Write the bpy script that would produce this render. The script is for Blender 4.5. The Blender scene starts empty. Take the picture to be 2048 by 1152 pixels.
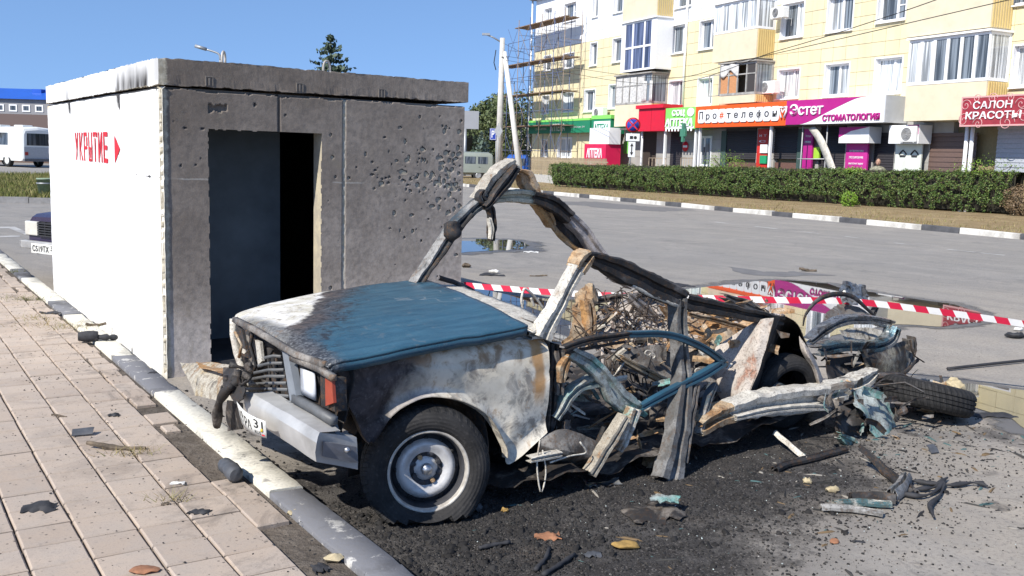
import bpy, math, random
import numpy as np
from mathutils import Vector, Matrix, noise

R = math.radians
random.seed(7)
rng = np.random.default_rng(11)
SC = bpy.context.scene
COL = SC.collection

# ------------------------------------------------------------------ camera, sky, sun, exposure
EYE = np.array([0.0, 0.0, 1.5])
FPX, PITCH, ROLL = 1930.0, R(7.7), R(-1.72)
_f = np.array([0, math.cos(PITCH), -math.sin(PITCH)])
_r = np.array([1.0, 0, 0]); _d = np.cross(_f, _r)
CR = math.cos(ROLL) * _r + math.sin(ROLL) * _d
CD = -math.sin(ROLL) * _r + math.cos(ROLL) * _d
cam_data = bpy.data.cameras.new('camera')
cam_data.sensor_width = 36.0
cam_data.lens = 36.0 * FPX / 2048.0
cam_data.clip_start = 0.05
cam_data.clip_end = 2000.0
cam = bpy.data.objects.new('camera', cam_data)
M = Matrix.Identity(4)
for i in range(3):
    M[i][0] = CR[i]; M[i][1] = -CD[i]; M[i][2] = -_f[i]; M[i][3] = EYE[i]
cam.matrix_world = M
COL.objects.link(cam)
SC.camera = cam

SUN_EL = R(41.0)
SUN_TO = np.array([-0.64 * math.cos(SUN_EL), -0.768 * math.cos(SUN_EL), math.sin(SUN_EL)])
SUN_TO /= np.linalg.norm(SUN_TO)
world = bpy.data.worlds.new('World'); SC.world = world; world.use_nodes = True
wn = world.node_tree.nodes; wl = world.node_tree.links
for q in list(wn): wn.remove(q)
sky = wn.new('ShaderNodeTexSky'); sky.sky_type = 'NISHITA'; sky.sun_disc = False
sky.sun_elevation = SUN_EL
sky.sun_rotation = math.atan2(SUN_TO[0], SUN_TO[1])
sky.air_density = 1.0; sky.dust_density = 0.1; sky.ozone_density = 5.0; sky.altitude = 0
bg = wn.new('ShaderNodeBackground'); bg.inputs['Strength'].default_value = 0.148
wo = wn.new('ShaderNodeOutputWorld')
tcw = wn.new('ShaderNodeTexCoord'); sx = wn.new('ShaderNodeSeparateXYZ'); cx = wn.new('ShaderNodeCombineXYZ')
zz1 = wn.new('ShaderNodeMath'); zz1.operation = 'MULTIPLY_ADD'; zz1.inputs[1].default_value = 0.85; zz1.inputs[2].default_value = 0.24   # clear dry air: keep the pale haze band below the horizon
wl.new(tcw.outputs['Generated'], sx.inputs[0]); wl.new(sx.outputs[0], cx.inputs[0]); wl.new(sx.outputs[1], cx.inputs[1]); wl.new(sx.outputs[2], zz1.inputs[0]); wl.new(zz1.outputs[0], cx.inputs[2]); wl.new(cx.outputs[0], sky.inputs['Vector'])
wl.new(sky.outputs[0], bg.inputs[0]); wl.new(bg.outputs[0], wo.inputs[0])
sun_data = bpy.data.lights.new('sun', 'SUN'); sun_data.energy = 4.6; sun_data.angle = R(0.5)
sun_data.color = (1.0, 0.95, 0.87)
sun = bpy.data.objects.new('sun', sun_data); COL.objects.link(sun)
sun.rotation_euler = Vector(SUN_TO.tolist()).to_track_quat('Z', 'Y').to_euler()
sun.location = (-20, -20, 30)
SC.view_settings.view_transform = 'Standard'; SC.view_settings.look = 'None'
SC.view_settings.exposure = 0.48; SC.view_settings.gamma = 1.0
SC.view_settings.use_curve_mapping = False
SC.cycles.max_bounces = 8

# ------------------------------------------------------------------ placing by measured sight lines
def ray(x, y):
    return _f + CR * (x - 1024) / FPX + CD * (y - 576) / FPX
def G(x, y, z=0.0):
    q = ray(x, y); t = (z - EYE[2]) / q[2]; return np.array([q[0] * t, q[1] * t, z])
def at_depth(x, y, Y):
    q = ray(x, y); return EYE + q * Y / q[1]
# wreck frame: u runs to the tail, v across to the far side, w up
CO = np.array([-0.32, 3.87, 0.0]); CA = R(36.2)
CU = np.array([math.cos(CA), math.sin(CA), 0]); CV = np.array([-math.sin(CA), math.cos(CA), 0])
def toc(P): return np.array([(P - CO) @ CU, (P - CO) @ CV, P[2]])
def S(x, y, v=0.0):
    q = ray(x, y); t = ((CO - EYE) @ CV + v) / (q @ CV); return toc(EYE + q * t)
def FU(x, y, u):
    q = ray(x, y); t = ((CO - EYE) @ CU + u) / (q @ CU); return toc(EYE + q * t)
def ZC(x, y, z): return toc(G(x, y, z))
# facade frame: s along the street front towards us, off out of the wall, z up
FD = R(115.1); FT = -np.array([math.cos(FD), math.sin(FD), 0]); FN = np.array([-math.sin(FD), math.cos(FD), 0])
FQ = np.array([1.01, 62.36, 0.0])
def fac(x, y, off=0.0):
    q = ray(x, y); t = ((FQ - EYE) @ FN + off) / (q @ FN); P = EYE + q * t
    return float((P - FQ) @ FT), float(P[2])
def frect(x0, y0, x1, y1, off=0.0):
    ym = (y0 + y1) / 2; xm = (x0 + x1) / 2
    return fac(x0, ym, off)[0], fac(x1, ym, off)[0], fac(xm, y1, off)[1], fac(xm, y0, off)[1]
# kerb frame
KD = np.array([math.cos(R(124.08)), math.sin(R(124.08)), 0]); KP = np.array([KD[1], -KD[0], 0])
def kw(d, p, z=0.0): return KD * d + KP * p + np.array([0, 0, z])

# ------------------------------------------------------------------ object helpers
def tag(o, label=None, cat=None, group=None, kind=None):
    if label: o['label'] = label
    if cat: o['category'] = cat
    if group: o['group'] = group
    if kind: o['kind'] = kind
    return o
def thing(name, label, cat, loc=(0, 0, 0), rz=0.0, group=None):
    o = bpy.data.objects.new(name, None); o.empty_display_size = 0.2
    o.location = [float(c) for c in loc]; o.rotation_euler = (0, 0, rz); COL.objects.link(o)
    return tag(o, label, cat, group)
def link(name, me, parent=None, loc=None, rot=None, scale=None):
    o = bpy.data.objects.new(name, me); COL.objects.link(o)
    if parent is not None: o.parent = parent
    if loc is not None: o.location = [float(c) for c in loc]
    if rot is not None: o.rotation_euler = rot
    if scale is not None: o.scale = scale
    return o
def copy_tree(o, parent=None):
    c = o.copy(); COL.objects.link(c)
    if parent is not None:
        c.parent = parent
    for ch in list(o.children): copy_tree(ch, c)
    return c

class MB:
    """collects faces; build() links them as one mesh object"""
    def __init__(s): s.v = []; s.f = []; s.m = []; s.sm = []
    def add(s, vs, fs, mi=0, smooth=False):
        b = len(s.v); s.v += [tuple(float(c) for c in p) for p in vs]
        for q in fs: s.f.append([b + i for i in q]); s.m.append(mi); s.sm.append(smooth)
        return s
    def box(s, c, size, rz=0.0, mi=0, R3=None):
        x, y, z = [k / 2 for k in size]; c = np.array(c, float)
        P = np.array([[a * x, b * y, d * z] for d in (-1, 1) for b in (-1, 1) for a in (-1, 1)])
        if R3 is not None: P = P @ np.array(R3).T
        elif rz:
            ca, sa = math.cos(rz), math.sin(rz); P = P @ np.array([[ca, -sa, 0], [sa, ca, 0], [0, 0, 1]]).T
        return s.add(P + c, [(0, 2, 3, 1), (4, 5, 7, 6), (0, 1, 5, 4), (1, 3, 7, 5), (3, 2, 6, 7), (2, 0, 4, 6)], mi)
    def ab(s, a, b, mi=0):
        a = np.array(a, float); b = np.array(b, float); lo = np.minimum(a, b); hi = np.maximum(a, b)
        return s.box((lo + hi) / 2, hi - lo, mi=mi)
    def tube(s, path, r, n=6, mi=0, smooth=True, cap=True, rs=None, flat=1.0):
        path = [np.array(p, float) for p in path]; k = len(path); vs = []; up0 = None
        for i, p in enumerate(path):
            t = path[min(i + 1, k - 1)] - path[max(i - 1, 0)]; t = t / (np.linalg.norm(t) + 1e-9)
            a = np.array([0, 0, 1.0]) if up0 is None else up0
            a = a - t * (a @ t)
            if np.linalg.norm(a) < 1e-3: a = np.array([1.0, 0, 0]) - t * t[0]
            a = a / np.linalg.norm(a); up0 = a; b = np.cross(t, a)
            rr = r if rs is None else rs[i]
            for j in range(n):
                th = 2 * math.pi * j / n + math.pi / n
                vs.append(p + a * math.cos(th) * rr + b * math.sin(th) * rr * flat)
        fs = [(i * n + j, i * n + (j + 1) % n, (i + 1) * n + (j + 1) % n, (i + 1) * n + j) for i in range(k - 1) for j in range(n)]
        if cap: fs += [tuple(range(n - 1, -1, -1)), tuple((k - 1) * n + j for j in range(n))]
        return s.add(vs, fs, mi, smooth)
    def grid(s, P, th=0.0, mi=0, smooth=True, closed=False):
        """P[i][j] points; th = thickness along the local normal"""
        P = np.array(P, float); a, b = P.shape[:2]
        if th:
            du = np.gradient(P, axis=0); dv = np.gradient(P, axis=1); nn = np.cross(du, dv)
            nn /= (np.linalg.norm(nn, axis=2, keepdims=True) + 1e-9)
            Q = P - nn * th
        idx = lambda i, j: i * b + j
        fs = [(idx(i, j), idx(i + 1, j), idx(i + 1, j + 1), idx(i, j + 1)) for i in range(a - 1) for j in range(b - 1)]
        vs = P.reshape(-1, 3)
        if th:
            o = a * b; vs = np.vstack([vs, Q.reshape(-1, 3)])
            fs += [tuple(o + k for k in reversed(q)) for q in fs[:]]
            rim = [idx(i, 0) for i in range(a)] + [idx(a - 1, j) for j in range(1, b)] + [idx(i, b - 1) for i in range(a - 2, -1, -1)] + [idx(0, j) for j in range(b - 2, 0, -1)]
            for k in range(len(rim)):
                p, q = rim[k], rim[(k + 1) % len(rim)]; fs.append((q, p, o + p, o + q))
        return s.add(vs, fs, mi, smooth)
    def lathe(s, prof, n=24, axis_o=(0, 0, 0), A=None, mi=0, smooth=True, close=False):
        """prof: (radius, along); A: 3x3 columns (radial1, radial2, axis)"""
        A = np.eye(3) if A is None else np.array(A); o = np.array(axis_o, float); vs = []
        for r_, h_ in prof:
            for j in range(n):
                th = 2 * math.pi * j / n
                vs.append(o + A @ np.array([r_ * math.cos(th), r_ * math.sin(th), h_]))
        k = len(prof)
        fs = [(i * n + j, i * n + (j + 1) % n, (i + 1) * n + (j + 1) % n, (i + 1) * n + j) for i in range(k - 1 + (1 if close else 0)) for j in range(n)]
        fs = [tuple(q % (k * n) for q in f) for f in fs]
        return s.add(vs, fs, mi, smooth)
    def prism(s, poly, h0, h1, fr=None, mi=0):
        """poly 2D (a,b) extruded h0..h1; fr maps (a,b,h)->xyz"""
        fr = fr or (lambda a, b, h: (a, b, h)); n = len(poly)
        vs = [fr(a, b, h0) for a, b in poly] + [fr(a, b, h1) for a, b in poly]
        fs = [tuple(range(n - 1, -1, -1)), tuple(range(n, 2 * n))] + [(i, (i + 1) % n, n + (i + 1) % n, n + i) for i in range(n)]
        return s.add(vs, fs, mi)
    def mesh(s, name, mats):
        me = bpy.data.meshes.new(name); me.from_pydata(s.v, [], s.f)
        for m in (mats if isinstance(mats, (list, tuple)) else [mats]): me.materials.append(m)
        me.polygons.foreach_set('material_index', s.m); me.polygons.foreach_set('use_smooth', s.sm); me.update()
        return me
    def build(s, name, mats, parent=None, sharp=None, bevel=0.0, origin=None):
        if origin is not None:
            o3 = np.array(origin, float); s.v = [tuple(np.array(p) - o3) for p in s.v]
        me = s.mesh(name, mats)
        if sharp is not None:
            import bmesh
            bm = bmesh.new(); bm.from_mesh(me)
            bmesh.ops.recalc_face_normals(bm, faces=bm.faces)
            for e in bm.edges:
                if len(e.link_faces) == 2 and e.calc_face_angle(0) > sharp: e.smooth = False
            bm.to_mesh(me); bm.free()
        o = link(name, me, parent, origin)
        if bevel:
            b = o.modifiers.new('bevel', 'BEVEL'); b.width = bevel; b.segments = 2; b.limit_method = 'ANGLE'; b.angle_limit = R(40)
        return o

def np_mesh(name, V, F, mat, parent=None, mi=None, smooth=False):
    """fast mesh from arrays, F has constant width"""
    V = np.asarray(V, np.float32); F = np.asarray(F, np.int32); me = bpy.data.meshes.new(name); w = F.shape[1]
    me.vertices.add(len(V)); me.vertices.foreach_set('co', V.ravel())
    me.loops.add(F.size); me.loops.foreach_set('vertex_index', F.ravel())
    me.polygons.add(len(F)); me.polygons.foreach_set('loop_start', np.arange(0, F.size, w, dtype=np.int32))
    for m in (mat if isinstance(mat, (list, tuple)) else [mat]): me.materials.append(m)
    if mi is not None: me.polygons.foreach_set('material_index', np.asarray(mi, np.int32))
    if smooth: me.polygons.foreach_set('use_smooth', np.ones(len(F), bool))
    me.update(calc_edges=True); me.validate()
    return link(name, me, parent)

def catmull(pts, n):
    """n samples through the points of a polyline"""
    p = np.array(pts, float); k = len(p)
    if k == 2: return p[0] + (p[1] - p[0]) * np.linspace(0, 1, n)[:, None]
    q = np.vstack([2 * p[0] - p[1], p, 2 * p[-1] - p[-2]]); out = []
    for t in np.linspace(0, k - 1 - 1e-6, n):
        i = int(t); f = t - i; a, b, c, d = q[i], q[i + 1], q[i + 2], q[i + 3]
        out.append(0.5 * (2 * b + (c - a) * f + (2 * a - 5 * b + 4 * c - d) * f * f + (3 * b - a - 3 * c + d) * f ** 3))
    return np.array(out)
def patch(ctrl, na, nb):
    """smooth patch through a grid of control points"""
    rows = [catmull(r_, nb) for r_ in ctrl]
    cols = [catmull([rows[i][j] for i in range(len(rows))], na) for j in range(nb)]
    return np.array(cols).transpose(1, 0, 2)
def crumple(P, amp, freq, seed=0):
    P = np.array(P, float); s = seed * 7.31
    for idx in np.ndindex(P.shape[:-1]):
        x, y, z = P[idx]
        nv = noise.noise_vector(Vector((x * freq + s, y * freq - s, z * freq + s * .5)))
        n2 = noise.noise_vector(Vector((x * freq * 2.7 - s, y * freq * 2.7 + s, z * freq * 2.7)))
        P[idx] += amp * (np.array(nv) + 0.45 * np.array(n2))
    return P

# ------------------------------------------------------------------ materials
class NT:
    def __init__(s, name):
        s.m = bpy.data.materials.new(name); s.m.use_nodes = True; s.t = s.m.node_tree
        for q in list(s.t.nodes): s.t.nodes.remove(q)
        s.out = s.t.nodes.new('ShaderNodeOutputMaterial'); s.b = s.t.nodes.new('ShaderNodeBsdfPrincipled')
        s.t.links.new(s.b.outputs[0], s.out.inputs[0]); s._pos = None; s._obj = None
    def set(s, inp, val):
        if hasattr(val, 'is_output') or isinstance(val, bpy.types.NodeSocket): s.t.links.new(val, inp)
        elif isinstance(val, (tuple, list)) and len(val) == 3 and inp.type == 'RGBA': inp.default_value = (*val, 1)
        else: inp.default_value = val
    def node(s, typ, ins=None, **kw):
        n = s.t.nodes.new(typ)
        for k, v in kw.items(): setattr(n, k, v)
        for k, v in (ins or {}).items(): s.set(n.inputs[k], v)
        return n
    @property
    def pos(s):
        if s._pos is None: s._pos = s.node('ShaderNodeNewGeometry').outputs['Position']
        return s._pos
    @property
    def obj(s):
        if s._obj is None: s._obj = s.node('ShaderNodeTexCoord').outputs['Object']
        return s._obj
    def noise(s, scale, detail=4, rough=.55, vec=None, dist=0.0):
        return s.node('ShaderNodeTexNoise', {'Vector': vec or s.pos, 'Scale': scale, 'Detail': detail, 'Roughness': rough, 'Distortion': dist}).outputs['Fac']
    def vor(s, scale, vec=None, feature='F1', out='Distance', rnd=1.0):
        return s.node('ShaderNodeTexVoronoi', {'Vector': vec or s.pos, 'Scale': scale, 'Randomness': rnd}, feature=feature).outputs[out]
    def ramp(s, fac, stops, interp='LINEAR'):
        n = s.node('ShaderNodeValToRGB', {'Fac': fac}); cr = n.color_ramp; cr.interpolation = interp
        while len(cr.elements) < len(stops): cr.elements.new(.5)
        for e, (p, c) in zip(cr.elements, stops):
            e.position = p; e.color = (c, c, c, 1) if not isinstance(c, (tuple, list)) else (*c, 1)
        return n.outputs['Color']
    def mix(s, f, a, b, blend='MIX'):
        n = s.node('ShaderNodeMix', data_type='RGBA', blend_type=blend)
        s.set(n.inputs[0], f); s.set(n.inputs[6], a); s.set(n.inputs[7], b); return n.outputs[2]
    def math(s, op, a, b=0.0, c=None, clamp=False):
        n = s.node('ShaderNodeMath', operation=op); n.use_clamp = clamp
        s.set(n.inputs[0], a); s.set(n.inputs[1], b)
        if c is not None: s.set(n.inputs[2], c)
        return n.outputs[0]
    def sub(s, a, b): return s.math('SUBTRACT', a, b)
    def mul(s, a, b, clamp=False): return s.math('MULTIPLY', a, b, clamp=clamp)
    def add(s, a, b, clamp=False): return s.math('ADD', a, b, clamp=clamp)
    def sstep(s, x, lo, hi):
        n = s.node('ShaderNodeMapRange', {'Value': x, 'From Min': lo, 'From Max': hi}, interpolation_type='SMOOTHSTEP'); return n.outputs[0]
    def lin(s, vec, d, o=0.0):
        n = s.node('ShaderNodeVectorMath', operation='DOT_PRODUCT'); s.set(n.inputs[0], vec); n.inputs[1].default_value = d
        return s.add(n.outputs['Value'], o)
    def sepx(s, vec): return s.node('ShaderNodeSeparateXYZ', {'Vector': vec}).outputs
    def scale(s, vec, sc):
        n = s.node('ShaderNodeVectorMath', operation='MULTIPLY'); s.set(n.inputs[0], vec); n.inputs[1].default_value = sc; return n.outputs[0]
    def rnd(s): return s.node('ShaderNodeObjectInfo').outputs['Random']
    def bump(s, h, strength=.3, dist=.01):
        n = s.node('ShaderNodeBump', {'Height': h, 'Strength': strength, 'Distance': dist}); s.set(s.b.inputs['Normal'], n.outputs[0])
    def done(s, color=None, rough=None, metal=None, spec=None, **kw):
        if color is not None: s.set(s.b.inputs['Base Color'], color)
        if rough is not None: s.set(s.b.inputs['Roughness'], rough)
        if metal is not None: s.set(s.b.inputs['Metallic'], metal)
        if spec is not None: s.set(s.b.inputs['Specular IOR Level'], spec)
        for k, v in kw.items(): s.set(s.b.inputs[k], v)
        return s.m

def plain(name, col, rough=.6, metal=0.0, var=.12, scale=14.0, bump=.15, spec=.4, dirt=0.0):
    t = NT(name); v = t.obj
    n = t.noise(scale, 5, .6, v)
    c = t.mix(t.ramp(n, [(.3, 0), (.7, 1)]), tuple(k * (1 - var) for k in col), tuple(min(1, k * (1 + var)) for k in col))
    if dirt:
        d = t.noise(scale * .35, 6, .7, v); c = t.mix(t.mul(t.ramp(d, [(.45, 0), (.7, 1)]), dirt), c, (.09, .075, .06))
    if bump: t.bump(n, bump, .004)
    return t.done(c, t.ramp(n, [(.2, max(0, rough - .1)), (.8, min(1, rough + .1))]), metal, spec)
MATS = {}
def PM(name, *a, **k):
    if name not in MATS: MATS[name] = plain(name, *a, **k)
    return MATS[name]

# ================================================================== GROUND
def m_asphalt():
    t = NT('asphalt'); p = t.pos
    u = t.lin(p, tuple(CU), -float(CO @ CU)); v = t.lin(p, tuple(CV), -float(CO @ CV))
    n1 = t.noise(1.1, 6, .62); n2 = t.noise(5.5, 6, .7); n3 = t.noise(42, 4, .7); n4 = t.noise(230, 3, .6)
    kr = t.lin(p, tuple(KP), 0.0)
    near = t.sstep(t.lin(p, (0, 1, 0), 0), 9, 15)
    base = t.mix(near, (.44, .38, .305), (.29, .268, .236))
    rd = t.node('ShaderNodeVectorRotate', {'Vector': p, 'Angle': 0.82}, rotation_type='Z_AXIS').outputs[0]
    strk = t.noise(1.0, 5, .65, t.scale(rd, (.14, 2.2, 1)), .4); base = t.mix(t.mul(t.ramp(strk, [(.42, 0), (.66, 1)]), .38), base, (.155, .15, .145))
    base = t.mix(t.mul(t.ramp(t.noise(.9, 6, .7, None, .8), [(.50, 0), (.62, 1)]), .5), base, (.39, .355, .31))
    blot = t.mul(t.ramp(t.noise(.55, 7, .72, None, 1.2), [(.56, 0), (.62, 1)]), t.ramp(n2, [(.3, .3), (.6, 1)])); base = t.mix(t.mul(blot, .55), base, (.125, .12, .118))
    base = t.mix(t.mul(t.ramp(t.noise(.35, 5, .6), [(.35, 0), (.7, 1)]), .45), base, (.25, .24, .23))
    base = t.mix(t.mul(t.ramp(n2, [(.42, 0), (.75, 1)]), .35), base, (.19, .18, .175))
    base = t.mix(t.mul(t.ramp(n3, [(.50, 0), (.66, 1)]), .6), base, (.15, .142, .132))
    base = t.mix(t.mul(t.ramp(n4, [(.52, 0), (.68, 1)]), .5), base, (.46, .43, .39)); base = t.mix(t.mul(t.ramp(t.vor(17), [(.05, 1), (.09, 0)]), t.ramp(n2, [(.5, 0), (.6, 1)])), base, (.06, .057, .054))
    # cracks and old joints
    cr = t.node('ShaderNodeTexVoronoi', {'Vector': t.node('ShaderNodeVectorMath', {0: p, 1: t.node('ShaderNodeTexNoise', {'Vector': p, 'Scale': 1.3}).outputs['Color']}, operation='ADD').outputs[0], 'Scale': .33}, feature='DISTANCE_TO_EDGE').outputs['Distance']
    base = t.mix(t.mul(t.mul(t.ramp(cr, [(0, 1), (.005, 0)]), t.ramp(t.noise(.5, 3, .5), [(.5, 0), (.6, 1)])), .4), base, (.1, .098, .095))
    # soot from the fire: an irregular stain round the wreck
    vv = t.math('SUBTRACT', v, t.mul(t.math('MINIMUM', t.math('SUBTRACT', u, 1.1), 0.0), .55))
    e1 = t.add(t.math('POWER', t.mul(t.math('SUBTRACT', u, 1.0), 1 / 2.05), 2.0), t.math('POWER', t.mul(t.math('SUBTRACT', vv, .42), 1 / 1.42), 2.0))
    d = t.add(e1, t.mul(t.sub(n1, .5), 2.1)); d = t.add(d, t.mul(t.sub(n2, .5), 1.3)); d = t.add(d, t.mul(t.sub(n3, .5), .9))
    soot = t.ramp(d, [(.0, 1), (.62, .96), (.98, .6), (1.0, .3)])
    soot = t.mul(soot, t.sub(1, t.sstep(d, 1.05, 1.75)))
    patch2 = t.mul(t.ramp(t.noise(2.3, 5, .6), [(.56, 0), (.66, 1)]), t.sub(1, t.sstep(e1, 1.5, 4.2)))
    soot = t.math('MAXIMUM', soot, t.mul(patch2, .72))
    edge = t.sstep(t.lin(p, tuple(KP), 0), 1.62, 1.46)
    soot = t.math('MAXIMUM', soot, t.mul(t.mul(edge, t.sub(1, t.sstep(t.lin(p, tuple(KD), 0), 5.6, 6.4))), .9))
    grain = t.mix(t.ramp(t.vor(150, out='Color'), [(.72, 0), (.9, 1)]), (.026, .023, .021), (.20, .18, .165))
    grain = t.mix(t.ramp(n2, [(.4, 0), (.62, 1)]), grain, t.mix(t.ramp(n4, [(.45, 0), (.65, 1)]), (.024, .022, .021), (.10, .092, .088)))
    grain = t.mix(t.mul(t.ramp(t.noise(2.2, 3, .5), [(.58, 0), (.7, 1)]), .35), grain, (.11, .085, .065))
    grain = t.mix(t.mul(t.ramp(t.noise(1.5, 6, .7, None, .6), [(.48, 0), (.66, 1)]), .55), grain, t.mix(t.ramp(n4, [(.4, 0), (.62, 1)]), (.07, .064, .06), (.19, .175, .16)))
    col = t.mix(soot, base, grain)
    t.bump(t.add(t.mul(n3, .8), t.add(n4, t.mul(soot, t.add(t.mul(n2, 2.0), t.mul(t.noise(90, 3, .7), 1.2))))), .8, .008)
    return t.done(col, t.ramp(n3, [(.3, .78), (.7, .95)]), spec=.35)
ASPH = m_asphalt()
gm = MB()
xs = [-600, -120, -40, -12, -4, 0, 4, 8, 14, 30, 120, 600]; ys = [-60, 0, 2, 5, 9, 16, 30, 60, 120, 300, 900]
gm.grid([[(x, y, 0) for x in xs] for y in ys][::-1], 0, smooth=False)
tag(gm.build('asphalt_ground', ASPH), kind='structure')

o_pts = {}
def sheet_px(name, px, z, mat, kind='structure', jit=0.0, sub=6, label=None, cat=None):
    P = [G(x, y, 0) for x, y in px]; n = len(P); pts = []
    for i in range(n):
        a, b = P[i], P[(i + 1) % n]
        for k in range(sub):
            q = a + (b - a) * k / sub
            if jit:
                w = jit * (q[1] / 10.0)
                q = q + (np.array(noise.noise_vector(Vector((q[0] * 2.2, q[1] * 1.1, z * 900)))) + .6 * np.array(noise.noise_vector(Vector((q[0] * 6.5, q[1] * 4.1, z * 700))))) * w * np.array([1, 1.5, 0])
            pts.append((q[0], q[1], z))
    m = MB(); m.add(pts, [tuple(range(len(pts)))]); o = m.build(name, mat); tag(o, label, cat, kind=kind); o_pts[name] = pts; return o
def rim_px(name, pts, grow, z, mat):
    """damp margin: a strip round an outline that fades out through its 'edge' attribute"""
    n = len(pts); V = []; E = []; ar = sum(pts[i][0] * pts[(i + 1) % n][1] - pts[(i + 1) % n][0] * pts[i][1] for i in range(n)); sg = 1 if ar > 0 else -1
    for k in range(5):
        for i in range(n):
            a, b = np.array(pts[(i - 3) % n][:2]), np.array(pts[(i + 3) % n][:2]); t = b - a; t = t / (np.linalg.norm(t) + 1e-9); nn = np.array([t[1], -t[0]]) * sg
            g = grow * (.65 + .9 * abs(noise.noise(Vector((pts[i][0] * .8, pts[i][1] * .8, 2))))) * (pts[i][1] / 10.0); q = np.array(pts[i][:2]) + nn * g * (k - 1) / 3.0
            V.append((q[0], q[1], z + k * .0002)); E.append(1 - max(0, k - 1) / 3.0)
    F = [(k * n + i, k * n + (i + 1) % n, (k + 1) * n + (i + 1) % n, (k + 1) * n + i) for k in range(4) for i in range(n)]
    m = MB(); m.add(V, F); o = m.build(name, mat); at = o.data.attributes.new('edge', 'FLOAT', 'POINT'); at.data.foreach_set('value', E); return tag(o, kind='structure')

def m_wet():
    t = NT('wet_asphalt'); n = t.noise(30, 4, .6); n2 = t.noise(2.5, 5, .6)
    c = t.mix(t.ramp(n2, [(.35, 0), (.65, 1)]), (.075, .072, .07), (.15, .145, .14))
    t.bump(n, .35, .004)
    m_ = t.done(c, t.ramp(n2, [(.4, .35), (.6, .7)]), spec=.45)
    e = t.node('ShaderNodeAttribute', attribute_name='edge').outputs['Fac']; al = t.sstep(t.add(e, t.mul(t.sub(t.noise(3.5, 6, .7), .5), 1.3)), .30, .75)
    tr = t.node('ShaderNodeBsdfTransparent').outputs[0]; mx = t.node('ShaderNodeMixShader', {0: al}); t.t.links.new(tr, mx.inputs[1]); t.t.links.new(t.b.outputs[0], mx.inputs[2]); t.t.links.new(mx.outputs[0], t.out.inputs[0]); return m_
def m_water():
    t = NT('puddle_water')
    n = t.noise(3.0, 2, .5); t.bump(n, .012, .004)
    t.b.inputs['IOR'].default_value = 1.45
    return t.done(t.mix(t.ramp(t.noise(6, 5, .6), [(.4, 0), (.6, 1)]), (.035, .032, .028), (.06, .052, .04)), .012, spec=.9)
WET, WATER = m_wet(), m_water()
PUD = [
    ([(905, 470), (990, 462), (1050, 464), (1110, 474), (1160, 487), (1110, 497), (1050, 503), (985, 508), (905, 510)],
     [(905, 480), (965, 478), (1010, 479), (1040, 484), (1056, 492), (1040, 499), (985, 503), (905, 506)]),
    ([(860, 552), (950, 566), (1040, 583), (1130, 590), (1260, 586), (1400, 568), (1500, 557), (1570, 555), (1640, 556), (1700, 567), (1770, 578), (1870, 592), (1960, 616), (2000, 642), (1920, 664), (1800, 668), (1700, 690), (1500, 720), (1200, 720), (1000, 700), (860, 640)],
     [(860, 562), (950, 577), (1040, 594), (1130, 602), (1260, 596), (1400, 576), (1500, 567), (1550, 561), (1600, 563), (1650, 568), (1690, 579), (1745, 586), (1830, 598), (1895, 607), (1960, 627), (1975, 640), (1940, 649), (1890, 652), (1800, 652), (1740, 660), (1600, 690), (1400, 700), (1150, 690), (1000, 670), (880, 620)]),
    ([(1840, 745), (1930, 752), (2060, 768), (2400, 800), (2400, 960), (2060, 880), (1990, 860), (1900, 835), (1850, 800)],
     [(1850, 762), (1928, 769), (2048, 782), (2400, 820), (2400, 940), (2060, 862), (2027, 838), (1948, 815), (1870, 798)]),
]
for i, (w, p_) in enumerate(PUD):
    sheet_px('puddle', p_, .008, WATER, jit=.07, sub=12)
    rim_px('damp_asphalt', o_pts['puddle'], .42 if i != 1 else .34, .0045, WET)

# faded dashed lane line and a tar patch on the road
PAINT = PM('faded_road_paint', (.46, .45, .43), .8, var=.25, scale=3, bump=0, dirt=.9)
for a, b in (((1600, 463), (1640, 468)), ((1690, 473), (1735, 479)), ((1790, 486), (1840, 492)), ((1895, 499), (1950, 505)), ((1960, 506), (2010, 511)), ((1430, 444), (1470, 449)), ((1510, 453), (1555, 458))):
    A, B = G(*a), G(*b); n_ = np.array([-(B - A)[1], (B - A)[0], 0]); n_ = n_ / np.linalg.norm(n_) * .05
    m = MB(); m.add([P + np.array([0, 0, .004]) for P in (A - n_, B - n_, B + n_, A + n_)], [(0, 1, 2, 3)]); tag(m.build('lane_marking', PAINT), kind='structure')
TAR = PM('tar_patch', (.155, .15, .147), .8, var=.2, scale=5, bump=.3)
for p_ in ([(1105, 402), (1190, 404), (1270, 410), (1390, 420), (1330, 424), (1210, 416), (1120, 409)], [(1470, 536), (1560, 545), (1660, 552), (1600, 556), (1500, 548)]):
    sheet_px('tar_patch', p_, .003, TAR, jit=.15)
PARKL = PM('parking_paint', (.5, .49, .47), .8, var=.2, scale=3, bump=0, dirt=.7)
for q in ([(0, 454), (30, 454), (60, 467), (110, 467), (110, 470), (50, 470), (18, 457), (0, 457)], [(0, 472), (40, 471), (40, 474), (0, 475)]):
    sheet_px('parking_line', q, .004, PARKL)

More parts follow.
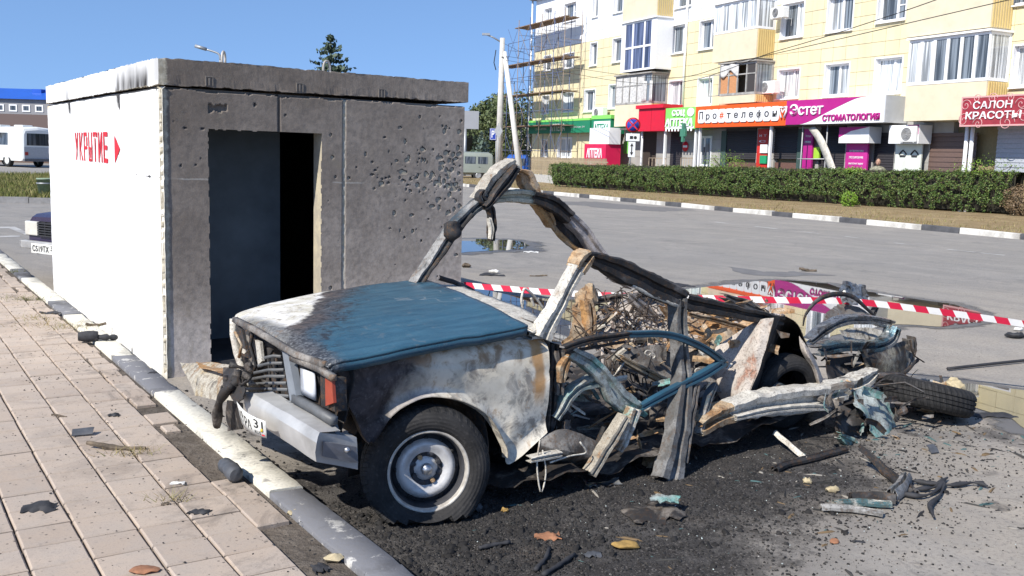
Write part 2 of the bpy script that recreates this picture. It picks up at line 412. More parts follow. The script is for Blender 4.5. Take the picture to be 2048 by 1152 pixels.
# grass islands
def m_soil(name, a, b, c):
    t = NT(name); n = t.noise(1.2, 6, .65); n2 = t.noise(18, 5, .7)
    k = t.mix(t.ramp(n, [(.38, 0), (.62, 1)]), a, b); k = t.mix(t.ramp(n2, [(.45, 0), (.7, 1)]), k, c); t.bump(n2, .8, .03)
    return t.done(k, .95, spec=.1)
VERGE = m_soil('dry_verge_soil', (.24, .17, .10), (.33, .25, .15), (.17, .15, .07))
LAWN = m_soil('lawn_soil', (.10, .12, .035), (.26, .21, .11), (.13, .13, .04))
def m_grass(name, cols):
    t = NT(name); g = t.node('ShaderNodeNewGeometry').outputs['Random Per Island']
    c = t.ramp(g, [(i / (len(cols) - 1), k) for i, k in enumerate(cols)])
    t.b.inputs['Transmission Weight'].default_value = 0
    return t.done(c, .7, spec=.15)
def blades(name, P, hgt, wid, mat, lean=.6, kind='stuff', parent=None):
    n = len(P); az = rng.uniform(0, 2 * np.pi, n); ld = rng.uniform(0, 2 * np.pi, n); h = hgt * rng.uniform(.5, 1.25, n); l = h * lean * rng.uniform(.2, 1.2, n)
    w = wid * rng.uniform(.6, 1.3, n)
    dx = np.stack([np.cos(az) * w, np.sin(az) * w, np.zeros(n)], 1); tip = P + np.stack([np.cos(ld) * l, np.sin(ld) * l, h], 1)
    V = np.stack([P - dx, P + dx, tip], 1).reshape(-1, 3); F = np.arange(3 * n).reshape(-1, 3)
    o = np_mesh(name, V, F, mat, parent)
    if kind: tag(o, kind=kind)
    return o

# far kerb with black and white stones, verge and lawn behind it
KW = PM('kerb_white_paint', (.62, .60, .55), .75, var=.15, scale=6, bump=.3, dirt=.55)
KB = PM('kerb_black_paint', (.075, .075, .08), .75, var=.3, scale=6, bump=.3)
KG = PM('kerb_bare_concrete', (.27, .26, .25), .85, var=.2, scale=8, bump=.4)
fk0, fk1 = G(930, 368, .13), G(2048, 468, .13)
fkd = (fk1 - fk0); fkd[2] = 0; FKL = np.linalg.norm(fkd); fkd /= FKL; fkn = np.array([-fkd[1], fkd[0], 0])
if fkn @ np.array([1, 1, 0]) < 0: fkn = -fkn
# stone boundaries seen along the kerb; first stone white
cuts = [900, 938, 1008, 1085, 1107, 1158, 1178, 1240, 1272, 1330, 1362, 1428, 1465, 1543, 1584, 1678, 1732, 1842, 1918, 2040, 2110, 2230]
def fk_at(px):
    lo, hi = -40.0, FKL + 14
    for _ in range(60):
        m_ = (lo + hi) / 2; P = fk0 + fkd * m_ - EYE; x = 1024 + FPX * (P @ CR) / (P @ _f)
        if x < px: lo = m_
        else: hi = m_
    return (lo + hi) / 2
fkroot = tag(bpy.data.objects.new('far_kerb', None), kind='structure'); COL.objects.link(fkroot)
cs = [fk_at(c) for c in cuts]; fka = math.atan2(fkd[1], fkd[0])
for i, (a, b) in enumerate(zip(cs[:-1], cs[1:])):
    white = i % 2 == 0
    k = max(1, int(round((b - a) / 1.6)))
    for j in range(k):
        a2 = a + (b - a) * j / k; b2 = a + (b - a) * (j + 1) / k
        c = fk0 + fkd * (a2 + b2) / 2 + fkn * .075; m = MB(); m.box((0, 0, 0), (b2 - a2 - .02, .15, .17))
        link('kerb_stone', m.mesh('kerb_stone', KW if white else KB), fkroot, (c[0], c[1], .055 + rng.uniform(-.006, .006)), (rng.normal(0, .012), rng.normal(0, .008), fka + rng.normal(0, .004))).modifiers.new('b', 'BEVEL').width = .015
def vstrip(name, d0, d1, o0, o1, z0, z1, mat):
    m = MB(); P = []
    for d_ in np.linspace(d0, d1, 40):
        row = []
        for k in range(7):
            o_ = o0 + (o1 - o0) * k / 6; q = fk0 + fkd * d_ + fkn * o_
            row.append((q[0], q[1], z0 + (z1 - z0) * k / 6 + (.03 * noise.noise(Vector((q[0], q[1], 3))) if 0 < k < 6 else 0)))
        P.append(row)
    m.grid(P); return tag(m.build(name, mat), kind='structure')
vstrip('dry_verge', -16, FKL + 16, .15, 9.5, .12, .2, VERGE)
n_ = 15000; dd = rng.uniform(-14, FKL + 8, n_); oo = rng.uniform(.2, 5.0, n_) ** 1.0
keep = np.array([noise.noise(Vector((a * .5, b * .9, 5))) > -.1 for a, b in zip(dd, oo)]); dd, oo = dd[keep], oo[keep]
Pg = fk0 + fkd * dd[:, None] + fkn * oo[:, None]; Pg[:, 2] = .12
blades('verge_grass', Pg, .09, .010, m_grass('dry_grass', [(.27, .19, .08), (.32, .25, .13), (.16, .17, .05), (.36, .28, .15)]), .9)

# lawn on the left with its kerb, the road beyond is the same asphalt
lw = [G(-120, 404), G(420, 412), G(420, 352), G(-120, 352)]
m = MB(); A, B, C_, D_ = lw
m.grid([[A + (B - A) * s * .1 + ((D_ - A) * (1 - s * .1) + (C_ - B) * s * .1) * r_ / 8.0 + np.array([0, 0, .11 + .05 * noise.noise(Vector((s * .9, r_ * .9, 1)))]) for s in range(11)] for r_ in range(9)])
tag(m.build('lawn', LAWN), kind='structure')
n_ = 24000; a_, b_ = rng.uniform(0, 1, n_), rng.uniform(0.02, 1, n_)
Pg = A + (B - A) * a_[:, None] + ((D_ - A) * (1 - a_[:, None]) + (C_ - B) * a_[:, None]) * b_[:, None]; Pg[:, 2] = .08
blades('lawn_grass', Pg, .16, .016, m_grass('lawn_blades', [(.07, .10, .02), (.13, .15, .04), (.28, .23, .11), (.10, .13, .03)]), .7)
root = tag(bpy.data.objects.new('left_kerb', None), kind='structure'); COL.objects.link(root)
ab = B - A; L_ = np.linalg.norm(ab[:2]); dr = ab / L_
for k in range(int(L_ / 1.0)):
    c = A + dr * (k + .5); m = MB(); m.box((0, 0, 0), (.985, .16, .3))
    link('kerb_stone', m.mesh('kerb_stone', KG), root, (c[0], c[1], .0 + rng.uniform(-.01, .01)), (0, rng.normal(0, .01), math.atan2(dr[1], dr[0])))

# ------------------------------------------------------------------ pavement of square tiles and its kerb
def m_tile():
    t = NT('pavement_tile'); p = t.pos; n = t.noise(7, 5, .65); n2 = t.noise(160, 3, .7); n3 = t.noise(28, 5, .7); r_ = t.rnd()
    c = t.mix(r_, (.385, .308, .243), (.455, .372, .298))
    c = t.mix(t.mul(t.ramp(n, [(.4, 0), (.7, 1)]), .55), c, (.36, .315, .275))
    c = t.mix(t.mul(t.ramp(n2, [(.5, 0), (.72, 1)]), .5), c, (.25, .21, .185))
    c = t.mix(t.mul(t.ramp(n3, [(.6, 0), (.72, 1)]), .5), c, (.2, .175, .15))
    # soot specks and smears, thicker towards the wreck
    kp = t.lin(p, tuple(KP), 0)
    sp = t.ramp(t.vor(26, out='Distance'), [(.0, 1), (.10, 1), (.16, 0)])
    sp = t.mul(sp, t.ramp(t.noise(4, 3, .6), [(.42, 0), (.5, 1)])); sp = t.math('MAXIMUM', sp, t.mul(t.ramp(t.vor(75), [(.08, 1), (.14, 0)]), t.ramp(t.noise(9, 3, .6), [(.45, 0), (.55, 1)])))
    sm = t.mul(t.ramp(t.noise(3.2, 7, .75, None, .6), [(.52, 0), (.66, 1)]), t.add(t.mul(t.sstep(kp, .5, 1.3), .6), .2))
    c = t.mix(t.mul(t.math('MAXIMUM', sp, sm), .75), c, (.055, .05, .047))
    t.bump(t.add(t.mul(n2, .5), n3), .35, .003)
    return t.done(c, .85, spec=.25)
TILE = m_tile()
MORTAR = m_soil('pavement_mortar', (.13, .108, .088), (.08, .068, .056), (.18, .155, .13))
m = MB(); m.grid([[kw(d_, p_, .088) for p_ in (-5, -1, 0, .5, 1.0, 1.325)] for d_ in (0, 2, 4, 6, 9, 14, 30)])
tag(m.build('pavement_base', MORTAR), kind='structure')
pav = tag(bpy.data.objects.new('pavement', None), kind='structure'); COL.objects.link(pav)
def tile_mesh(w, l):
    m = MB(); b = .006; h = .024
    x0, y0 = w / 2, l / 2
    P = [(-x0, -y0, -.03), (x0, -y0, -.03), (x0, y0, -.03), (-x0, y0, -.03), (-x0, -y0, h - b), (x0, -y0, h - b), (x0, y0, h - b), (-x0, y0, h - b),
         (-x0 + b, -y0 + b, h), (x0 - b, -y0 + b, h), (x0 - b, y0 - b, h), (-x0 + b, y0 - b, h)]
    F = [(8, 9, 10, 11)]
    for k in range(4):
        j = (k + 1) % 4; F += [(k, j, 4 + j, 4 + k), (4 + k, 4 + j, 8 + j, 8 + k)]
    m.add(P, F); return m.mesh('tile', TILE)
TP, TD = .1925, .1962
tm = tile_mesh(TP - .0075, TD - .010)
edge_meshes = [tile_mesh(.125, TD - .004), tile_mesh(.10, TD - .02), tile_mesh(.07, .12)]
rest = MB(); kang = math.atan2(KD[1], KD[0]) - math.pi / 2
tcount = 0
for j in range(-10, 70):
    dj = 3.57 + (j + .5) * TD
    off = .0
    for i in range(-16, 4):
        pi_ = .593 + (i + .5) * TP
        if pi_ > 1.33: continue
        last = i == 3
        P = kw(dj, pi_, .0)
        q = P - EYE; zc = q @ _f; vis = zc > .5 and -60 < 1024 + FPX * (q @ CR) / zc < 1000 and 576 + FPX * ((q + np.array([0, 0, .1])) @ CD) / zc < 1215
        zt = .083 + rng.uniform(-.0035, .0035); rx, ry = rng.normal(0, .006, 2)
        if last:
            if 3.0 < dj < 5.4 and rng.random() < .62: continue
            if dj < 3.0 and rng.random() < .4: continue
            mm = edge_meshes[0] if rng.random() < .6 else edge_meshes[int(rng.integers(1, 3))]
            P = kw(dj, pi_ - .03 + rng.uniform(-.008, .004), 0)
        else: mm = tm
        if vis and tcount < 295 and pi_ > -1.2:
            link('tile', mm, pav, (P[0], P[1], zt), (rx, ry, kang + rng.normal(0, .006))); tcount += 1
        elif pi_ > -2.5 and not last:
            rest.box((P[0], P[1], .09), (TP - .009, TD - .004, .034), kang)
tag(rest.build('distant_tiles', TILE, pav), kind='stuff')

def m_kerb(name, paint, bare, amt):
    t = NT(name); n = t.noise(9, 6, .68); n2 = t.noise(60, 4, .6); n3 = t.noise(2.7, 5, .65)
    c = t.mix(t.ramp(n, [(.5 - amt, 0), (.56 - amt, 1)]), paint, bare)
    c = t.mix(t.mul(t.ramp(n2, [(.45, 0), (.7, 1)]), .35), c, (.16, .15, .14))
    c = t.mix(t.mul(t.ramp(n3, [(.52, 0), (.72, 1)]), .8), c, (.045, .042, .04))
    t.bump(t.add(n, t.mul(n2, .4)), .5, .006); return t.done(c, .8, spec=.3)
NKW = m_kerb('worn_white_kerb', (.30, .28, .25), (.66, .625, .53), .15)
NKG = m_kerb('worn_grey_kerb', (.52, .50, .46), (.165, .165, .175), .13)
nk = tag(bpy.data.objects.new('near_kerb', None), kind='structure'); COL.objects.link(nk)
segs = [(-3.0, 0.3, 0), (.3, 1.9, 1), (1.9, 3.69, 0), (3.69, 5.57, 1), (5.57, 6.68, 0), (6.68, 8.51, 1), (8.51, 9.3, 0), (9.3, 11.0, 1), (11.0, 11.9, 0), (11.9, 13.6, 1), (13.6, 15, 0), (15, 17, 1), (17, 19, 0), (19, 22, 1)]
for a, b, w in segs:
    k = max(1, int(round((b - a) / 1.0)))
    for j in range(k):
        a2 = a + (b - a) * j / k; b2 = a + (b - a) * (j + 1) / k; L_ = b2 - a2 - .008
        n = 14; prof = [(-.072, -.2), (-.072, .110), (-.066, .117), (.066, .117), (.072, .110), (.072, -.2)]
        P = [[(x, (k_ / n - .5) * L_, z) for x, z in prof] for k_ in range(n + 1)]
        P = np.array(P); o_ = kw((a2 + b2) / 2, 1.402)
        for idx in np.ndindex(P.shape[:2]):
            q = P[idx]; nv = noise.noise(Vector((q[0] * 14 + a2 * 5, q[1] * 9 + a2 * 7, q[2] * 14)))
            n2 = noise.noise(Vector((q[1] * 3.1 + a2 * 3, 4.2, q[0] * 9)))
            if q[2] > 0:
                P[idx] += np.array([0, 0, -1]) * (max(0, nv) * .012 + max(0, n2 - .25) * .05 * (1 if abs(q[0]) > .05 else .4))
        m = MB(); m.grid(P); m.add([P[0][i] for i in range(6)], [tuple(range(6))]); m.add([P[n][i] for i in range(6)], [tuple(range(5, -1, -1))])
        link('kerb_stone', m.mesh('kerb_stone', NKW if w else NKG), nk, (o_[0], o_[1], rng.uniform(-.006, .004)), (0, 0, kang + rng.normal(0, .004)))

# ================================================================== SHELTER
SA = np.array([-2.252, 6.168, 0.0]); FB = R(36.0); SB = R(124.3)
SD = np.array([math.cos(FB), math.sin(FB), 0]); SS = np.array([math.cos(SB), math.sin(SB), 0])
SNF = np.array([math.sin(FB), -math.cos(FB), 0]); SNL = np.array([-math.sin(SB), math.cos(SB), 0])
WF, WL, WH = 2.285, 4.24, 1.878
def sp(a, b, z, o=0.0): return SA + SD * a + SS * b + np.array([0, 0, z])
def m_concrete():
    t = NT('sooty_concrete'); p = t.pos; a = t.lin(p, tuple(SD), -float(SA @ SD)); z = t.sepx(p)[2]
    n = t.noise(3.0, 6, .62); n2 = t.noise(24, 5, .7); n3 = t.noise(130, 3, .65)
    # soot is heaviest high up and round the door, thin low down and to the right
    s = t.add(t.add(t.mul(z, .22), t.mul(a, -.17)), .55)
    s = t.add(s, t.mul(t.sub(n, .5), .75)); low = t.sstep(z, .75, .1)
    s = t.math('SUBTRACT', s, t.mul(low, .55))
    c = t.ramp(s, [(.0, (.58, .52, .465)), (.3, (.42, .365, .315)), (.62, (.265, .225, .188)), (.95, (.175, .143, .115))])
    c = t.mix(t.mul(t.ramp(n2, [(.42, 0), (.72, 1)]), .45), c, (.09, .083, .076))
    c = t.mix(t.mul(t.ramp(n3, [(.55, 0), (.75, 1)]), .3), c, (.36, .35, .33))
    c = t.mix(t.mul(t.ramp(t.noise(6, 4, .6), [(.62, 0), (.7, 1)]), .3), c, (.3, .26, .2))
    # pale plaster at the corner and in the joint
    w = t.add(a, t.mul(t.sub(t.noise(22, 5, .7), .5), .055))
    c = t.mix(t.mul(t.sstep(w, .052, .034), .92), c, t.mix(t.ramp(n2, [(.4, 0), (.6, 1)]), (.52, .48, .38), (.35, .31, .23)))
    jn = t.math('ABSOLUTE', t.math('SUBTRACT', t.add(a, t.mul(t.sub(t.noise(30, 4, .7), .5), .018)), 1.277))
    c = t.mix(t.mul(t.mul(t.sstep(jn, .013, .006), t.sstep(z, 1.89, 1.87)), .75), c, (.46, .44, .38))
    h = t.math('ABSOLUTE', t.math('SUBTRACT', t.add(z, t.mul(t.sub(t.noise(12, 4, .7), .5), .02)), t.math('ADD', t.mul(a, -.012), 1.302)))
    c = t.mix(t.mul(t.sstep(h, .007, .003), t.mul(t.ramp(t.noise(5, 2, .5), [(.4, 0), (.5, 1)]), .6)), c, (.42, .4, .36))
    d2 = t.math('ABSOLUTE', t.math('SUBTRACT', t.add(a, t.mul(t.sub(n2, .5), .012)), .79))
    c = t.mix(t.mul(t.mul(t.mul(t.sstep(d2, .012, .006), t.sstep(z, 1.6, 1.62)), t.sstep(z, 1.89, 1.87)), .7), c, (.045, .04, .036))
    t.bump(t.add(n3, t.mul(n2, 1.2)), .3, .004)
    return t.done(c, .9, spec=.2)
def m_white():
    t = NT('white_wash'); p = t.pos; b = t.lin(p, tuple(SS), -float(SA @ SS)); z = t.sepx(p)[2]
    n = t.noise(4, 5, .6); n2 = t.noise(45, 4, .65)
    c = t.mix(t.mul(t.ramp(n, [(.4, 0), (.7, 1)]), .3), (.80, .80, .79), (.74, .74, .72))
    c = t.mix(t.mul(t.ramp(n2, [(.6, 0), (.75, 1)]), .2), c, (.6, .58, .54))
    # soot that licked out of the lid joint
    def plume(b0, b1, z0, z1, zt, amp):
        w = t.add(b, t.mul(t.sub(t.noise(5, 4, .6, t.scale(p, (1, 1, .2))), .5), .22)); amp = t.mul(t.ramp(t.noise(7, 4, .6, t.scale(p, (1, 1, .12))), [(.3, .45), (.55, 1)]), amp)
        return t.mul(t.mul(t.mul(t.sstep(w, b0 - .05, b0 + .06), t.sstep(w, b1 + .06, b1 - .05)), t.mul(t.sstep(z, zt, z1), t.sstep(z, z0 - .03, z0))), amp)
    s = plume(.26, 1.16, 1.88, 1.915, 2.10, 1.0); s = t.math('MAXIMUM', s, plume(.5, .95, 1.88, 1.93, 2.16, .8))
    s = t.math('MAXIMUM', s, plume(3.06, 3.17, 1.88, 1.91, 2.08, .75))
    s = t.math('MAXIMUM', s, t.mul(plume(1.10, 1.2, 1.77, 1.86, 1.7, 1.0), t.sstep(z, 2.0, 1.86))); s = t.math('MAXIMUM', s, t.mul(plume(3.03, 3.14, 1.78, 1.86, 1.7, 1.0), t.sstep(z, 2.0, 1.86)))  # notches coloured black, soot smears fading out above them
    s = t.math('MAXIMUM', s, t.mul(t.mul(t.sstep(b, .30, .02), t.sstep(z, 1.86, 1.93)), .42))
    c = t.mix(s, c, (.02, .017, .015))
    ed = t.sstep(t.add(b, t.mul(t.sub(t.noise(18, 5, .7), .5), .10)), .085, .05)
    c = t.mix(t.mul(ed, t.mul(t.sstep(z, 1.9, 1.86), .6)), c, (.52, .48, .38))
    rust = t.mul(t.sstep(b, 4.0, 4.2), t.sstep(t.math('ABSOLUTE', t.math('SUBTRACT', z, 1.87)), .05, .01)); c = t.mix(t.mul(rust, .7), c, (.55, .38, .12))
    drip = t.mul(t.mul(t.ramp(t.noise(2.4, 6, .7, t.scale(p, (2.5, 2.5, .35))), [(.52, 0), (.72, 1)]), .5), t.add(t.sstep(z, .7, 0), .25)); c = t.mix(drip, c, (.46, .43, .38))
    jn = t.sstep(t.math('ABSOLUTE', t.math('SUBTRACT', t.add(z, t.mul(t.sub(n2, .5), .02)), 1.885)), .012, .004)
    c = t.mix(t.mul(jn, .5), c, (.42, .36, .25))
    t.bump(t.add(n2, n), .25, .004)
    return t.done(c, .8, spec=.25)
CONC, WHITE = m_concrete(), m_white()
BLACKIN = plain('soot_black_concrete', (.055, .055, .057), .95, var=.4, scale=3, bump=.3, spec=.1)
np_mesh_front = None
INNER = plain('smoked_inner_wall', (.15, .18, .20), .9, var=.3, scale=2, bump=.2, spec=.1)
sh = thing('blast_shelter', 'white and soot grey concrete shelter box with an open black doorway', 'shelter', SA)
# front wall face with blast pits, chips along the edges
NA, NZ = 380, 310
DX0, DX1, DZ = .305, 1.10, 1.625
us = np.linspace(0, WF, NA); zs = np.linspace(-.02, WH, NZ)
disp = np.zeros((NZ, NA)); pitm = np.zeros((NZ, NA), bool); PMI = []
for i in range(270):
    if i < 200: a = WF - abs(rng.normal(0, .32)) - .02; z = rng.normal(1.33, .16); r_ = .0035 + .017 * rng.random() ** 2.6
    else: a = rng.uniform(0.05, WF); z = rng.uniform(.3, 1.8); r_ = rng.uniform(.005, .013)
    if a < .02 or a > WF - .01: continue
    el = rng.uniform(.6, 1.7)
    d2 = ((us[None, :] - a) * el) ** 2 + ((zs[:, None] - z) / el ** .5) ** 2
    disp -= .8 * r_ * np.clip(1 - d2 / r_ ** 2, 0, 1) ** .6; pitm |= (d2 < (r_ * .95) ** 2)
for j in range(NZ):
    for i in range(NA):
        a, z = us[i], zs[j]
        nv = noise.noise(Vector((a * 8, z * 8, 1.5))); n2 = noise.noise(Vector((a * 30, z * 30, 7)))
        disp[j, i] += .0007 * n2 + .001 * nv
        e = WH - z - .018 * max(0, nv + .25) - .012 * max(0, n2)
        if e < .006: disp[j, i] -= .035
        e = a - .006 - .012 * max(0, n2 + .2)
        if e < 0: disp[j, i] -= .02
        if abs(a - 1.277) < .012: disp[j, i] -= .006 + .006 * n2
        if abs(a - .79) < .008 and z > DZ: disp[j, i] -= .006
        if .31 < a < .43 and abs(z - 1.76 - .02 * n2) < .022: disp[j, i] -= .022
V = []; idx = -np.ones((NZ, NA), int); F = []
for j in range(NZ):
    for i in range(NA):
        V.append(sp(us[i], 0, zs[j]) + SNF * disp[j, i] - SA)
for j in range(NZ - 1):
    for i in range(NA - 1):
        am, zm = (us[i] + us[i + 1]) / 2, (zs[j] + zs[j + 1]) / 2
        nj = .006 * noise.noise(Vector((zm * 22, am * 22, 4)))
        if DX0 + nj < am < DX1 + nj and zm < DZ + nj: continue
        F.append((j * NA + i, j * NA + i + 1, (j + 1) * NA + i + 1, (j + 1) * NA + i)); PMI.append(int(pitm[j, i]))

np_mesh('front_wall', V, F, [CONC, plain('shaded_pit', (.045, .042, .04), .95, var=.3, bump=0)], sh, mi=PMI)  # pit faces take a dark colour for the shade inside deep pits
def sbox(a0, a1, b0, b1, z0, z1, mat, name, mb=None):
    m = mb or MB(); P = [sp(a, b, z) - SA for z in (z0, z1) for b in (b0, b1) for a in (a0, a1)]
    m.add(P, [(0, 2, 3, 1), (4, 5, 7, 6), (0, 1, 5, 4), (1, 3, 7, 5), (3, 2, 6, 7), (2, 0, 4, 6)])
    return m if mb is not None else m.build(name, mat, sh)
t_ = NT('smoke_edged_jamb'); c_ = t_.ramp(t_.noise(9, 5, .7), [(.35, (.50, .44, .31)), (.6, (.36, .32, .25))])
JAMB = (t_.bump(t_.noise(40, 4, .7), .5, .006), t_.done(c_, .9))[1]
TH = .15
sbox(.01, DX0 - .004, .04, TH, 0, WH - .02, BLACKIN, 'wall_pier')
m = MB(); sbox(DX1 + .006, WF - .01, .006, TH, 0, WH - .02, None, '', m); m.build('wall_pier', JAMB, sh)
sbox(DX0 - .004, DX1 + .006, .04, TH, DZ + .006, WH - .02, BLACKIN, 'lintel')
sbox(.12, 1.10, .80, .92, 0, WH - .01, INNER, 'inner_partition').scale = (1, 1, 1)
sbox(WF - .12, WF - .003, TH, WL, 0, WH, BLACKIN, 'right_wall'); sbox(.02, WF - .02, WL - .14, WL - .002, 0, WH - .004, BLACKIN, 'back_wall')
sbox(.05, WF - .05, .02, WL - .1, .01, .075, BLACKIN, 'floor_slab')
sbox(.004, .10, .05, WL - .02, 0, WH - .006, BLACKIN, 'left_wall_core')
# white left wall face with chipped front edge and black coloured notches
NB = 220; bs = np.linspace(-.012, WL, NB); zs2 = np.linspace(-.02, WH, 110); V = []; F = []
for j, z in enumerate(zs2):
    for i, b in enumerate(bs):
        nv = noise.noise(Vector((b * 7, z * 7, 2.5))); n2 = noise.noise(Vector((b * 28, z * 28, 9)))
        d = .0025 * n2 + .003 * nv
        if b < .012 + .02 * n2: d -= .014
        if z > WH - .012 - .012 * max(0, n2): d -= .02
        for b0 in (1.15, 3.09):
            zz = (z - 1.76) / .10
            if zz > 0 and abs(b - b0 + .03 * (1 - zz)) < .022 + .028 * zz: d -= .07
        if abs(z - 1.30) < .006 and b < .9: d -= .004
        V.append(sp(0, b, z) + SNL * d * 1.0 - SA)
NB_ = len(bs)
for j in range(len(zs2) - 1):
    for i in range(NB_ - 1): F.append((j * NB_ + i + 1, j * NB_ + i, (j + 1) * NB_ + i, (j + 1) * NB_ + i + 1))
np_mesh('left_wall', V, F, WHITE, sh)
# roof slab, slightly larger, rough arrises
Z0, Z1 = 1.905, 2.057
def slabpt(a, b, z):
    if z < Z0 + .02: z -= .019 * max(0, 1 - a / 2.0) * (1 if b < .5 else .8)
    P = sp(a, b, z) - SA; q = Vector(P.tolist())
    nv = np.array(noise.noise_vector(q * 9)); n2 = np.array(noise.noise_vector(q * 34))
    ed = (1 if z > Z1 - .012 or z < Z0 + .012 else .25)
    return P + (nv * .004 + n2 * .004) * ed + np.array([0, 0, -max(0, n2[0] * .9 + nv[1]) * .009 if z > Z1 - .001 else (max(0, n2[1]) * .014 if z < Z0 + .001 else 0)])
A0, A1, B0, B1 = -.006, 2.312, -.006, WL + .02
zz = [Z0, Z0 + .012, Z0 + .05, Z0 + .1, Z1 - .012, Z1]
m = MB(); m.grid([[slabpt(a, B0, z) for a in np.linspace(A0, A1, 150)] for z in zz][::-1], mi=0, smooth=False)
m.grid([[slabpt(A1, b, z) for b in np.linspace(B0, B1, 90)] for z in zz][::-1], mi=0, smooth=False)
m.grid([[slabpt(A0, b, z) for b in np.linspace(B1, B0, 260)] for z in zz][::-1], mi=1, smooth=False)
m.grid([[slabpt(a, B1, z) for a in np.linspace(A1, A0, 12)] for z in zz][::-1], mi=0, smooth=False)
m.grid([[slabpt(a, b, Z1) for a in np.linspace(A0, A1, 150)] for b in np.linspace(B0, B1, 20)][::-1], mi=2, smooth=False)
m.grid([[slabpt(a, b, Z0) for a in np.linspace(A0, A1, 150)] for b in np.linspace(B0, B1, 20)], mi=0, smooth=False)
PALE = plain('pale_concrete', (.42, .41, .38), .9, var=.2, scale=9, bump=.4)
roof = m.build('roof_slab', [CONC, WHITE, PALE], sh)
for px in (420, 601, 765):
    c = SA + SD * 0; q = ray(px, 162 + (px - 420) * .07); t__ = ((SA - EYE) @ SNF + .02) / (q @ SNF); P = EYE + q * t__; a = (P - SA) @ SD; z = P[2]
    f = MB()
    for (x0, x1, y0, y1) in ((-.026, -.02, -.03, .03), (.02, .026, -.03, .03), (-.02, .02, .025, .03), (-.006, .004, -.028, .02)):
        Q = [sp(a + x, B0 - o_ * .8, z + y) - SA for o_ in (0.008, -.02) for y in (y0, y1) for x in (x0, x1)]
        f.add(Q, [(0, 1, 3, 2), (4, 6, 7, 5), (0, 2, 6, 4), (1, 5, 7, 3), (0, 4, 5, 1), (2, 3, 7, 6)])
    f.build('embedded_plate', PM('old_embedded_steel', (.17, .15, .13), .8, var=.3), sh)
STEELP = plain('bare_steel_bar', (.40, .37, .33), .6, .2, var=.25, bump=.2)
for a, b, rz in ((.45, .12, .9), (1.19, .12, .2)):
    P = sp(a, b, Z1) - SA; t1 = SD * math.cos(rz) + SS * math.sin(rz); path = []
    for k in range(13):
        th = math.pi * k / 12; path.append(P + t1 * .028 * math.cos(th) + np.array([0, 0, .03 + .05 * math.sin(th)]))
    path = [path[0] - [0, 0, .06]] + path + [path[-1] - [0, 0, .06]]
    m = MB(); m.tube(path, .0085, 8); m.build('lifting_loop', STEELP, sh)
# stencilled word and arrow in red paint
RED = plain('red_stencil_paint', (.58, .018, .03), .6, var=.1, scale=20, bump=.05)
GL = {
 'У': [[(0, 1), (.24, 1), (.56, .5), (.44, .3)], [(.78, 1), (1, 1), (.42, 0), (.2, 0)]],
 'К': [[(0, 0), (.22, 0), (.22, 1), (0, 1)], [(.3, .5), (.76, 1), (1, 1), (.46, .42)], [(.46, .42), (.3, .5), (.74, 0), (1, 0)]],
 'Р': [[(0, 0), (.22, 0), (.22, 1), (0, 1)], [(.3, .87), (.9, .87), (.9, 1), (.3, 1)], [(.74, .5), (1, .55), (1, .84), (.74, .84)], [(.3, .4), (.95, .42), (.95, .5), (.3, .53)]],
 'Ы': [[(0, 0), (.17, 0), (.17, 1), (0, 1)], [(.22, .5), (.55, .5), (.62, .42), (.22, .4)], [(.46, .12), (.64, .12), (.64, .4), (.46, .4)], [(.22, 0), (.6, .0), (.62, .1), (.22, .1)], [(.82, 0), (1, 0), (1, 1), (.82, 1)]],
 'Т': [[(0, .84), (.36, .84), (.36, 1), (0, 1)], [(.64, .84), (1, .84), (1, 1), (.64, 1)], [(.4, .92), (.6, .92), (.6, 1), (.4, 1)], [(.39, 0), (.61, 0), (.61, .8), (.39, .8)]],
 'И': [[(0, 0), (.2, 0), (.2, 1), (0, 1)], [(.25, .06), (.25, .32), (.75, .94), (.75, .68)], [(.8, 0), (1, 0), (1, 1), (.8, 1)]],
 'Е': [[(0, 0), (.24, 0), (.24, 1), (0, 1)], [(.32, .85), (1, .85), (1, 1), (.32, 1)], [(.32, .42), (.9, .42), (.9, .57), (.32, .57)], [(.32, 0), (1, 0), (1, .15), (.32, .15)]],
}
sx0, sx1, tz0, tz1 = 2.85, 1.50, 1.365, 1.602
wd = 'УКРЫТИЕ'; adv = (sx0 - sx1) / 7.0
for k, ch in enumerate(wd):
    m = MB()
    for poly in GL[ch]:
        m.prism([(x, y) for x, y in poly], 0, 1, lambda a, b, h, k=k: sp(0, sx0 - adv * (k + .10 + .74 * a), tz0 + (tz1 - tz0) * b) + SNL * (.0045 + .002 * h) - SA)
    m.build('painted_letter', RED, sh)
m = MB(); m.prism([(1.285, 1.37), (1.285, 1.572), (1.115, 1.474)], 0, 1, lambda a, b, h: sp(0, a, b) + SNL * (.0045 + .002 * h) - SA); m.build('painted_arrow', RED, sh)

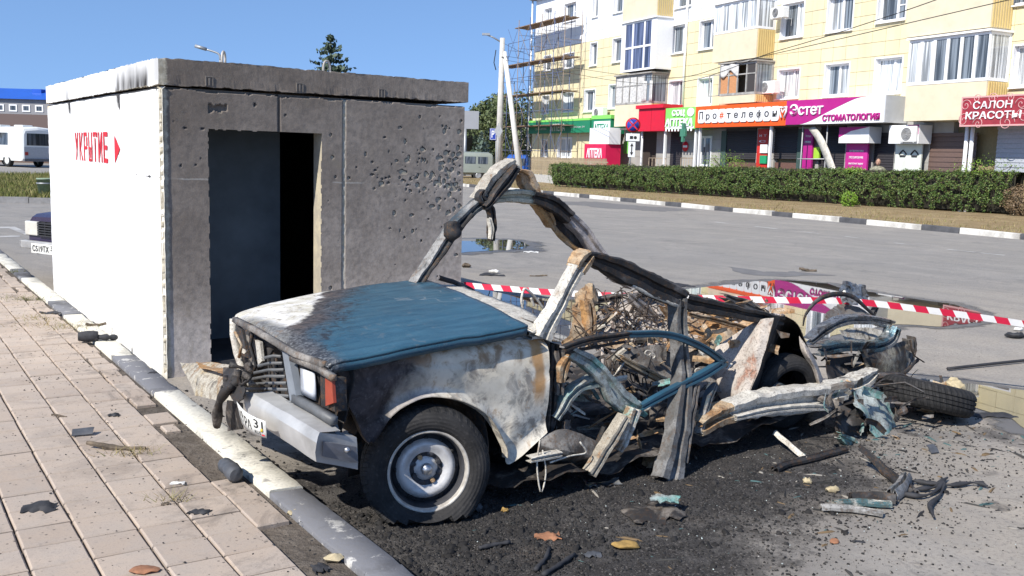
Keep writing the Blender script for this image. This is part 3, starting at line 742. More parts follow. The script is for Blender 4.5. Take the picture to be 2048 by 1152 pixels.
# ================================================================== APARTMENT BUILDING
YEL = lambda nm, c, v=.05: plain(nm, c, .7, var=v, scale=5, bump=.08, spec=.3)
t = NT('yellow_cladding'); r_ = t.rnd(); n = t.noise(1.2, 5, .6)
n9 = t.noise(1.0, 6, .7, t.scale(t.pos, (1.6, 1.6, .22)))
YPAN = t.done(t.mix(t.mul(t.ramp(n9, [(.48, 0), (.72, 1)]), .75), t.mix(r_, (.69, .605, .375), (.74, .655, .425)), (.56, .49, .33)), .6)
t = NT('white_cladding'); r_ = t.rnd(); n = t.noise(1.2, 5, .6)
WPAN = t.done(t.mix(t.mul(t.ramp(n, [(.4, 0), (.7, 1)]), .3), t.mix(r_, (.74, .75, .77), (.80, .81, .82)), (.68, .69, .70)), .6)
JOINTM = plain('cladding_joint', (.27, .22, .12), .8)
BEIGE = plain('beige_parapet', (.66, .58, .42), .75, var=.05, scale=3, bump=.1, dirt=.12)
BEIGE_D = plain('ribbed_tan_metal', (.60, .46, .20), .6, var=.06, scale=3, bump=0)
WUP = plain('white_window_plastic', (.80, .80, .80), .45, var=.03, bump=0)
REV = plain('white_reveal', (.76, .76, .77), .7, var=.04, bump=0)
GREYW = plain('grey_shop_wall', (.34, .33, .31), .8, var=.12, scale=2, bump=.15)
BASEW = plain('shop_wall_backing', (.16, .155, .15), .85, var=.15, scale=2)
ROOFE = plain('roof_edge_grey', (.22, .23, .25), .6)
WOODP = plain('scaffold_board', (.20, .13, .08), .85, var=.35, scale=6, bump=.3)
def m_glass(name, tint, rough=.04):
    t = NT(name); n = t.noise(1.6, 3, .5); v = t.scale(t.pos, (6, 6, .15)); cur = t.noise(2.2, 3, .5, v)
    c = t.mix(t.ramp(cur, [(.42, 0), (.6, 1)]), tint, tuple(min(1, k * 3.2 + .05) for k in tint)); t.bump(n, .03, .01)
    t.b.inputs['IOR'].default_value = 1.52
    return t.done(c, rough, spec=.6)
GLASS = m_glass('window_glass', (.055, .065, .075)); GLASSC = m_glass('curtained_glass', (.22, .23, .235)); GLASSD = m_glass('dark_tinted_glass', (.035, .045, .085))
SHUT = plain('dark_roller_shutter', (.035, .031, .033), .55, var=.12, bump=0); SHUTB = plain('brown_roller_shutter', (.13, .085, .07), .5, var=.1, bump=0)

bl = thing('apartment_building', 'long four storey yellow and white clad apartment block with shop signs below', 'building', FQ, math.atan2(FT[1], FT[0]))
def P3(s, off, z): return (s, -off, z)
def lb(m, s0, s1, o0, o1, z0, z1, mi=0): return m.ab((s0, -o0, z0), (s1, -o1, z1), mi)
SEND, ZR, ZG = 41.0, 11.3, 3.55
m = MB(); lb(m, 0, SEND, -.26, -11, 0, ZR); m.build('main_body', JOINTM, bl)
m = MB(); lb(m, -.35, SEND, .35, -11.3, ZR, ZR + .12); m.build('eaves', ROOFE, bl)
m = MB(); m.grid([[(-.35, -.35, ZR + .12), (-.35, 5.5, ZR + 1.9), (-.35, 11.3, ZR + .12)], [(SEND, -.35, ZR + .12), (SEND, 5.5, ZR + 1.9), (SEND, 11.3, ZR + .12)]], .02, smooth=False); m.build('roof', ROOFE, bl)
# windows: (px rect on the facade, style)
WINS = [
 # fourth floor
 (1089, 17, 1104, 46, 1), (1129, 6, 1152, 42, 2), (1186, -18, 1197, 34, 1), (1228, -22, 1246, 25, 1), (1352, -38, 1384, 14, 2),
 # third floor
 (1088, 112, 1102, 142, 1), (1127, 107, 1148, 137, 2), (1181, 86, 1194, 131, 1), (1226, 77, 1243, 124, 1),
 (1343, 50, 1374, 106, 2), (1400, 41, 1428, 98, 2), (1564, 6, 1607, 75, 2), (1656, -8, 1706, 62, 2), (1757, -20, 1812, 42, 2),
 # second floor
 (1084, 192, 1098, 228, 1), (1124, 186, 1147, 224, 2), (1169, 180, 1190, 223, 2), (1218, 170, 1236, 217, 1), (1338, 162, 1368, 213, 2),
 (1396, 157, 1424, 211, 2), (1556, 139, 1598, 197, 2), (1650, 128, 1697, 192, 2), (1750, 116, 1803, 187, 2), (2026, 90, 2085, 173, 2),
 (2020, -60, 2080, 8, 2),
 # ground floor left
 (1084, 280, 1095, 316, 1), (1116, 276, 1143, 316, 2),
]
holes = []
FRAMES = {}
def window(px, style):
    s0, s1, z0, z1 = frect(*px); holes.append((s0, s1, z0, z1))
    d = .22; w = MB(); rv = .012
    # reveal: four slanted inner sides, slightly proud sill
    for (a, b) in (((s0, z0), (s0, z1)), ((s1, z1), (s1, z0)), ((s0, z1), (s1, z1)), ((s1, z0), (s0, z0))):
        w.add([P3(a[0], .012, a[1]), P3(b[0], .012, b[1]), P3(b[0], -d, b[1]), P3(a[0], -d, a[1])], [(0, 1, 2, 3)])
    lb(w, s0 - .05, s1 + .05, .10, .013, z0 - .05, z0 - .008); tw = .05
    for q in ((s0 - tw, s0, z0, z1 + tw), (s1, s1 + tw, z0, z1 + tw), (s0, s1, z1, z1 + tw)): lb(w, q[0], q[1], .022, .002, q[2], q[3])
    wo_ = w.build('window', REV, bl)
    f = MB(); fw = .065
    for q in ((s0, s0 + fw, z0, z1), (s1 - fw, s1, z0, z1), (s0 + fw, s1 - fw, z1 - fw, z1), (s0 + fw, s1 - fw, z0, z0 + fw + .03)): lb(f, q[0], q[1], -d + .06, -d, q[2], q[3])
    cuts = [s0 + fw, s1 - fw]
    if style == 2:
        c = s0 + (s1 - s0) * (.62 if (int(px[0]) % 3) else .5); lb(f, c - .05, c + .05, -d + .07, -d, z0 + fw, z1 - fw); cuts = [s0 + fw, c - .05, c + .05, s1 - fw]
        if int(px[0]) % 2: lb(f, cuts[2], cuts[3], -d + .055, -d, z0 + (z1 - z0) * .5 - .02, z0 + (z1 - z0) * .5 + .02)
    f.build('frame', WUP, wo_)
    g = MB()
    for k in range(0, len(cuts), 2): g = MB(); lb(g, cuts[k], cuts[k + 1], -d + .03, -d + .01, z0 + fw, z1 - fw); g.build('pane', [GLASS, GLASSC][int(rng.random() < .45)], wo_)
for w in WINS: window(w[:4], w[4])

# cladding panels with recessed joints; the largest are objects, the small far ones one mesh
def cutrect(r, hs):
    out = [r]
    for (a0, a1, b0, b1) in hs:
        nx = []
        for (s0, s1, z0, z1) in out:
            if a1 <= s0 or a0 >= s1 or b1 <= z0 or b0 >= z1: nx.append((s0, s1, z0, z1)); continue
            if a0 > s0: nx.append((s0, a0, z0, z1))
            if a1 < s1: nx.append((a1, s1, z0, z1))
            m0, m1 = max(s0, a0), min(s1, a1)
            if b0 > z0: nx.append((m0, m1, z0, b0))
            if b1 < z1: nx.append((m0, m1, b1, z1))
        out = [q for q in nx if q[1] - q[0] > .015 and q[3] - q[2] > .015]
    return out
hh = [(a - .004, b + .004, c - .004, d + .004) for a, b, c, d in holes]
far_y, far_w = MB(), MB(); npan = 0
ZB = 8.21
cells = []
for j in range(16):
    z0 = ZG + j * .51; z1 = min(z0 + .51, ZR)
    for i in range(-1, 63):
        s0 = max(0, i * .66 + (.0)); s1 = (i + 1) * .66
        if s1 <= 0: continue
        cells.append((s1, s0, z0, z1))
cells.sort(reverse=True)
for s1, s0, z0, z1 in cells:
    white = (z0 + z1) / 2 > ZB
    if s0 > 36.5: vis = False
    else: vis = True
    rs = cutrect((s0 + .006, s1 - .006, z0 + .007, z1 - .007), hh)
    if not rs: continue
    bend = rng.normal(0, .004)
    big = vis and npan < 290 and s0 > 14.5
    mm = MB() if big else (far_w if white else far_y)
    for q in rs: lb(mm, q[0], q[1], .006 + bend, -.25, q[2], q[3])
    if big: npan += 1; mm.build('cladding_panel', WPAN if white else YPAN, bl)
for q, nm, mt in ((far_y, 'distant_yellow_panels', YPAN), (far_w, 'distant_white_panels', WPAN)): tag(q.build(nm, mt, bl), kind='stuff')
# gable end towards the far left
m = MB(); lb(m, -.02, .0, 0, -11, 0, ZR); m.build('gable_wall', YPAN, bl)
# downpipes
def pipe(x, y0, y1, off=.1, mat=WUP, r=.055):
    s, z1 = fac(x, y0); z0 = fac(x, y1)[1]; m = MB(); m.tube([P3(s, off, z0), P3(s, off, z1)], r, 10)
    return m.build('downpipe', mat, bl)
pipe(1379, 0, 212); pipe(1069, 2, 300, .12)

# balconies -----------------------------------------------------------
def bal(front, side_x, proj=.95, name='balcony', style='white', glass=GLASS, n=5, roof=True, parapet=None, cols=None):
    """front: px (x0,ytop0,x1,ybot1) of the glazed front face at its mid column"""
    x0, yt, x1, yb = front
    s0 = fac(x0, (yt + yb) / 2, proj)[0]; s1 = fac(x1, (yt + yb) / 2, proj)[0]; xm = (x0 + x1) / 2
    z1 = fac(xm, yt, proj)[1]; z0 = fac(xm, yb, proj)[1]
    fr_m = {'white': WUP, 'old': PM('weathered_frame', (.36, .35, .33), .7, var=.3, scale=4, dirt=.4)}[style]
    b = MB(); lb(b, s0, s1, proj, proj - .05, z0, z0 + .10); lb(b, s0, s1, proj, proj - .05, z1 - .09, z1)
    lb(b, s0, s0 + .05, proj - .05, 0, z0, z0 + .10); lb(b, s1 - .05, s1, proj - .05, 0, z0, z0 + .1); lb(b, s1 - .05, s1, proj - .05, 0, z1 - .09, z1); lb(b, s0, s0 + .05, proj - .05, 0, z1 - .09, z1)
    for k in range(n + 1):
        c = s0 + (s1 - s0) * k / n; w_ = .06 if style == 'white' else .03
        lb(b, max(s0, c - w_), min(s1, c + w_), proj + .01, proj - .05, z0 + .1, z1 - .09)
    lb(b, s1 - .05, s1 + .004, .12, .0, z0 + .1, z1 - .09)
    if style == 'old': lb(b, s0, s1, proj + .005, proj - .04, z0 + (z1 - z0) * .62, z0 + (z1 - z0) * .66)
    root = b.build(name, fr_m, bl)
    for k in range(n):
        c0 = s0 + (s1 - s0) * k / n + .055; c1 = s0 + (s1 - s0) * (k + 1) / n - .055
        g = MB(); lb(g, c0, c1, proj - .02, proj - .035, z0 + .1, z1 - .09); gm_ = glass if not callable(glass) else glass(k); 
        if gm_ is not None: g.build('pane', gm_, root)
    g = MB(); lb(g, s1 - .03, s1 - .012, proj - .06, .05, z0 + .1, z1 - .09)
    if glass is not GLASSD: g.build('side_pane', GLASSC if style == 'white' else GLASS, root)
    else: g.build('side_panel', WUP, root)
    g = MB(); lb(g, s0 + .012, s0 + .03, proj - .06, .05, z0 + .1, z1 - .09); g.build('side_pane', GLASS, root)
    m = MB(); lb(m, s0 - .06, s1 + .06, proj + .1, .01, z1 + .003, z1 + .07); m.build('roof', WUP if style == 'white' else PM('old_tin_roof', (.34, .32, .29), .6, dirt=.3), root)
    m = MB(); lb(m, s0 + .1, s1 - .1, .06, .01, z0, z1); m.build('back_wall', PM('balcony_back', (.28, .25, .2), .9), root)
    if parapet is not None:
        zp = fac(xm, parapet, proj)[1]; m = MB(); lb(m, s0, s1, proj - .012, proj - .07, zp, z0 - .012); lb(m, s0, s0 + .06, proj - .07, .01, zp, z0 - .012); lb(m, s0 + .06, s1, proj - .07, .01, zp, zp + .08)
        pr = m.build('parapet', BEIGE, root); r_ = MB(); lb(r_, s1 - .02, s1, proj - .07, .01, zp + .08, z0 - .012)
        k = 8
        for i in range(k): o_ = .06 + (proj - .16) * i / (k - 1); lb(r_, s1, s1 + .025, o_ - .028, o_ + .028, zp + .03, z0 - .02)
        r_.build('ribbed_side', BEIGE_D, root)
    return root, s0, s1, z0, z1
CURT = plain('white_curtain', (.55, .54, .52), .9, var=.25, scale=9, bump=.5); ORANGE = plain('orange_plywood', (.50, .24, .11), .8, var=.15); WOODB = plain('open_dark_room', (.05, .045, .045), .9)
b1 = bal((1243, 42, 1312, 141), 1330, n=3, glass=GLASSD)
m = MB(); s0, s1, z0, z1 = b1[1:]; zc = z0 + (z1 - z0) * .48
lb(m, s0, s1, .962, .945, zc - .05, zc + .05); lb(m, s0 + (s1 - s0) * .86, s1 + .002, .963, .94, z0, z1); lb(m, s0 - .002, s0 + (s1 - s0) * .12, .963, .94, z0, z1); lb(m, s1 - .01, s1 + .006, .955, .02, z0 + .05, z1 - .05); m.build('white_cladding', WUP, b1[0])
b2 = bal((1231, 150, 1303, 208), 1327, style='old', n=5, glass=lambda k: CURT if k < 4 else GLASS, parapet=252)
for i in range(7):
    s0, s1, z0, z1 = b2[1:]; c = s1 - .05 - i * .13
    if i in (2, 3): continue
    P = [[P3(c + .07 * k + .02 * noise.noise(Vector((i, k, j))), .97 - .5 * 0, z1 - .35 - (z1 - z0 - .45) * j / 6 - .05 * abs(k - 1)) for k in range(3)] for j in range(7)]
    mm = MB(); mm.grid(P, .01); mm.build('hanging_cloth', CURT, b2[0])
b3 = bal((1429, 3, 1516, 63), 1540, n=5, glass=GLASSC, parapet=120)
b4 = bal((1440, 126, 1511, 190), 1537, style='old', n=4, glass=lambda k: [ORANGE, ORANGE, None, WOODB][k], parapet=206)
s0, s1, z0, z1 = b4[1:]; mm = MB()
P = [[P3(s0 + .03 + (s1 - s0) * .52 * i / 9, 1.0 + .03 * math.sin(i * 1.3), z1 - .02 - (.42 + .16 * math.sin(i * .9)) * j / 5) for i in range(10)] for j in range(6)]
mm.grid(P, .01); mm.build('tied_white_curtain', CURT, b4[0])
sa, sb_, za, zb = frect(1419, 150, 1440, 193, .95); mm = MB()
for q in ((sa, sa + .04, za, zb), (sb_ - .04, sb_, za, zb), (sa, sb_, za, za + .04), (sa, sb_, zb - .04, zb)): lb(mm, q[0], q[1], 1.0, .96, q[2], q[3])
mm.build('open_casement', PM('weathered_frame', (.36, .35, .33)), b4[0])
b5 = bal((1817, 72, 1978, 166), 2000, n=6, glass=lambda k: GLASS if k > 1 else GLASSC, parapet=240)
# parapets of the balconies above the frame
for x0, x1, yt, yb in ((1246, 1314, -60, 38), (1817, 1984, -60, 64)):
    s0, s1 = fac(x0, 10, .95)[0], fac(x1, 10, .95)[0]; xm = (x0 + x1) / 2; z1, z0 = fac(xm, yt, .95)[1], fac(xm, yb, .95)[1]
    m = MB(); lb(m, s0, s1, .94, .01, z0, z1); pr = m.build('upper_balcony', BEIGE, bl); r_ = MB()
    for i in range(8): o_ = .06 + .8 * i / 7; lb(r_, s1, s1 + .025, o_ - .028, o_ + .028, z0 + .02, z1)
    r_.build('ribbed_side', BEIGE_D, pr)

# ground floor shops ------------------------------------------------------
def grect(x0, y0, x1, y1, mat, name, o0=-.02, o1=-.24, parent=bl):
    s0, s1, z0, z1 = frect(x0, y0, x1, y1); m = MB(); lb(m, s0, s1, o0, o1, max(0, z0), z1); return m.build(name, mat, parent)
shopw = MB()
def slats(x0, y0, x1, y1, mat, name='roller_shutter', off=-.0, pitch=.09):
    s0, s1, z0, z1 = frect(x0, y0, x1, y1); z0 = max(.1, z0); m = MB(); k = max(2, int((z1 - z0) / pitch))
    for i in range(k):
        a = z0 + (z1 - z0) * i / k; b = z0 + (z1 - z0) * (i + 1) / k
        m.add([P3(s0, off, a + .004), P3(s1, off, a + .004), P3(s1, off - .022, b), P3(s0, off - .022, b), P3(s0, off - .06, a), P3(s1, off - .06, a)], [(0, 1, 2, 3), (0, 4, 5, 1)])
    lb(m, s0, s1, off + .03, off - .06, z1, z1 + .12)
    return m.build(name, mat, bl)
# left yellow ground floor stays clad, the rest is grey stone tiles
s_l = fac(1225, 290)[0]
m = MB()
for j in range(5):
    for i in range(36):
        s0 = i * .55; z0 = .0 + j * .71
        for q in cutrect((max(s0, 0) + .004, min(s0 + .55, s_l) - .004, z0 + .004, z0 + .706), hh): lb(m, q[0], q[1], .0, -.25, q[2], q[3])
        if s0 > s_l: break
m.build('ground_floor_cladding', YPAN, bl)
shop_holes = [frect(*q) for q in ((1340, 266, 1364, 345), (1403, 272, 1423, 335), (1452, 262, 1512, 345), (1548, 255, 1594, 345), (1638, 250, 1690, 345), (1746, 270, 1788, 345), (1858, 271, 1951, 345), (1992, 255, 2110, 345), (1283, 262, 1312, 345))]
tcount2 = 0
for i in range(0, 26):
    for j in range(4):
        s0 = s_l + i * .86; z0 = .0 + j * .87
        for q in cutrect((s0 + .005, s0 + .855, z0 + .005, z0 + .865), [(a, b, max(0, c - .5), d) for a, b, c, d in shop_holes]):
            m = MB(); lb(m, q[0], q[1], -.01, -.25, q[2], q[3]); m.build('wall_tile', GREYW, bl)
slats(1340, 266, 1364, 345, SHUT, 'dark_door'); slats(1452, 262, 1512, 318, SHUT); slats(1548, 258, 1594, 318, SHUT); slats(1640, 255, 1690, 345, SHUT); slats(1748, 272, 1788, 345, SHUT); slats(1858, 273, 1951, 345, SHUTB, pitch=.16); slats(1992, 258, 2110, 345, plain('pale_roller_shutter', (.36, .38, .42), .6, bump=0), pitch=.14)
grect(1283, 262, 1312, 345, PM('dark_doorway', (.04, .03, .025), .8), 'doorway', -.1)
DG = plain('dark_green_frame', (.05, .085, .075), .6); 
grect(1442, 262, 1452, 345, DG, 'green_frame', .03); grect(1595, 258, 1606, 345, DG, 'green_frame', .03)
sa, sb_, za, zb = frect(1402, 272, 1423, 333); dr_ = MB()
for q in ((sa, sa + .09, za, zb), (sb_ - .09, sb_, za, zb), (sa + .09, sb_ - .09, zb - .1, zb), (sa + .09, sb_ - .09, za, za + .1)): lb(dr_, q[0], q[1], .03, -.05, q[2], q[3])
dd_ = dr_.build('shop_door', WUP, bl); m = MB(); lb(m, sa + .09, sb_ - .09, .0, -.02, za + .1, zb - .1); m.build('door_glass', GLASS, dd_)
m = MB(); lb(m, sa + .2, sa + .33, .008, .002, za + .9, za + 1.35); m.build('notice', WUP, dd_)
m = MB(); hb = frect(1458, 318, 1512, 345); lb(m, hb[0], hb[1], .02, -.1, .3, hb[3] - .15); m.build('brown_panel', PM('brown_panel', (.14, .075, .06), .7), bl)
m = MB(); hb = frect(1550, 318, 1594, 345); lb(m, hb[0], hb[1], .02, -.1, .3, hb[3] - .15); m.build('brown_panel', PM('brown_panel', (.14, .075, .06), .7), bl)
# canopy underside, posts
m = MB(); s0, s1 = fac(1275, 250)[0], fac(1806, 245)[0]; lb(m, s0, s1, 1.05, .01, 3.08, 3.16); m.build('canopy', PM('canopy_soffit', (.12, .115, .11), .8), bl)
for x in (1330, 1391, 1541):
    s, _ = fac(x, 290, .9); m = MB(); lb(m, s - .05, s + .05, .95, .85, 0, 3.08); m.build('white_post', WUP, bl)
s, _ = fac(1399, 290, .9); m = MB(); lb(m, s - .05, s + .05, .95, .85, 0, 3.08); m.build('white_post', WUP, bl)
for x in (1336, 1288):
    s, _ = fac(x, 290, .6); m = MB(); m.tube([P3(s - .25, .55, 3.05), P3(s - .2, .62, 2.9), P3(s, .72, 2.65), P3(s, .72, .2)], .06, 9); m.build('downpipe', WUP, bl)
for x in (1932, 1943):
    s, _ = fac(x, 290, .5); m = MB(); m.tube([P3(s, .5, 0), P3(s, .5, 3.1)], .065, 9); m.build('downpipe', WUP, bl)
for x in (1603, 1652):
    s, _ = fac(x, 300, .8); m = MB(); m.tube([P3(s, .8, 0), P3(s, .8, 3.1)], .025, 6); m.build('thin_post', plain('grey_post', (.4, .4, .4), .5), bl)
for a, b in ((1595, 1652), (1652, 1668)):
    sa, za = fac(a, 318, .8); sb_, zb = fac(b, 318 + (16 if a == 1652 else 0), .8); m = MB(); m.tube([P3(sa, .8, za), P3(sb_, .8, zb)], .025, 6); m.build('handrail', PM('grey_post', (.4, .4, .4), .5), bl)
for x0, x1 in ((1298, 1332), (1362, 1388)):
    s0, z_ = fac(x0, 316, .9); s1, _ = fac(x1, 316, .9); m = MB(); m.tube([P3(s0, .9, z_), P3(s1, .9, z_)], .022, 6)
    for k in range(6): m.tube([P3(s0 + (s1 - s0) * k / 5, .9, .2), P3(s0 + (s1 - s0) * k / 5, .9, z_)], .014, 5)
    m.build('railing', PM('rail_tan', (.36, .28, .2), .6), bl)
m = MB(); s0, z0 = fac(1625, 255, .85); s1, z1 = fac(1675, 340, .95)
P = catmull([P3(s0, .9, z0), P3(s0 + (s1 - s0) * .45, 1.0, z0 + (z1 - z0) * .38), P3(s1, 1.1, z1 - .2)], 12)
m.grid([[p + np.array([o_, 0, o_ * .3]) for o_ in (-.17, 0, .17)] for p in P], .05); m.build('fallen_canopy_strip', plain('dirty_white_panel', (.55, .52, .45), .7, dirt=.5), bl)

# ------------------------------------------------------------------ text and signs
FONT = None
def text_mesh(s, size_x, size_z, depth, name, mat, parent, s0, zb, off, spread=1.0, shear=0.0, bold=0.0, ital=False):
    cu = bpy.data.curves.new(name, 'FONT'); cu.body = s; cu.extrude = depth / 2; cu.offset = bold; cu.space_character = spread; cu.shear = shear; cu.resolution_u = 3
    tmp = bpy.data.objects.new(name, cu); COL.objects.link(tmp); bpy.context.view_layer.update()
    me = bpy.data.meshes.new_from_object(tmp.evaluated_get(bpy.context.evaluated_depsgraph_get())); bpy.data.objects.remove(tmp); bpy.data.curves.remove(cu)
    V = np.zeros(len(me.vertices) * 3); me.vertices.foreach_get('co', V); V = V.reshape(-1, 3)
    lo, hi = V.min(0), V.max(0); sx = size_x / (hi[0] - lo[0]); sz = size_z / (hi[1] - lo[1])
    W = np.stack([s0 + (V[:, 0] - lo[0]) * sx, -(off + V[:, 2]), zb + (V[:, 1] - lo[1]) * sz], 1)
    me.vertices.foreach_set('co', W.astype(np.float32).ravel()); me.materials.clear(); me.materials.append(mat); me.update(); me.name = name
    return link(name, me, parent)
def fsign(name, label, cat='sign', group=None):
    return thing(name, label, cat, FQ, math.atan2(FT[1], FT[0]), group)
def board(root, px, off, th, mat, name='board'):
    s0, s1, z0, z1 = frect(*px, off); m = MB(); lb(m, s0, s1, off, off - th, z0, z1); m.build(name, mat, root); return s0, s1, z0, z1
flat = lambda nm, c, r=.45: plain(nm, c, r, var=.06, scale=3, bump=0, spec=.35, dirt=.10)
GREEN, LGREEN, CRIM, SRED, ORNG, MAGE, SWH = flat('sign_dark_green', (.015, .20, .10)), flat('sign_light_green', (.22, .62, .12)), flat('sign_crimson', (.62, .015, .08)), flat('sign_red', (.60, .01, .035)), flat('sign_orange', (.80, .10, .012)), flat('sign_magenta', (.40, .015, .20)), flat('sign_white', (.80, .80, .80))
SGREY = flat('sign_side_grey', (.50, .51, .52)); DTX = flat('dark_lettering', (.05, .05, .055)); BLK = plain('matt_black', (.015, .015, .016), .7, bump=0)
# green pharmacy fascia behind the scaffold
r = fsign('pharmacy_fascia', 'dark green pharmacy fascia board behind the scaffolding')
s0, s1, z0, z1 = board(r, (1057, 243, 1180, 266), .5, .45, GREEN); m = MB(); lb(m, s0, s1, .52, .05, z1 + .003, z1 + .12); m.build('top_edge', LGREEN, r)
w_ = s1 - s0; text_mesh('АПТЕКА', w_ * .24, .42, .03, 'letters', SWH, r, s0 + w_ * .38, z0 + .12, .5); text_mesh('сеть аптек', w_ * .2, .13, .02, 'letters', SGREY, r, s0 + w_ * .12, z0 + .2, .5); text_mesh('телефон 24', w_ * .22, .13, .02, 'letters', SGREY, r, s0 + w_ * .7, z0 + .25, .5)
r = fsign('pharmacy_box_sign', 'white lettered pharmacy sign box in a light green frame')
s0, s1, z0, z1 = board(r, (1183, 238, 1221, 267), .9, .85, GREEN); m = MB(); lb(m, s0, s1 + .05, .93, .05, z1 + .003, z1 + .2); m.build('top_edge', LGREEN, r)
m = MB(); lb(m, s0 + .3, s1 - .02, .925, .903, z0 + .05, z1 - .12); m.build('face', SWH, r); text_mesh('АПТЕКА', (s1 - s0) - .55, z1 - z0 - .35, .03, 'letters', flat('sign_letter_green', (.02, .22, .12)), r, s0 + .38, z0 + .1, .93, bold=.02)
r = fsign('crimson_pharmacy_sign', 'crimson pharmacy sign box with opening hours above the hedge')
s0, s1, z0, z1 = board(r, (1168, 288, 1211, 345), 1.6, .9, CRIM); z1b = z1
text_mesh('АПТЕКА', (s1 - s0) * .72, .5, .03, 'letters', SWH, r, s0 + (s1 - s0) * .12, z1 - .72, 1.605, bold=.03); text_mesh('РАБОТАЕТ:', (s1 - s0) * .5, .2, .03, 'letters', SWH, r, s0 + (s1 - s0) * .22, z1 - 1.08, 1.605); text_mesh('8.00 – 20.00', (s1 - s0) * .72, .28, .03, 'letters', SWH, r, s0 + (s1 - s0) * .14, z1 - 1.48, 1.605, bold=.02)
m = MB(); lb(m, s0 + .35, s1 + .1, 1.5, .8, z1 + .004, z1 + .85); m.build('white_upper_box', SWH, r)
r = fsign('red_blank_sign', 'blank red shop sign box with a small overhanging cap')
s0, s1, z0, z1 = board(r, (1277, 217, 1329, 262), 1.1, 1.0, SRED); m = MB(); lb(m, s0 - .12, s1 + .02, 1.22, .1, z1 + .003, z1 + .18); m.build('cap', SRED, r); m = MB(); lb(m, (s0 + s1) / 2 - .01, (s0 + s1) / 2 + .01, 1.106, 1.101, z0, z1); m.build('seam', plain('dark_red', (.25, .005, .02), .5, bump=0), r)
r = fsign('green_white_pharmacy_sign', 'light green and white social pharmacy sign with white letters in two rows')
s0, s1, z0, z1 = board(r, (1331, 215, 1391, 258), 1.1, 1.0, LGREEN); w_ = s1 - s0; h_ = z1 - z0
m = MB(); lb(m, s0 + w_ * .02, s1 - w_ * .04, 1.112, 1.103, z0 + .02, z0 + h_ * .12)
for k in range(9): lb(m, s0 + w_ * (.02 + .105 * k), s0 + w_ * (.07 + .105 * k), 1.115, 1.103, z0 - .1, z0 + h_ * .1)
m.build('fringe', SWH, r)
text_mesh('СОЦ', w_ * .42, h_ * .34, .05, 'letters', SWH, r, s0 + w_ * .24, z0 + h_ * .56, 1.13, bold=.03); text_mesh('АПТЕКА', w_ * .92, h_ * .38, .05, 'letters', SWH, r, s0 + w_ * .02, z0 + h_ * .12, 1.13, bold=.03)
m = MB(); m.prism([(s0 + w_ * (.85 + .11 * math.cos(k * .42)), z0 + h_ * (.76 + .2 * math.sin(k * .42))) for k in range(15)], 1.105, 1.14, lambda a, b, h: (a, -h, b)); m.build('leaf_emblem', SWH, r)
m = MB(); sc_ = s0 + w_ * .72; lb(m, sc_ - .2, sc_ + .2, 1.3, 1.2, z0 - .35, z0 + .0); lb(m, sc_ - .07, sc_ + .07, 1.31, 1.19, z0 - .6, z0 + .25); m.build('pharmacy_cross', flat('cross_green', (.06, .2, .13)), r)
r = fsign('phone_shop_sign', 'orange phone shop sign with letters on rounded white tiles')
s0, s1, z0, z1 = board(r, (1391, 208, 1572, 253), 1.12, 1.0, ORNG); w_ = s1 - s0; h_ = z1 - z0
txt = 'Про#телефон'
for k, ch in enumerate(txt):
    a = s0 + w_ * (.045 + .0815 * k); b = a + w_ * .077; c0, c1 = z0 + h_ * .2, z0 + h_ * .82; rr = .09
    poly = [(x + rr * math.cos(th), z + rr * math.sin(th)) for (x, z, t0) in ((b - rr, c1 - rr, 0), (a + rr, c1 - rr, 90), (a + rr, c0 + rr, 180), (b - rr, c0 + rr, 270)) for th in (R(t0), R(t0 + 30), R(t0 + 60), R(t0 + 90))]
    m = MB(); m.prism(poly, 1.125, 1.17, lambda x, z, h: (x, -h, z)); ti = m.build('letter_tile', SWH, r)
    up = ch in 'П#'; hs = {'П': .36, '#': .3, 'р': .33, 'ф': .42}.get(ch, .25)
    text_mesh(ch, w_ * (.044 if ch != 'ф' else .05), h_ * hs, .02, 'letter', DTX if ch != '#' else ORNG, ti, a + w_ * .017, z0 + h_ * (.38 if ch not in 'рф' else .28), 1.175, bold=.012)
r = fsign('dental_sign', 'magenta and white dental clinic sign with a sweeping diagonal')
s0, s1, z0, z1 = board(r, (1573, 196, 1768, 247), 1.12, 1.1, SWH); w_ = s1 - s0; h_ = z1 - z0
m = MB(); cur_ = catmull([(s0, z0), (s0 + w_ * .22, z0 + h_ * .05), (s0 + w_ * .5, z0 + h_ * .55), (s0 + w_ * .72, z0 + h_ * .92), (s0 + w_ * .84, z1)], 24); m.prism([tuple(p) for p in cur_] + [(s0, z1)], 1.123, 1.127, lambda a, b, h: (a, -h, b)); m.build('magenta_field', MAGE, r)
text_mesh('Эстет', w_ * .36, h_ * .46, .05, 'letters', SWH, r, s0 + w_ * .05, z0 + h_ * .38, 1.15, bold=.012); text_mesh('СТОМАТОЛОГИЯ', w_ * .56, h_ * .26, .04, 'letters', MAGE, r, s0 + w_ * .41, z0 + h_ * .1, 1.15, bold=.03)
m = MB(); lb(m, s1 + .003, s1 + .05, 1.115, .05, z0, z1); m.build('grey_end', SGREY, r)
m = MB(); q0 = s0 - .12
for sg in (-1, 1): m.tube([(q0 + sg * .08, -1.2, z0 + h_ * .3), (q0 + sg * .2, -1.2, z0 + h_ * .55), (q0 + sg * .2, -1.2, z0 + h_ * .75), (q0 + sg * .03, -1.2, z0 + h_ * .72)], .04, 7)
m.tube([(q0 - .1, -1.2, z0 + h_ * .66), (q0, -1.2, z0 + h_ * .5), (q0 + .1, -1.2, z0 + h_ * .66)], .03, 7); m.build('tooth_emblem', SWH, r)
r = fsign('beauty_salon_sign', 'dark red beauty salon sign with pale scrollwork and white lettering')
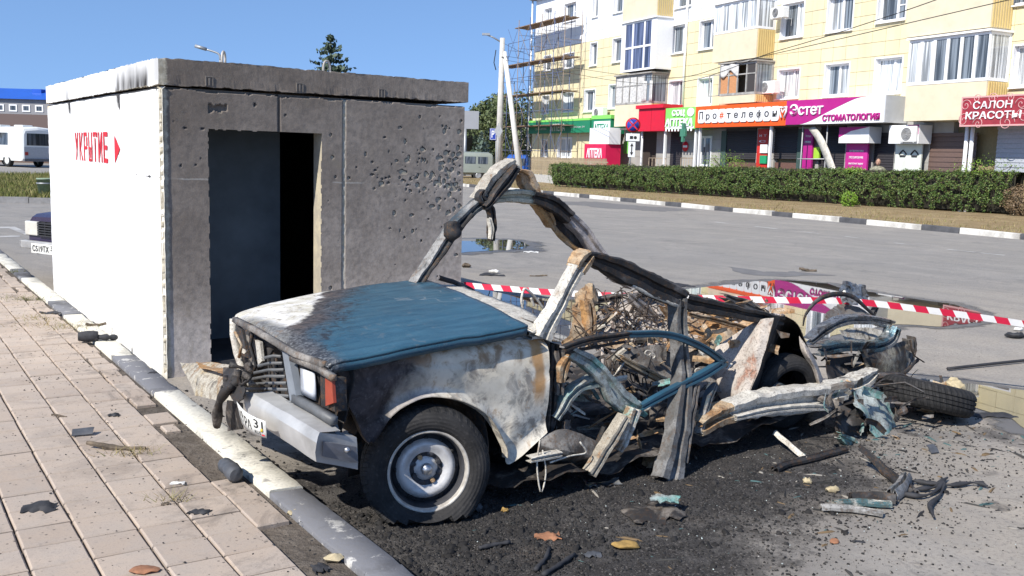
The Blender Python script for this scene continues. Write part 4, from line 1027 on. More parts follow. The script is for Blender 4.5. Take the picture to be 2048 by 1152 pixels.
SAL = plain('salon_red', (.30, .03, .045), .5, var=.2, scale=3, bump=0, dirt=.2); PINK = flat('salon_scroll', (.62, .34, .33))
s0, s1, z0, z1 = board(r, (1923, 192, 2075, 250), 1.0, .35, SAL); w_ = s1 - s0; h_ = z1 - z0
m = MB()
for q in ((s0 - .02, s1, z1 - .02, z1 + .03), (s0 - .02, s1, z0 - .03, z0 + .02), (s0 - .02, s0 + .03, z0 + .02, z1 - .02)): lb(m, q[0], q[1], 1.012, .96, q[2], q[3])
m.build('border', PINK, r)
wv = fac(2048, 220, 1.0)[0] - s0
text_mesh('САЛОН', wv * .62, h_ * .27, .03, 'letters', SWH, r, s0 + wv * .2, z0 + h_ * .58, 1.02); text_mesh('КРАСОТЫ', wv * .88, h_ * .27, .03, 'letters', SWH, r, s0 + wv * .09, z0 + h_ * .22, 1.02, bold=.012)
for cx, cz, rr, sg in ((.07, .72, .2, 1), (.95, .7, .2, -1), (.05, .2, .24, 1), (.3, .06, .2, -1), (.75, .08, .3, 1), (.5, .93, .18, 1), (.78, .93, .16, -1), (.25, .95, .15, 1), (1.0, .3, .25, -1)):
    m = MB(); m.tube([(s0 + wv * cx + sg * rr * (1 - k / 26) * math.cos(k * .42), -1.006, z0 + h_ * cz + rr * (1 - k / 26) * math.sin(k * .42)) for k in range(24)], .014, 4); m.build('scroll', PINK, r)
# the small shop panels
def psign(name, label, px, off, mat, lines=(), lm=SWH, dz=.16):
    r = fsign(name, label); s0, s1, z0, z1 = board(r, px, off, .08, mat)
    for i, l in enumerate(lines): text_mesh(l, (s1 - s0) * .66, .085, .01, 'letters', lm, r, s0 + (s1 - s0) * .17, z1 - .32 - i * .24, off + .006)
    return r, s0, s1, z0, z1
psign('service_panel', 'tall magenta panel listing services beside the dental door', (1691, 287, 1734, 345), .35, flat('panel_magenta', (.50, .03, .26)), ('ПРОФИЛАКТИКА', 'ПРОТЕЗИРОВАНИЕ', 'ИМПЛАНТАЦИЯ', 'ОРТОДОНТИЯ', 'ДЕТСКИЙ ПРИЁМ', 'РЕНТГЕН'))
psign('magenta_strip_sign', 'narrow dark magenta strip sign under the dental board', (1606, 258, 1624, 340), .3, MAGE, ('Эстет', 'стоматология'))
psign('red_service_column', 'narrow red service column beside the dark shutter', (1514, 258, 1535, 335), .3, flat('column_red', (.55, .03, .02)), ('и т', 'с'))
psign('green_bank_plate', 'small green plate low on the red column', (1519, 311, 1532, 327), .36, flat('plate_green', (.02, .30, .13)))
psign('white_plate', 'small white plate with a round dark mark on the red column', (1520, 289, 1534, 306), .36, SWH)
psign('green_notice', 'bright green notice beside the pharmacy entrance', (1247, 283, 1256, 307), .2, LGREEN)
psign('lime_notice', 'lime green notice on the wall by the leaning strip', (1627, 294, 1638, 318), .2, flat('lime', (.35, .60, .05)))
r = fsign('round_stop_sticker', 'round red sign with a white bar on the grey shop wall'); s0, z_ = fac(1371, 293, .02); m = MB(); m.lathe([(0, .02), (.24, .02), (.24, 0)], 20, (s0, -.02, z_), [[1, 0, 0], [0, 0, -1], [0, 1, 0]]); m.build('disc', SRED, r); m = MB(); lb(m, s0 - .17, s0 + .17, .05, .042, z_ - .05, z_ + .05); m.build('bar', SWH, r)
r = fsign('face_banner', 'white advertising banner showing a pale pair of eyes'); s0, s1, z0, z1 = board(r, (1790, 288, 1842, 345), .32, .06, plain('banner_white', (.66, .68, .60), .7, var=.1, scale=2, bump=0))
for k in (.3, .75):
    m = MB(); m.tube([(s0 + (s1 - s0) * (k - .14 + .07 * i), -.325, z1 - .22 - .06 * abs(i - 2) ** 1.3) for i in range(5)], .03, 5); m.tube([(s0 + (s1 - s0) * (k - .1 + .05 * i), -.325, z1 - .42) for i in range(5)], .04, 5); m.build('printed_eye', DTX, r)
r = fsign('clinic_entry_box', 'white and magenta boxed canopy over the clinic side door'); s0, s1, z0, z1 = board(r, (1678, 254, 1738, 286), .7, .6, SWH); m = MB(); m.prism([(s0, z1), (s1, z1), (s1 * .4 + s0 * .6, z0 + (z1 - z0) * .75), (s0, z0 + (z1 - z0) * .35)], .703, .707, lambda a, b, h: (a, -h, b)); m.build('magenta_field', MAGE, r)
r = fsign('white_canopy_box', 'white and pink boxed fascia carrying a fan unit'); s0, s1, z0, z1 = board(r, (1778, 250, 1838, 287), .7, .6, SWH); m = MB(); m.prism([(s1 - .02, z1), (s1 - .02, z0 + .3), (s0 + (s1 - s0) * .6, z1)], .703, .707, lambda a, b, h: (a, -h, b)); m.build('magenta_field', MAGE, r)

# air conditioners -----------------------------------------------------
ACW = plain('ac_white', (.70, .70, .68), .5, var=.04, bump=0); FAN = plain('fan_grille', (.22, .22, .22), .6, bump=0)
def ac(px, label, off=.55, fan=-1):
    r = fsign('air_conditioner', label, 'air conditioner', 'outdoor air conditioner units on the facade'); s0, s1, z0, z1 = frect(*px, off)
    m = MB(); lb(m, s0, s1, off, off - .32, z0, z1); m.build('case', ACW, r, bevel=.02)
    c = s0 + (s1 - s0) * .4; rr = (z1 - z0) * .38; m = MB()
    for q in (1, .75, .5, .25): m.tube([(c + rr * q * math.cos(k * .3), -off - .012, (z0 + z1) / 2 + rr * q * math.sin(k * .3)) for k in range(22)], .012, 4)
    m.build('fan_guard', FAN, r); m = MB(); m.lathe([(0, .0), (rr, .0)], 18, (c, -off - .004, (z0 + z1) / 2), [[1, 0, 0], [0, 0, -1], [0, 1, 0]]); m.build('fan_disc', plain('fan_dark', (.3, .3, .3), .6, bump=0), r)
    m = MB(); 
    for s in (s0 + .1, s1 - .1): m.tube([(s, -off, z0 - .02), (s, 0, z0 - .02), (s, 0, z0 - .3)], .015, 4)
    m.build('bracket', ACW, r)
ac((1184, 215, 1205, 235), 'white air conditioner on the yellow wall above the small pharmacy sign')
ac((1517, 162, 1548, 187), 'white air conditioner beside the open balcony with orange boards')
ac((1541, 14, 1566, 36), 'white air conditioner with a pink letter beside the upper white balcony')
ac((1800, 252, 1832, 284), 'air conditioner fan unit in the pink and white fascia box', .8)

# ------------------------------------------------------------------ scaffolding
SCB = plain('scaffold_blue_steel', (.12, .15, .26), .5, .3, var=.2); SCR = plain('scaffold_rusty_steel', (.26, .20, .15), .6, .2, var=.3)
sc = fsign('scaffolding', 'four level tube scaffold with timber decks against the far end of the building', 'scaffold')
S_ = [-2.2, -.9, .6, 2.2, 3.8, 5.4, 6.7]
for i, s in enumerate(S_):
    for o_ in (.35, 1.45):
        top = [6.4, 8.6, 9.9, 9.9, 9.9, 9.9, 9.9][i]
        m = MB(); m.tube([P3(s, o_, 0), P3(s, o_, top)], .024, 6); m.build('standard', SCB if i % 2 else SCR, sc)
    for z in (1.0, 1.95, 3.4, 4.3, 5.3, 6.3, 7.2, 8.2, 9.0):
        if z < [6.4, 8.6, 9.9, 9.9, 9.9, 9.9, 9.9][i]: m = MB(); m.tube([P3(s, .35, z), P3(s, 1.45, z)], .015, 5); m.build('transom', SCB if i % 3 else SCR, sc)
for i in range(len(S_) - 1):
    for z in (1.1, 3.4, 5.4, 7.6):
        if i < 1 and z > 6: continue
        m = MB(); m.tube([P3(S_[i], 1.47, z), P3(S_[i + 1], 1.47, z + 1.9)], .013, 5); m.tube([P3(S_[i + 1], 1.49, z), P3(S_[i], 1.49, z + 1.9)], .013, 5); m.build('brace', SCR if (i + int(z)) % 2 else SCB, sc)
    for z in (1.95, 4.3, 6.4, 8.6):
        if i < 1 and z > 6: continue
        m = MB(); m.tube([P3(S_[i], 1.45, z), P3(S_[i + 1], 1.45, z)], .018, 5); m.build('ledger', SCB, sc)
for z, a, b in ((3.42, -1.4, 6.2), (5.35, -2.4, 6.5), (7.25, -2.4, 6.5), (9.45, -.1, 6.5)):
    for k in range(4):
        m = MB(); o_ = .4 + k * .26; lb(m, a + rng.uniform(-.2, .2), b + rng.uniform(-.2, .3), o_, o_ + .24, z, z + .05); m.build('deck_board', WOODP, sc)

# ================================================================== BURNT CAR
def m_burnt(name, paint, ash=.5, rust=.3, soot=.5, scale=3.0, seed=0.0, rough=.75, metal=0.0, ashc=(.64, .60, .52), rustc=(.34, .175, .07), base_burn=.0):
    """layered fire damage: paint under ash, rust bloom and soot, each with its own noise"""
    t = NT(name); v = t.node('ShaderNodeVectorMath', {0: t.obj}, operation='ADD'); v.inputs[1].default_value = (seed, seed * 1.7, seed * .6); v = v.outputs[0]
    n1 = t.noise(scale, 7, .62, v, .4); n2 = t.noise(scale * 2.1, 7, .65, v, .5); n3 = t.noise(scale * 1.4, 6, .7, t.scale(v, (1, 1, .6)), .6); n4 = t.noise(scale * 22, 4, .7, v)
    c = paint
    a = t.ramp(n1, [(max(0, .62 - ash * .5), 0), (min(1, .70 - ash * .42), 1)])
    ac_ = t.mix(t.ramp(n2, [(.4, 0), (.6, 1)]), ashc, tuple(k * .72 for k in ashc))
    c = t.mix(a, c, ac_)
    r_ = t.ramp(n2, [(.68 - rust * .32, 0), (.80 - rust * .32, 1)])
    c = t.mix(t.mul(r_, .85), c, t.mix(t.ramp(n4, [(.35, 0), (.65, 1)]), rustc, tuple(k * .45 for k in rustc)))
    s = t.ramp(n3, [(.70 - soot * .4, 0), (.82 - soot * .38, 1)])
    c = t.mix(t.mul(s, .92), c, (.018, .017, .017))
    c = t.mix(t.mul(t.ramp(n4, [(.52, 0), (.64, 1)]), .6), c, (.04, .033, .028)); n5 = t.noise(scale * 6, 6, .7, v); c = t.mix(t.mul(t.ramp(n5, [(.50, 0), (.60, 1)]), min(.8, .10 + soot * .9)), c, t.mix(t.ramp(n4, [(.4, 0), (.6, 1)]), (.022, .02, .019), tuple(k * .4 for k in rustc)))
    t.bump(t.add(n4, t.mul(n2, 1.4)), .45, .004)
    return t.done(c, t.ramp(n2, [(.3, max(.1, rough - .2)), (.7, min(1, rough + .15))]), metal, .35)
BL_PAINT = (.018, .075, .125); TEALP = (.13, .33, .30)
M_ASH = m_burnt('ash_white_steel', (.50, .47, .41), .8, .16, .16, 4, 1.0)
M_ASH2 = m_burnt('ash_cream_steel', (.52, .47, .38), .8, .28, .20, 5, 5.0)
M_TAN = m_burnt('rusty_tan_steel', (.46, .30, .16), .40, .6, .18, 5, 2.0, ashc=(.44, .35, .24))
M_ORNG = m_burnt('orange_rust_steel', (.48, .27, .11), .35, .7, .14, 4, 3.0, ashc=(.46, .37, .27))
M_PINK = m_burnt('pink_ash_steel', (.58, .46, .36), .6, .36, .12, 4, 4.0, ashc=(.52, .46, .40), rustc=(.38, .17, .10))
M_GREY = m_burnt('grey_burnt_steel', (.125, .115, .105), .32, .30, .42, 5, 6.0, ashc=(.27, .25, .225))
M_BLACK = m_burnt('black_charred_steel', (.03, .03, .031), .18, .12, .6, 5, 7.0, ashc=(.14, .13, .125))
M_CHAR = m_burnt('charred_heap', (.028, .026, .025), .25, .25, .55, 7, 8.0, ashc=(.20, .175, .15), rustc=(.16, .085, .04))
M_BLUEM = m_burnt('blue_grey_painted_steel', (.05, .068, .08), .38, .22, .40, 4, 9.0, .55, .05, ashc=(.33, .32, .30))
M_TEAL = m_burnt('pale_teal_primer', (.16, .34, .31), .42, .15, .32, 5, 10.0, .55, 0, ashc=(.40, .44, .42))
M_SILV = m_burnt('bright_torn_metal', (.24, .255, .27), .3, .18, .5, 6, 11.0, .34, .6, ashc=(.46, .45, .42))
M_DOORB = plain('blue_door_paint', (.022, .075, .115), .38, var=.25, scale=6, bump=.08, dirt=.25)
WIRE = plain('burnt_wire', (.075, .055, .042), .75, .2, var=.5, bump=0); RUBBER = None

car = thing('burnt_car', 'burnt out and torn open car with a blue bonnet and a flat front tyre', 'wrecked car', CO, CA)
def depthY(P): return (CO + CU * P[0] + CV * P[1])[1]
def strip(pts, v=0.0, dep=.035, bow=.0, crum=.008, seed=0, n=None, fold=True, ground=False, jag=None):
    jag = (.17 if crum > .005 else .03) if jag is None else jag; crum = min(crum, .009) * .7
    """pressed-steel member from sight-line points (x, y, width px[, v]) ; hollow channel section"""
    C = []; W = []
    for q in pts:
        vv = q[3] if len(q) > 3 else v
        P = toc(G(q[0], q[1], vv)) if ground else S(q[0], q[1], vv); C.append(P); W.append(q[2] * depthY(P) / FPX)
    n = n or max(12, 7 * len(pts)); C = catmull(C, n); W = np.maximum(catmull([[w, 0, 0] for w in W], n)[:, 0], .004)
    W = W * np.array([1 + jag * (noise.noise(Vector((i * .33, seed * 3.1, 1))) + .45 * noise.noise(Vector((i * 1.1, seed * 5.7, 4)))) for i in range(n)])
    rows = []
    for i in range(n):
        t = C[min(i + 1, n - 1)] - C[max(i - 1, 0)]; t /= np.linalg.norm(t) + 1e-9
        dv = np.array([0, 1.0, 0]) if not ground else np.array([0, 0, -1.0]); dv = dv - t * (dv @ t); dv /= np.linalg.norm(dv) + 1e-9; w = np.cross(t, dv); h = W[i] / 2
        if fold: prof = [(-1, 1), (-1.0, -.1), (-.86, -.34), (-.30, -.38), (-.18, .10), (.22, .06), (.34, -.36), (.80, -.42), (1.0, -.12), (1.0, 1)]
        else: prof = [(-1, .3), (-.6, 0), (0, -.12), (.6, 0), (1, .3)]
        rows.append([C[i] + w * a * h + dv * b * dep for a, b in prof])
    P = crumple(np.array(rows), crum, 9, seed)
    return P
def part(P, name, mat, th=.0022, smooth=True, sharp=R(24), parent=None):
    m = MB(); m.grid(P, th, smooth=smooth); return m.build(name, mat, parent or car, sharp=sharp)
def spatch(rows, na, nb, crum=.012, freq=6, seed=0):
    """crumpled sheet through sight-line points (x, y, v)"""
    return crumple(patch([[S(x, y, v) for x, y, v in r_] for r_ in rows], na, nb), crum, freq, seed)

def shard(c0, L, W, mat, k, flat_=.5):
    d1 = rng.normal(0, 1, 3) * np.array([1.3, .8, flat_]); d1 /= np.linalg.norm(d1); d2 = np.cross(d1, rng.normal(0, 1, 3)); d2 /= np.linalg.norm(d2); n3_ = np.cross(d1, d2); bend = rng.uniform(-.35, .35); fold_ = rng.uniform(.3, .7)
    rows = []
    for a in np.linspace(0, 1, 6):
        w_ = W * (1 - .75 * abs(a - .45) ** 1.5) * rng.uniform(.75, 1.2); off_ = n3_ * L * bend * (abs(a - fold_) - .2) * 1.4
        rows.append([c0 + d1 * L * (a - .5) + d2 * w_ * b + n3_ * (W * .35 * (b > .4)) + off_ for b in (-.5, 0, .5, .62)])
    return part(np.array(rows), 'torn_sheet_scrap', mat, .002, False)
# ---- bonnet
def m_hood():
    t = NT('scorched_blue_bonnet'); p = t.obj; s = t.sepx(p); u, v = s[0], s[1]
    n = t.noise(3.2, 7, .62, p, .3); n2 = t.noise(9, 6, .68, p, .5); n3 = t.noise(120, 3, .7, p); st = t.noise(4, 5, .6, t.scale(p, (1.2, 6, 1)), .3)
    blue = t.mix(t.ramp(st, [(.35, 0), (.65, 1)]), (.022, .072, .112), (.042, .112, .158))
    blue = t.mix(t.mul(t.ramp(n3, [(.55, 0), (.72, 1)]), .35), blue, (.12, .18, .22))
    # burnt nose on the far side
    d = t.add(t.mul(t.math('SUBTRACT', v, .48), 1.15), t.mul(t.math('SUBTRACT', u, -.16), -1.7)); d = t.add(d, t.mul(t.sub(n, .5), .75)); d = t.add(d, t.mul(t.sub(n2, .5), .22))
    c = t.mix(t.mul(t.sstep(d, -.06, .26), .92), blue, t.mix(t.ramp(n2, [(.4, 0), (.6, 1)]), (.10, .072, .058), (.05, .045, .045)))
    c = t.mix(t.sstep(d, .34, .42), c, t.mix(t.ramp(n2, [(.42, 0), (.62, 1)]), (.72, .70, .66), (.50, .46, .36)))
    ft = t.mul(t.sstep(t.add(u, t.mul(t.sub(n2, .5), .12)), -.40, -.47), .9)
    c = t.mix(ft, c, t.mix(t.ramp(t.noise(70, 3, .7, p), [(.45, 0), (.6, 1)]), (.045, .045, .047), (.16, .165, .17)))
    # cream heat lines
    ln = t.math('ABSOLUTE', t.math('SUBTRACT', t.noise(2.6, 2, .4, p, 1.2), .47)); ln = t.mul(t.sstep(ln, .007, .002), t.ramp(t.noise(1.9, 2, .5, p), [(.52, 0), (.6, 1)]))
    c = t.mix(t.mul(ln, .3), c, (.40, .40, .38))
    rr = t.mul(t.sstep(t.add(u, t.mul(t.sub(n2, .5), .2)), .42, .62), t.sstep(v, .5, .95)); c = t.mix(t.mul(rr, t.ramp(n2, [(.45, 0), (.6, 1)])), c, (.02, .025, .03))
    fl = t.noise(26, 5, .75, p, .6); fm = t.mul(t.sstep(d, -.25, .1), t.sstep(d, .5, .3)); c = t.mix(t.mul(t.mul(t.ramp(fl, [(.50, 0), (.56, 1)]), fm), .8), c, (.022, .02, .02)); c = t.mix(t.mul(t.ramp(t.noise(15, 6, .7, p, 1.0), [(.60, 0), (.66, 1)]), .45), c, (.13, .15, .16)); c = t.mix(t.mul(t.mul(t.ramp(fl, [(.56, 0), (.62, 1)]), t.sstep(d, .3, .5)), .75), c, (.20, .15, .11))
    t.bump(t.add(t.add(t.mul(n3, .5), n2), t.mul(fl, t.add(t.mul(fm, 2.5), .5))), .3, .004)
    burnt = t.sstep(d, .05, .3)
    return t.done(c, t.add(t.mul(burnt, .4), .36), 0, .5)
hz = .715
HC = [[(-.495, -.085, .700), (-.505, .30, .715), (-.475, .70, .722), (-.415, 1.10, .700)],
      [(-.43, -.09, .722), (-.44, .30, .742), (-.41, .70, .750), (-.35, 1.125, .728)],
      [(-.02, -.07, .748), (-.03, .32, .785), (-.01, .75, .79), (.10, 1.22, .775)],
      [(.46, -.04, .772), (.50, .35, .815), (.58, .80, .822), (.70, 1.24, .815)]]
P = crumple(crumple(patch(HC, 60, 60), .006, 3, 2), .0022, 11, 5)
m = MB(); m.grid(P[::-1], .012); 
ed = [[P[i][0] + np.array([0, .004, 0]), P[i][0] + np.array([0, .012, -.035])] for i in range(60)]; m.grid(ed, .003)
fl = [[P[0][j] + np.array([.0, 0, -.0]), P[0][j] + np.array([.03, 0, -.045]), P[0][j] + np.array([.07, 0, -.05])] for j in range(60)]; m.grid(fl, .003)
m.build('bonnet', m_hood(), car)

# ---- near front wing
def m_wing():
    t = NT('scorched_front_wing'); p = t.obj; s = t.sepx(p); u, w = s[0], s[2]
    n = t.noise(4.5, 7, .65, p, .6); n2 = t.noise(11, 7, .68, p, .6); n3 = t.noise(55, 4, .7, p); nb = t.noise(2.6, 4, .6, p, .4)
    c = t.mix(t.ramp(n, [(.40, 0), (.64, 1)]), (.77, .705, .585), (.58, .515, .40))
    c = t.mix(t.mul(t.ramp(n2, [(.50, 0), (.62, 1)]), .8), c, (.19, .17, .15)); c = t.mix(t.mul(t.ramp(t.noise(7, 7, .72, p, .8), [(.56, 0), (.64, 1)]), .7), c, (.36, .21, .09))
    c = t.mix(t.mul(t.ramp(nb, [(.50, 0), (.62, 1)]), .6), c, (.72, .67, .57))
    # rust bloom along the top and beside the shut line
    rz = t.mul(t.sstep(t.add(w, t.mul(t.sub(n, .5), .14)), .60, .70), t.ramp(n2, [(.42, 0), (.58, 1)])); c = t.mix(t.mul(rz, .75), c, (.33, .185, .07))
    rs = t.mul(t.sstep(t.math('ABSOLUTE', t.math('SUBTRACT', t.add(u, t.mul(t.sub(n, .5), .06)), .545)), .04, .018), t.sstep(w, .38, .5)); c = t.mix(t.mul(rs, .85), c, (.40, .21, .07))
    sp = t.mul(t.ramp(t.noise(6, 5, .7, p), [(.58, 0), (.66, 1)]), t.sstep(w, .52, .44)); c = t.mix(t.mul(sp, .6), c, (.12, .12, .115))
    # soot over the nose, fading back with a ragged edge
    f = t.add(t.mul(u, 1.0), t.mul(t.sub(w, .6), -.25)); f = t.add(f, t.mul(t.sub(n, .5), .42)); f = t.add(f, t.mul(t.sub(n2, .5), .18))
    sm = t.sstep(f, .04, -.22)
    dk = t.mix(t.ramp(n2, [(.38, 0), (.62, 1)]), (.026, .021, .021), (.085, .068, .066)); dk = t.mix(t.mul(t.ramp(n3, [(.55, 0), (.7, 1)]), .5), dk, (.18, .165, .16))
    c = t.mix(sm, c, dk)
    lilac = t.mul(t.mul(t.sstep(f, -.16, -.02), t.sstep(f, .1, 0)), t.sstep(w, .6, .45)); c = t.mix(t.mul(lilac, .6), c, (.42, .41, .47))
    t.bump(t.add(n2, t.mul(n3, .6)), .35, .004)
    return t.done(c, .72, 0, .35)
M_WING = m_wing()
TOP = [(660, 742), (676, 716), (740, 704), (820, 698), (880, 694), (940, 689), (990, 685), (1030, 683), (1060, 682), (1096, 681)]
BOT = [(732, 882), (744, 868), (772, 824), (815, 797), (865, 787), (930, 801), (975, 836), (1003, 890), (1012, 926), (1086, 862)]
rows = []
for t_ in np.linspace(0, 1, 16):
    row = []
    for a, b in zip(TOP, BOT):
        A = S(*a, 0); B = S(*b, 0); p = A + (B - A) * t_
        p[1] = .035 * max(0, 1 - t_ / .12) ** 2 - .028 * math.sin(math.pi * min(1, t_ * 1.05)) - (.03 * max(0, (t_ - .88) / .12)) + (.008 if .30 < t_ < .36 else 0)
        row.append(p)
    rows.append(catmull(row, 46))
P = crumple(np.array(rows), .005, 5, 3); m = MB(); m.grid(P, .004)
lip = [[P[-1][j], P[-1][j] + np.array([0, -.012, -.004]), P[-1][j] + np.array([0, .03, -.012])] for j in range(2, 38)]; m.grid(lip, .003)
top = [[P[0][j], P[0][j] + np.array([0, .05, .004]), P[0][j] + np.array([0, .10, -.03])] for j in range(46)]; m.grid(top, .003)
fr_ = [[P[i][0], P[i][0] + np.array([.0, .03, 0]), P[i][0] + np.array([.05, .045, 0])] for i in range(16)]; m.grid(fr_, .003)
m.build('front_wing', M_WING, car, sharp=R(60))
# wheel house and inner structure
WC = S(858, 945, -.05); m = MB()
prof = [(WC + np.array([.34 * math.cos(a), 0, .34 * math.sin(a) + .02])) for a in np.linspace(-.3, math.pi - .5, 16)]
m.grid([[p + np.array([0, y, 0]) for y in (.07, .25, .5)] for p in prof], .006); m.build('wheel_house', M_BLACK, car)
m = MB(); m.grid(crumple([[(u_, .5, w_) for u_ in np.linspace(-.12, .62, 10)] for w_ in np.linspace(.05, .66, 6)], .03, 5, 4), .004); m.build('inner_wing', M_BLACK, car)
m = MB(); m.grid(crumple([[(-.40, v_, w_) for v_ in np.linspace(-.04, 1.16, 14)] for w_ in np.linspace(.40, .68, 7)], .035, 6, 5), .006); m.build('radiator_support', M_BLACK, car)
m = MB(); m.grid(crumple([[(u_, v_, .58 + .05 * math.sin(u_ * 9)) for v_ in np.linspace(.05, 1.1, 12)] for u_ in np.linspace(-.35, .6, 10)], .05, 5, 6), .01); m.build('engine_block', M_CHAR, car)
m = MB(); m.grid(crumple([[(.62, v_, w_) for v_ in np.linspace(0, 1.15, 12)] for w_ in np.linspace(.1, .76, 8)], .015, 6, 7), .006); m.build('bulkhead', M_CHAR, car)
m = MB(); m.grid(crumple(patch([[(.50, .0, .745), (.60, .4, .775), (.66, .8, .785), (.74, 1.2, .79)], [(.66, .0, .735), (.78, .4, .765), (.84, .8, .775), (.92, 1.22, .785)]], 6, 20), .008, 7, 8), .004); m.build('scuttle_panel', M_ASH2, car)
P = crumple(patch([[(-.39, 1.11, .70), (0, 1.18, .73), (.65, 1.22, .76)], [(-.38, 1.13, .45), (0, 1.2, .5), (.65, 1.24, .5)], [(-.30, 1.12, .22), (0, 1.22, .3), (.65, 1.22, .2)]], 8, 16), .012, 5, 9); part(P, 'far_wing', M_ASH2, .004)

# ---- nose: lamps, grille
U0 = -.50
def fpoly(px, u, th, name, mat, parent=None, dz=0):
    Q = [FU(x, y, u) for x, y in px]; n = len(Q); m = MB()
    m.add(Q + [q + np.array([th, 0, 0]) for q in Q], [tuple(range(n)), tuple(range(2 * n - 1, n - 1, -1))] + [(i, n + i, n + (i + 1) % n, (i + 1) % n) for i in range(n)])
    return m.build(name, mat, parent or car)
def fbar(pts, u, r, name, mat, parent=None, n=5, flat=1.0):
    m = MB(); m.tube([FU(x, y, u if len(q) == 0 else q[0]) for x, y, *q in pts], r, n, flat=flat); return m.build(name, mat, parent or car)
GRP = plain('grille_grey_plastic', (.115, .12, .125), .55, var=.25, dirt=.35, bump=.1); CHR = plain('scorched_chrome', (.42, .43, .45), .32, .75, var=.15, scale=6, bump=.05, dirt=.5)
hl = fpoly([(586, 722), (636, 738), (640, 812), (590, 792)], U0 + .02, .05, 'headlamp', M_BLACK)
LENS = plain('milky_lamp_glass', (.62, .64, .68), .18, .0, var=.12, scale=8, bump=.1)
m = MB(); Q = [[FU(600 + 29 * i / 4 + 2 * (j / 4), 736 + 10 * i / 4 + (52 + 4 * i / 4) * j / 4, U0 - .012 + .02 * ((i - 2) ** 2 + (j - 2) ** 2) / 8) for i in range(5)] for j in range(5)]; m.grid(Q, .01); m.build('lens', LENS, hl)
ts = fpoly([(640, 748), (668, 758), (670, 824), (642, 812)], U0 + .01, .05, 'turn_signal', M_BLACK)
fpoly([(650, 756), (664, 762), (667, 806), (651, 812)], U0 - .004, .012, 'amber_lens', plain('dull_amber_plastic', (.30, .045, .02), .35, var=.2, dirt=.25), ts)
fbar([(584, 716), (612, 726), (640, 738), (668, 756)], U0 - .01, .016, 'lamp_trim', M_GREY, n=4); fbar([(590, 796), (630, 818), (668, 842)], U0 - .01, .022, 'valance_bar', GRP, n=4)
fpoly([(592, 802), (664, 846), (672, 872), (600, 822)], U0 - .005, .02, 'front_valance', GRP)
fpoly([(564, 702), (576, 708), (594, 800), (580, 802)], U0 - .015, .03, 'grille_side_frame', plain('grille_frame_grey', (.20, .22, .245), .5, dirt=.3))
le = [(528, 716), (516, 732), (508, 746), (504, 758), (498, 769), (489, 778), (485, 786)]
for k in range(7):
    y = 711 + k * 13.2
    fbar([(562 + k * 2.6, y + 2, U0 - .01), ((562 + le[k][0]) / 2 + 2, (y + le[k][1]) / 2 + (-2 if k < 4 else 0), U0 - .02), (le[k][0], le[k][1], U0 - .05)], U0, .0085, 'grille_slat', GRP, n=4, flat=.6)
for x in (532, 548):
    fbar([(x + 4, 716), (x + 12, 792)], U0 + .01, .006, 'grille_rib', M_BLACK, n=4)
fbar([(486, 790), (530, 800), (584, 806)], U0 - .015, .013, 'grille_lower_frame', GRP, n=4)
fbar([(470, 640, U0 - .0), (510, 660, U0 - .03), (560, 690, U0 - .03), (590, 708, U0 - .02), (650, 730, U0)], U0, .017, 'slam_panel', M_GREY, n=5)
# far smashed lamp
fbar([(466, 638), (466, 668), (473, 705), (486, 742), (503, 770)], U0 + .01, .018, 'far_lamp_rim', M_ASH2)
for i, (px, mt) in enumerate((([(474, 652), (484, 660), (492, 700), (480, 694)], M_BLACK), ([(482, 676), (496, 700), (488, 708), (476, 700)], M_ASH), ([(492, 670), (512, 678), (518, 735), (500, 728)], M_GREY), ([(510, 680), (520, 684), (524, 722), (516, 730)], M_ASH), ([(520, 690), (545, 700), (530, 725), (520, 720)], M_BLACK), ([(478, 712), (500, 720), (512, 745), (496, 742)], M_BLACK))):
    fpoly(px, U0 + .03 * (i % 3), .012, 'lamp_shard', mt)
fbar([(470, 664), (484, 690), (478, 715)], U0, .007, 'broken_bracket', M_TAN); fbar([(505, 662), (500, 690), (512, 730), (503, 752)], U0, .009, 'broken_bracket', M_BLACK)

# ---- bumper
ct, cb = FU(640, 866, -.58), FU(634, 921, -.58); cm = FU(634, 884, -.60)
et = S(712, 877, ct[1] + .02); eb = S(716, 937, ct[1] + .02)
lt, lm_, lb_ = FU(506, 789, -.60), FU(489, 796, -.62), FU(500, 834, -.61)
m = MB(); bk = np.array([.10, .0, .0])
def bsec(t_, a, b): return a + (b - a) * t_
rows = []
for t_ in np.linspace(0, 1, 14):
    A, B, C_ = bsec(t_, lt, ct), bsec(t_, lm_, cm), bsec(t_, lb_, cb); rows.append([A + bk * .8, A, A + (B - A) * .55 + [0, 0, .004], B, B + (C_ - B) * .5 + [-.004, 0, 0], C_, C_ + bk * .7 + [0, 0, .01]])
sd_ = et - ct; cmE = ct + (cm - ct) * .0
for t_ in (.06, .5, 1.0):
    A, C_ = ct + (et - ct) * t_, cb + (eb - cb) * t_; B = A + (C_ - A) * .22; nb_ = np.array([0, .05, 0]); rows.append([A + nb_, A, A + (B - A) * .5, B, B + (C_ - B) * .5, C_, C_ + nb_])
m.grid(crumple(np.array(rows), .003, 7, 12), .004); BUMP = plain('scorched_aluminium', (.47, .465, .45), .45, .30, var=.18, scale=5, bump=.12, dirt=.55)
bp = m.build('front_bumper', BUMP, car, sharp=R(35))
m = MB(); q = [ct + (et - ct) * .10 + (cb - ct) * .25, ct + (et - ct) * .97 + (eb - et) * .25, eb + (et - eb) * .22, cb + (eb - cb) * .1 + (ct - cb) * .22]
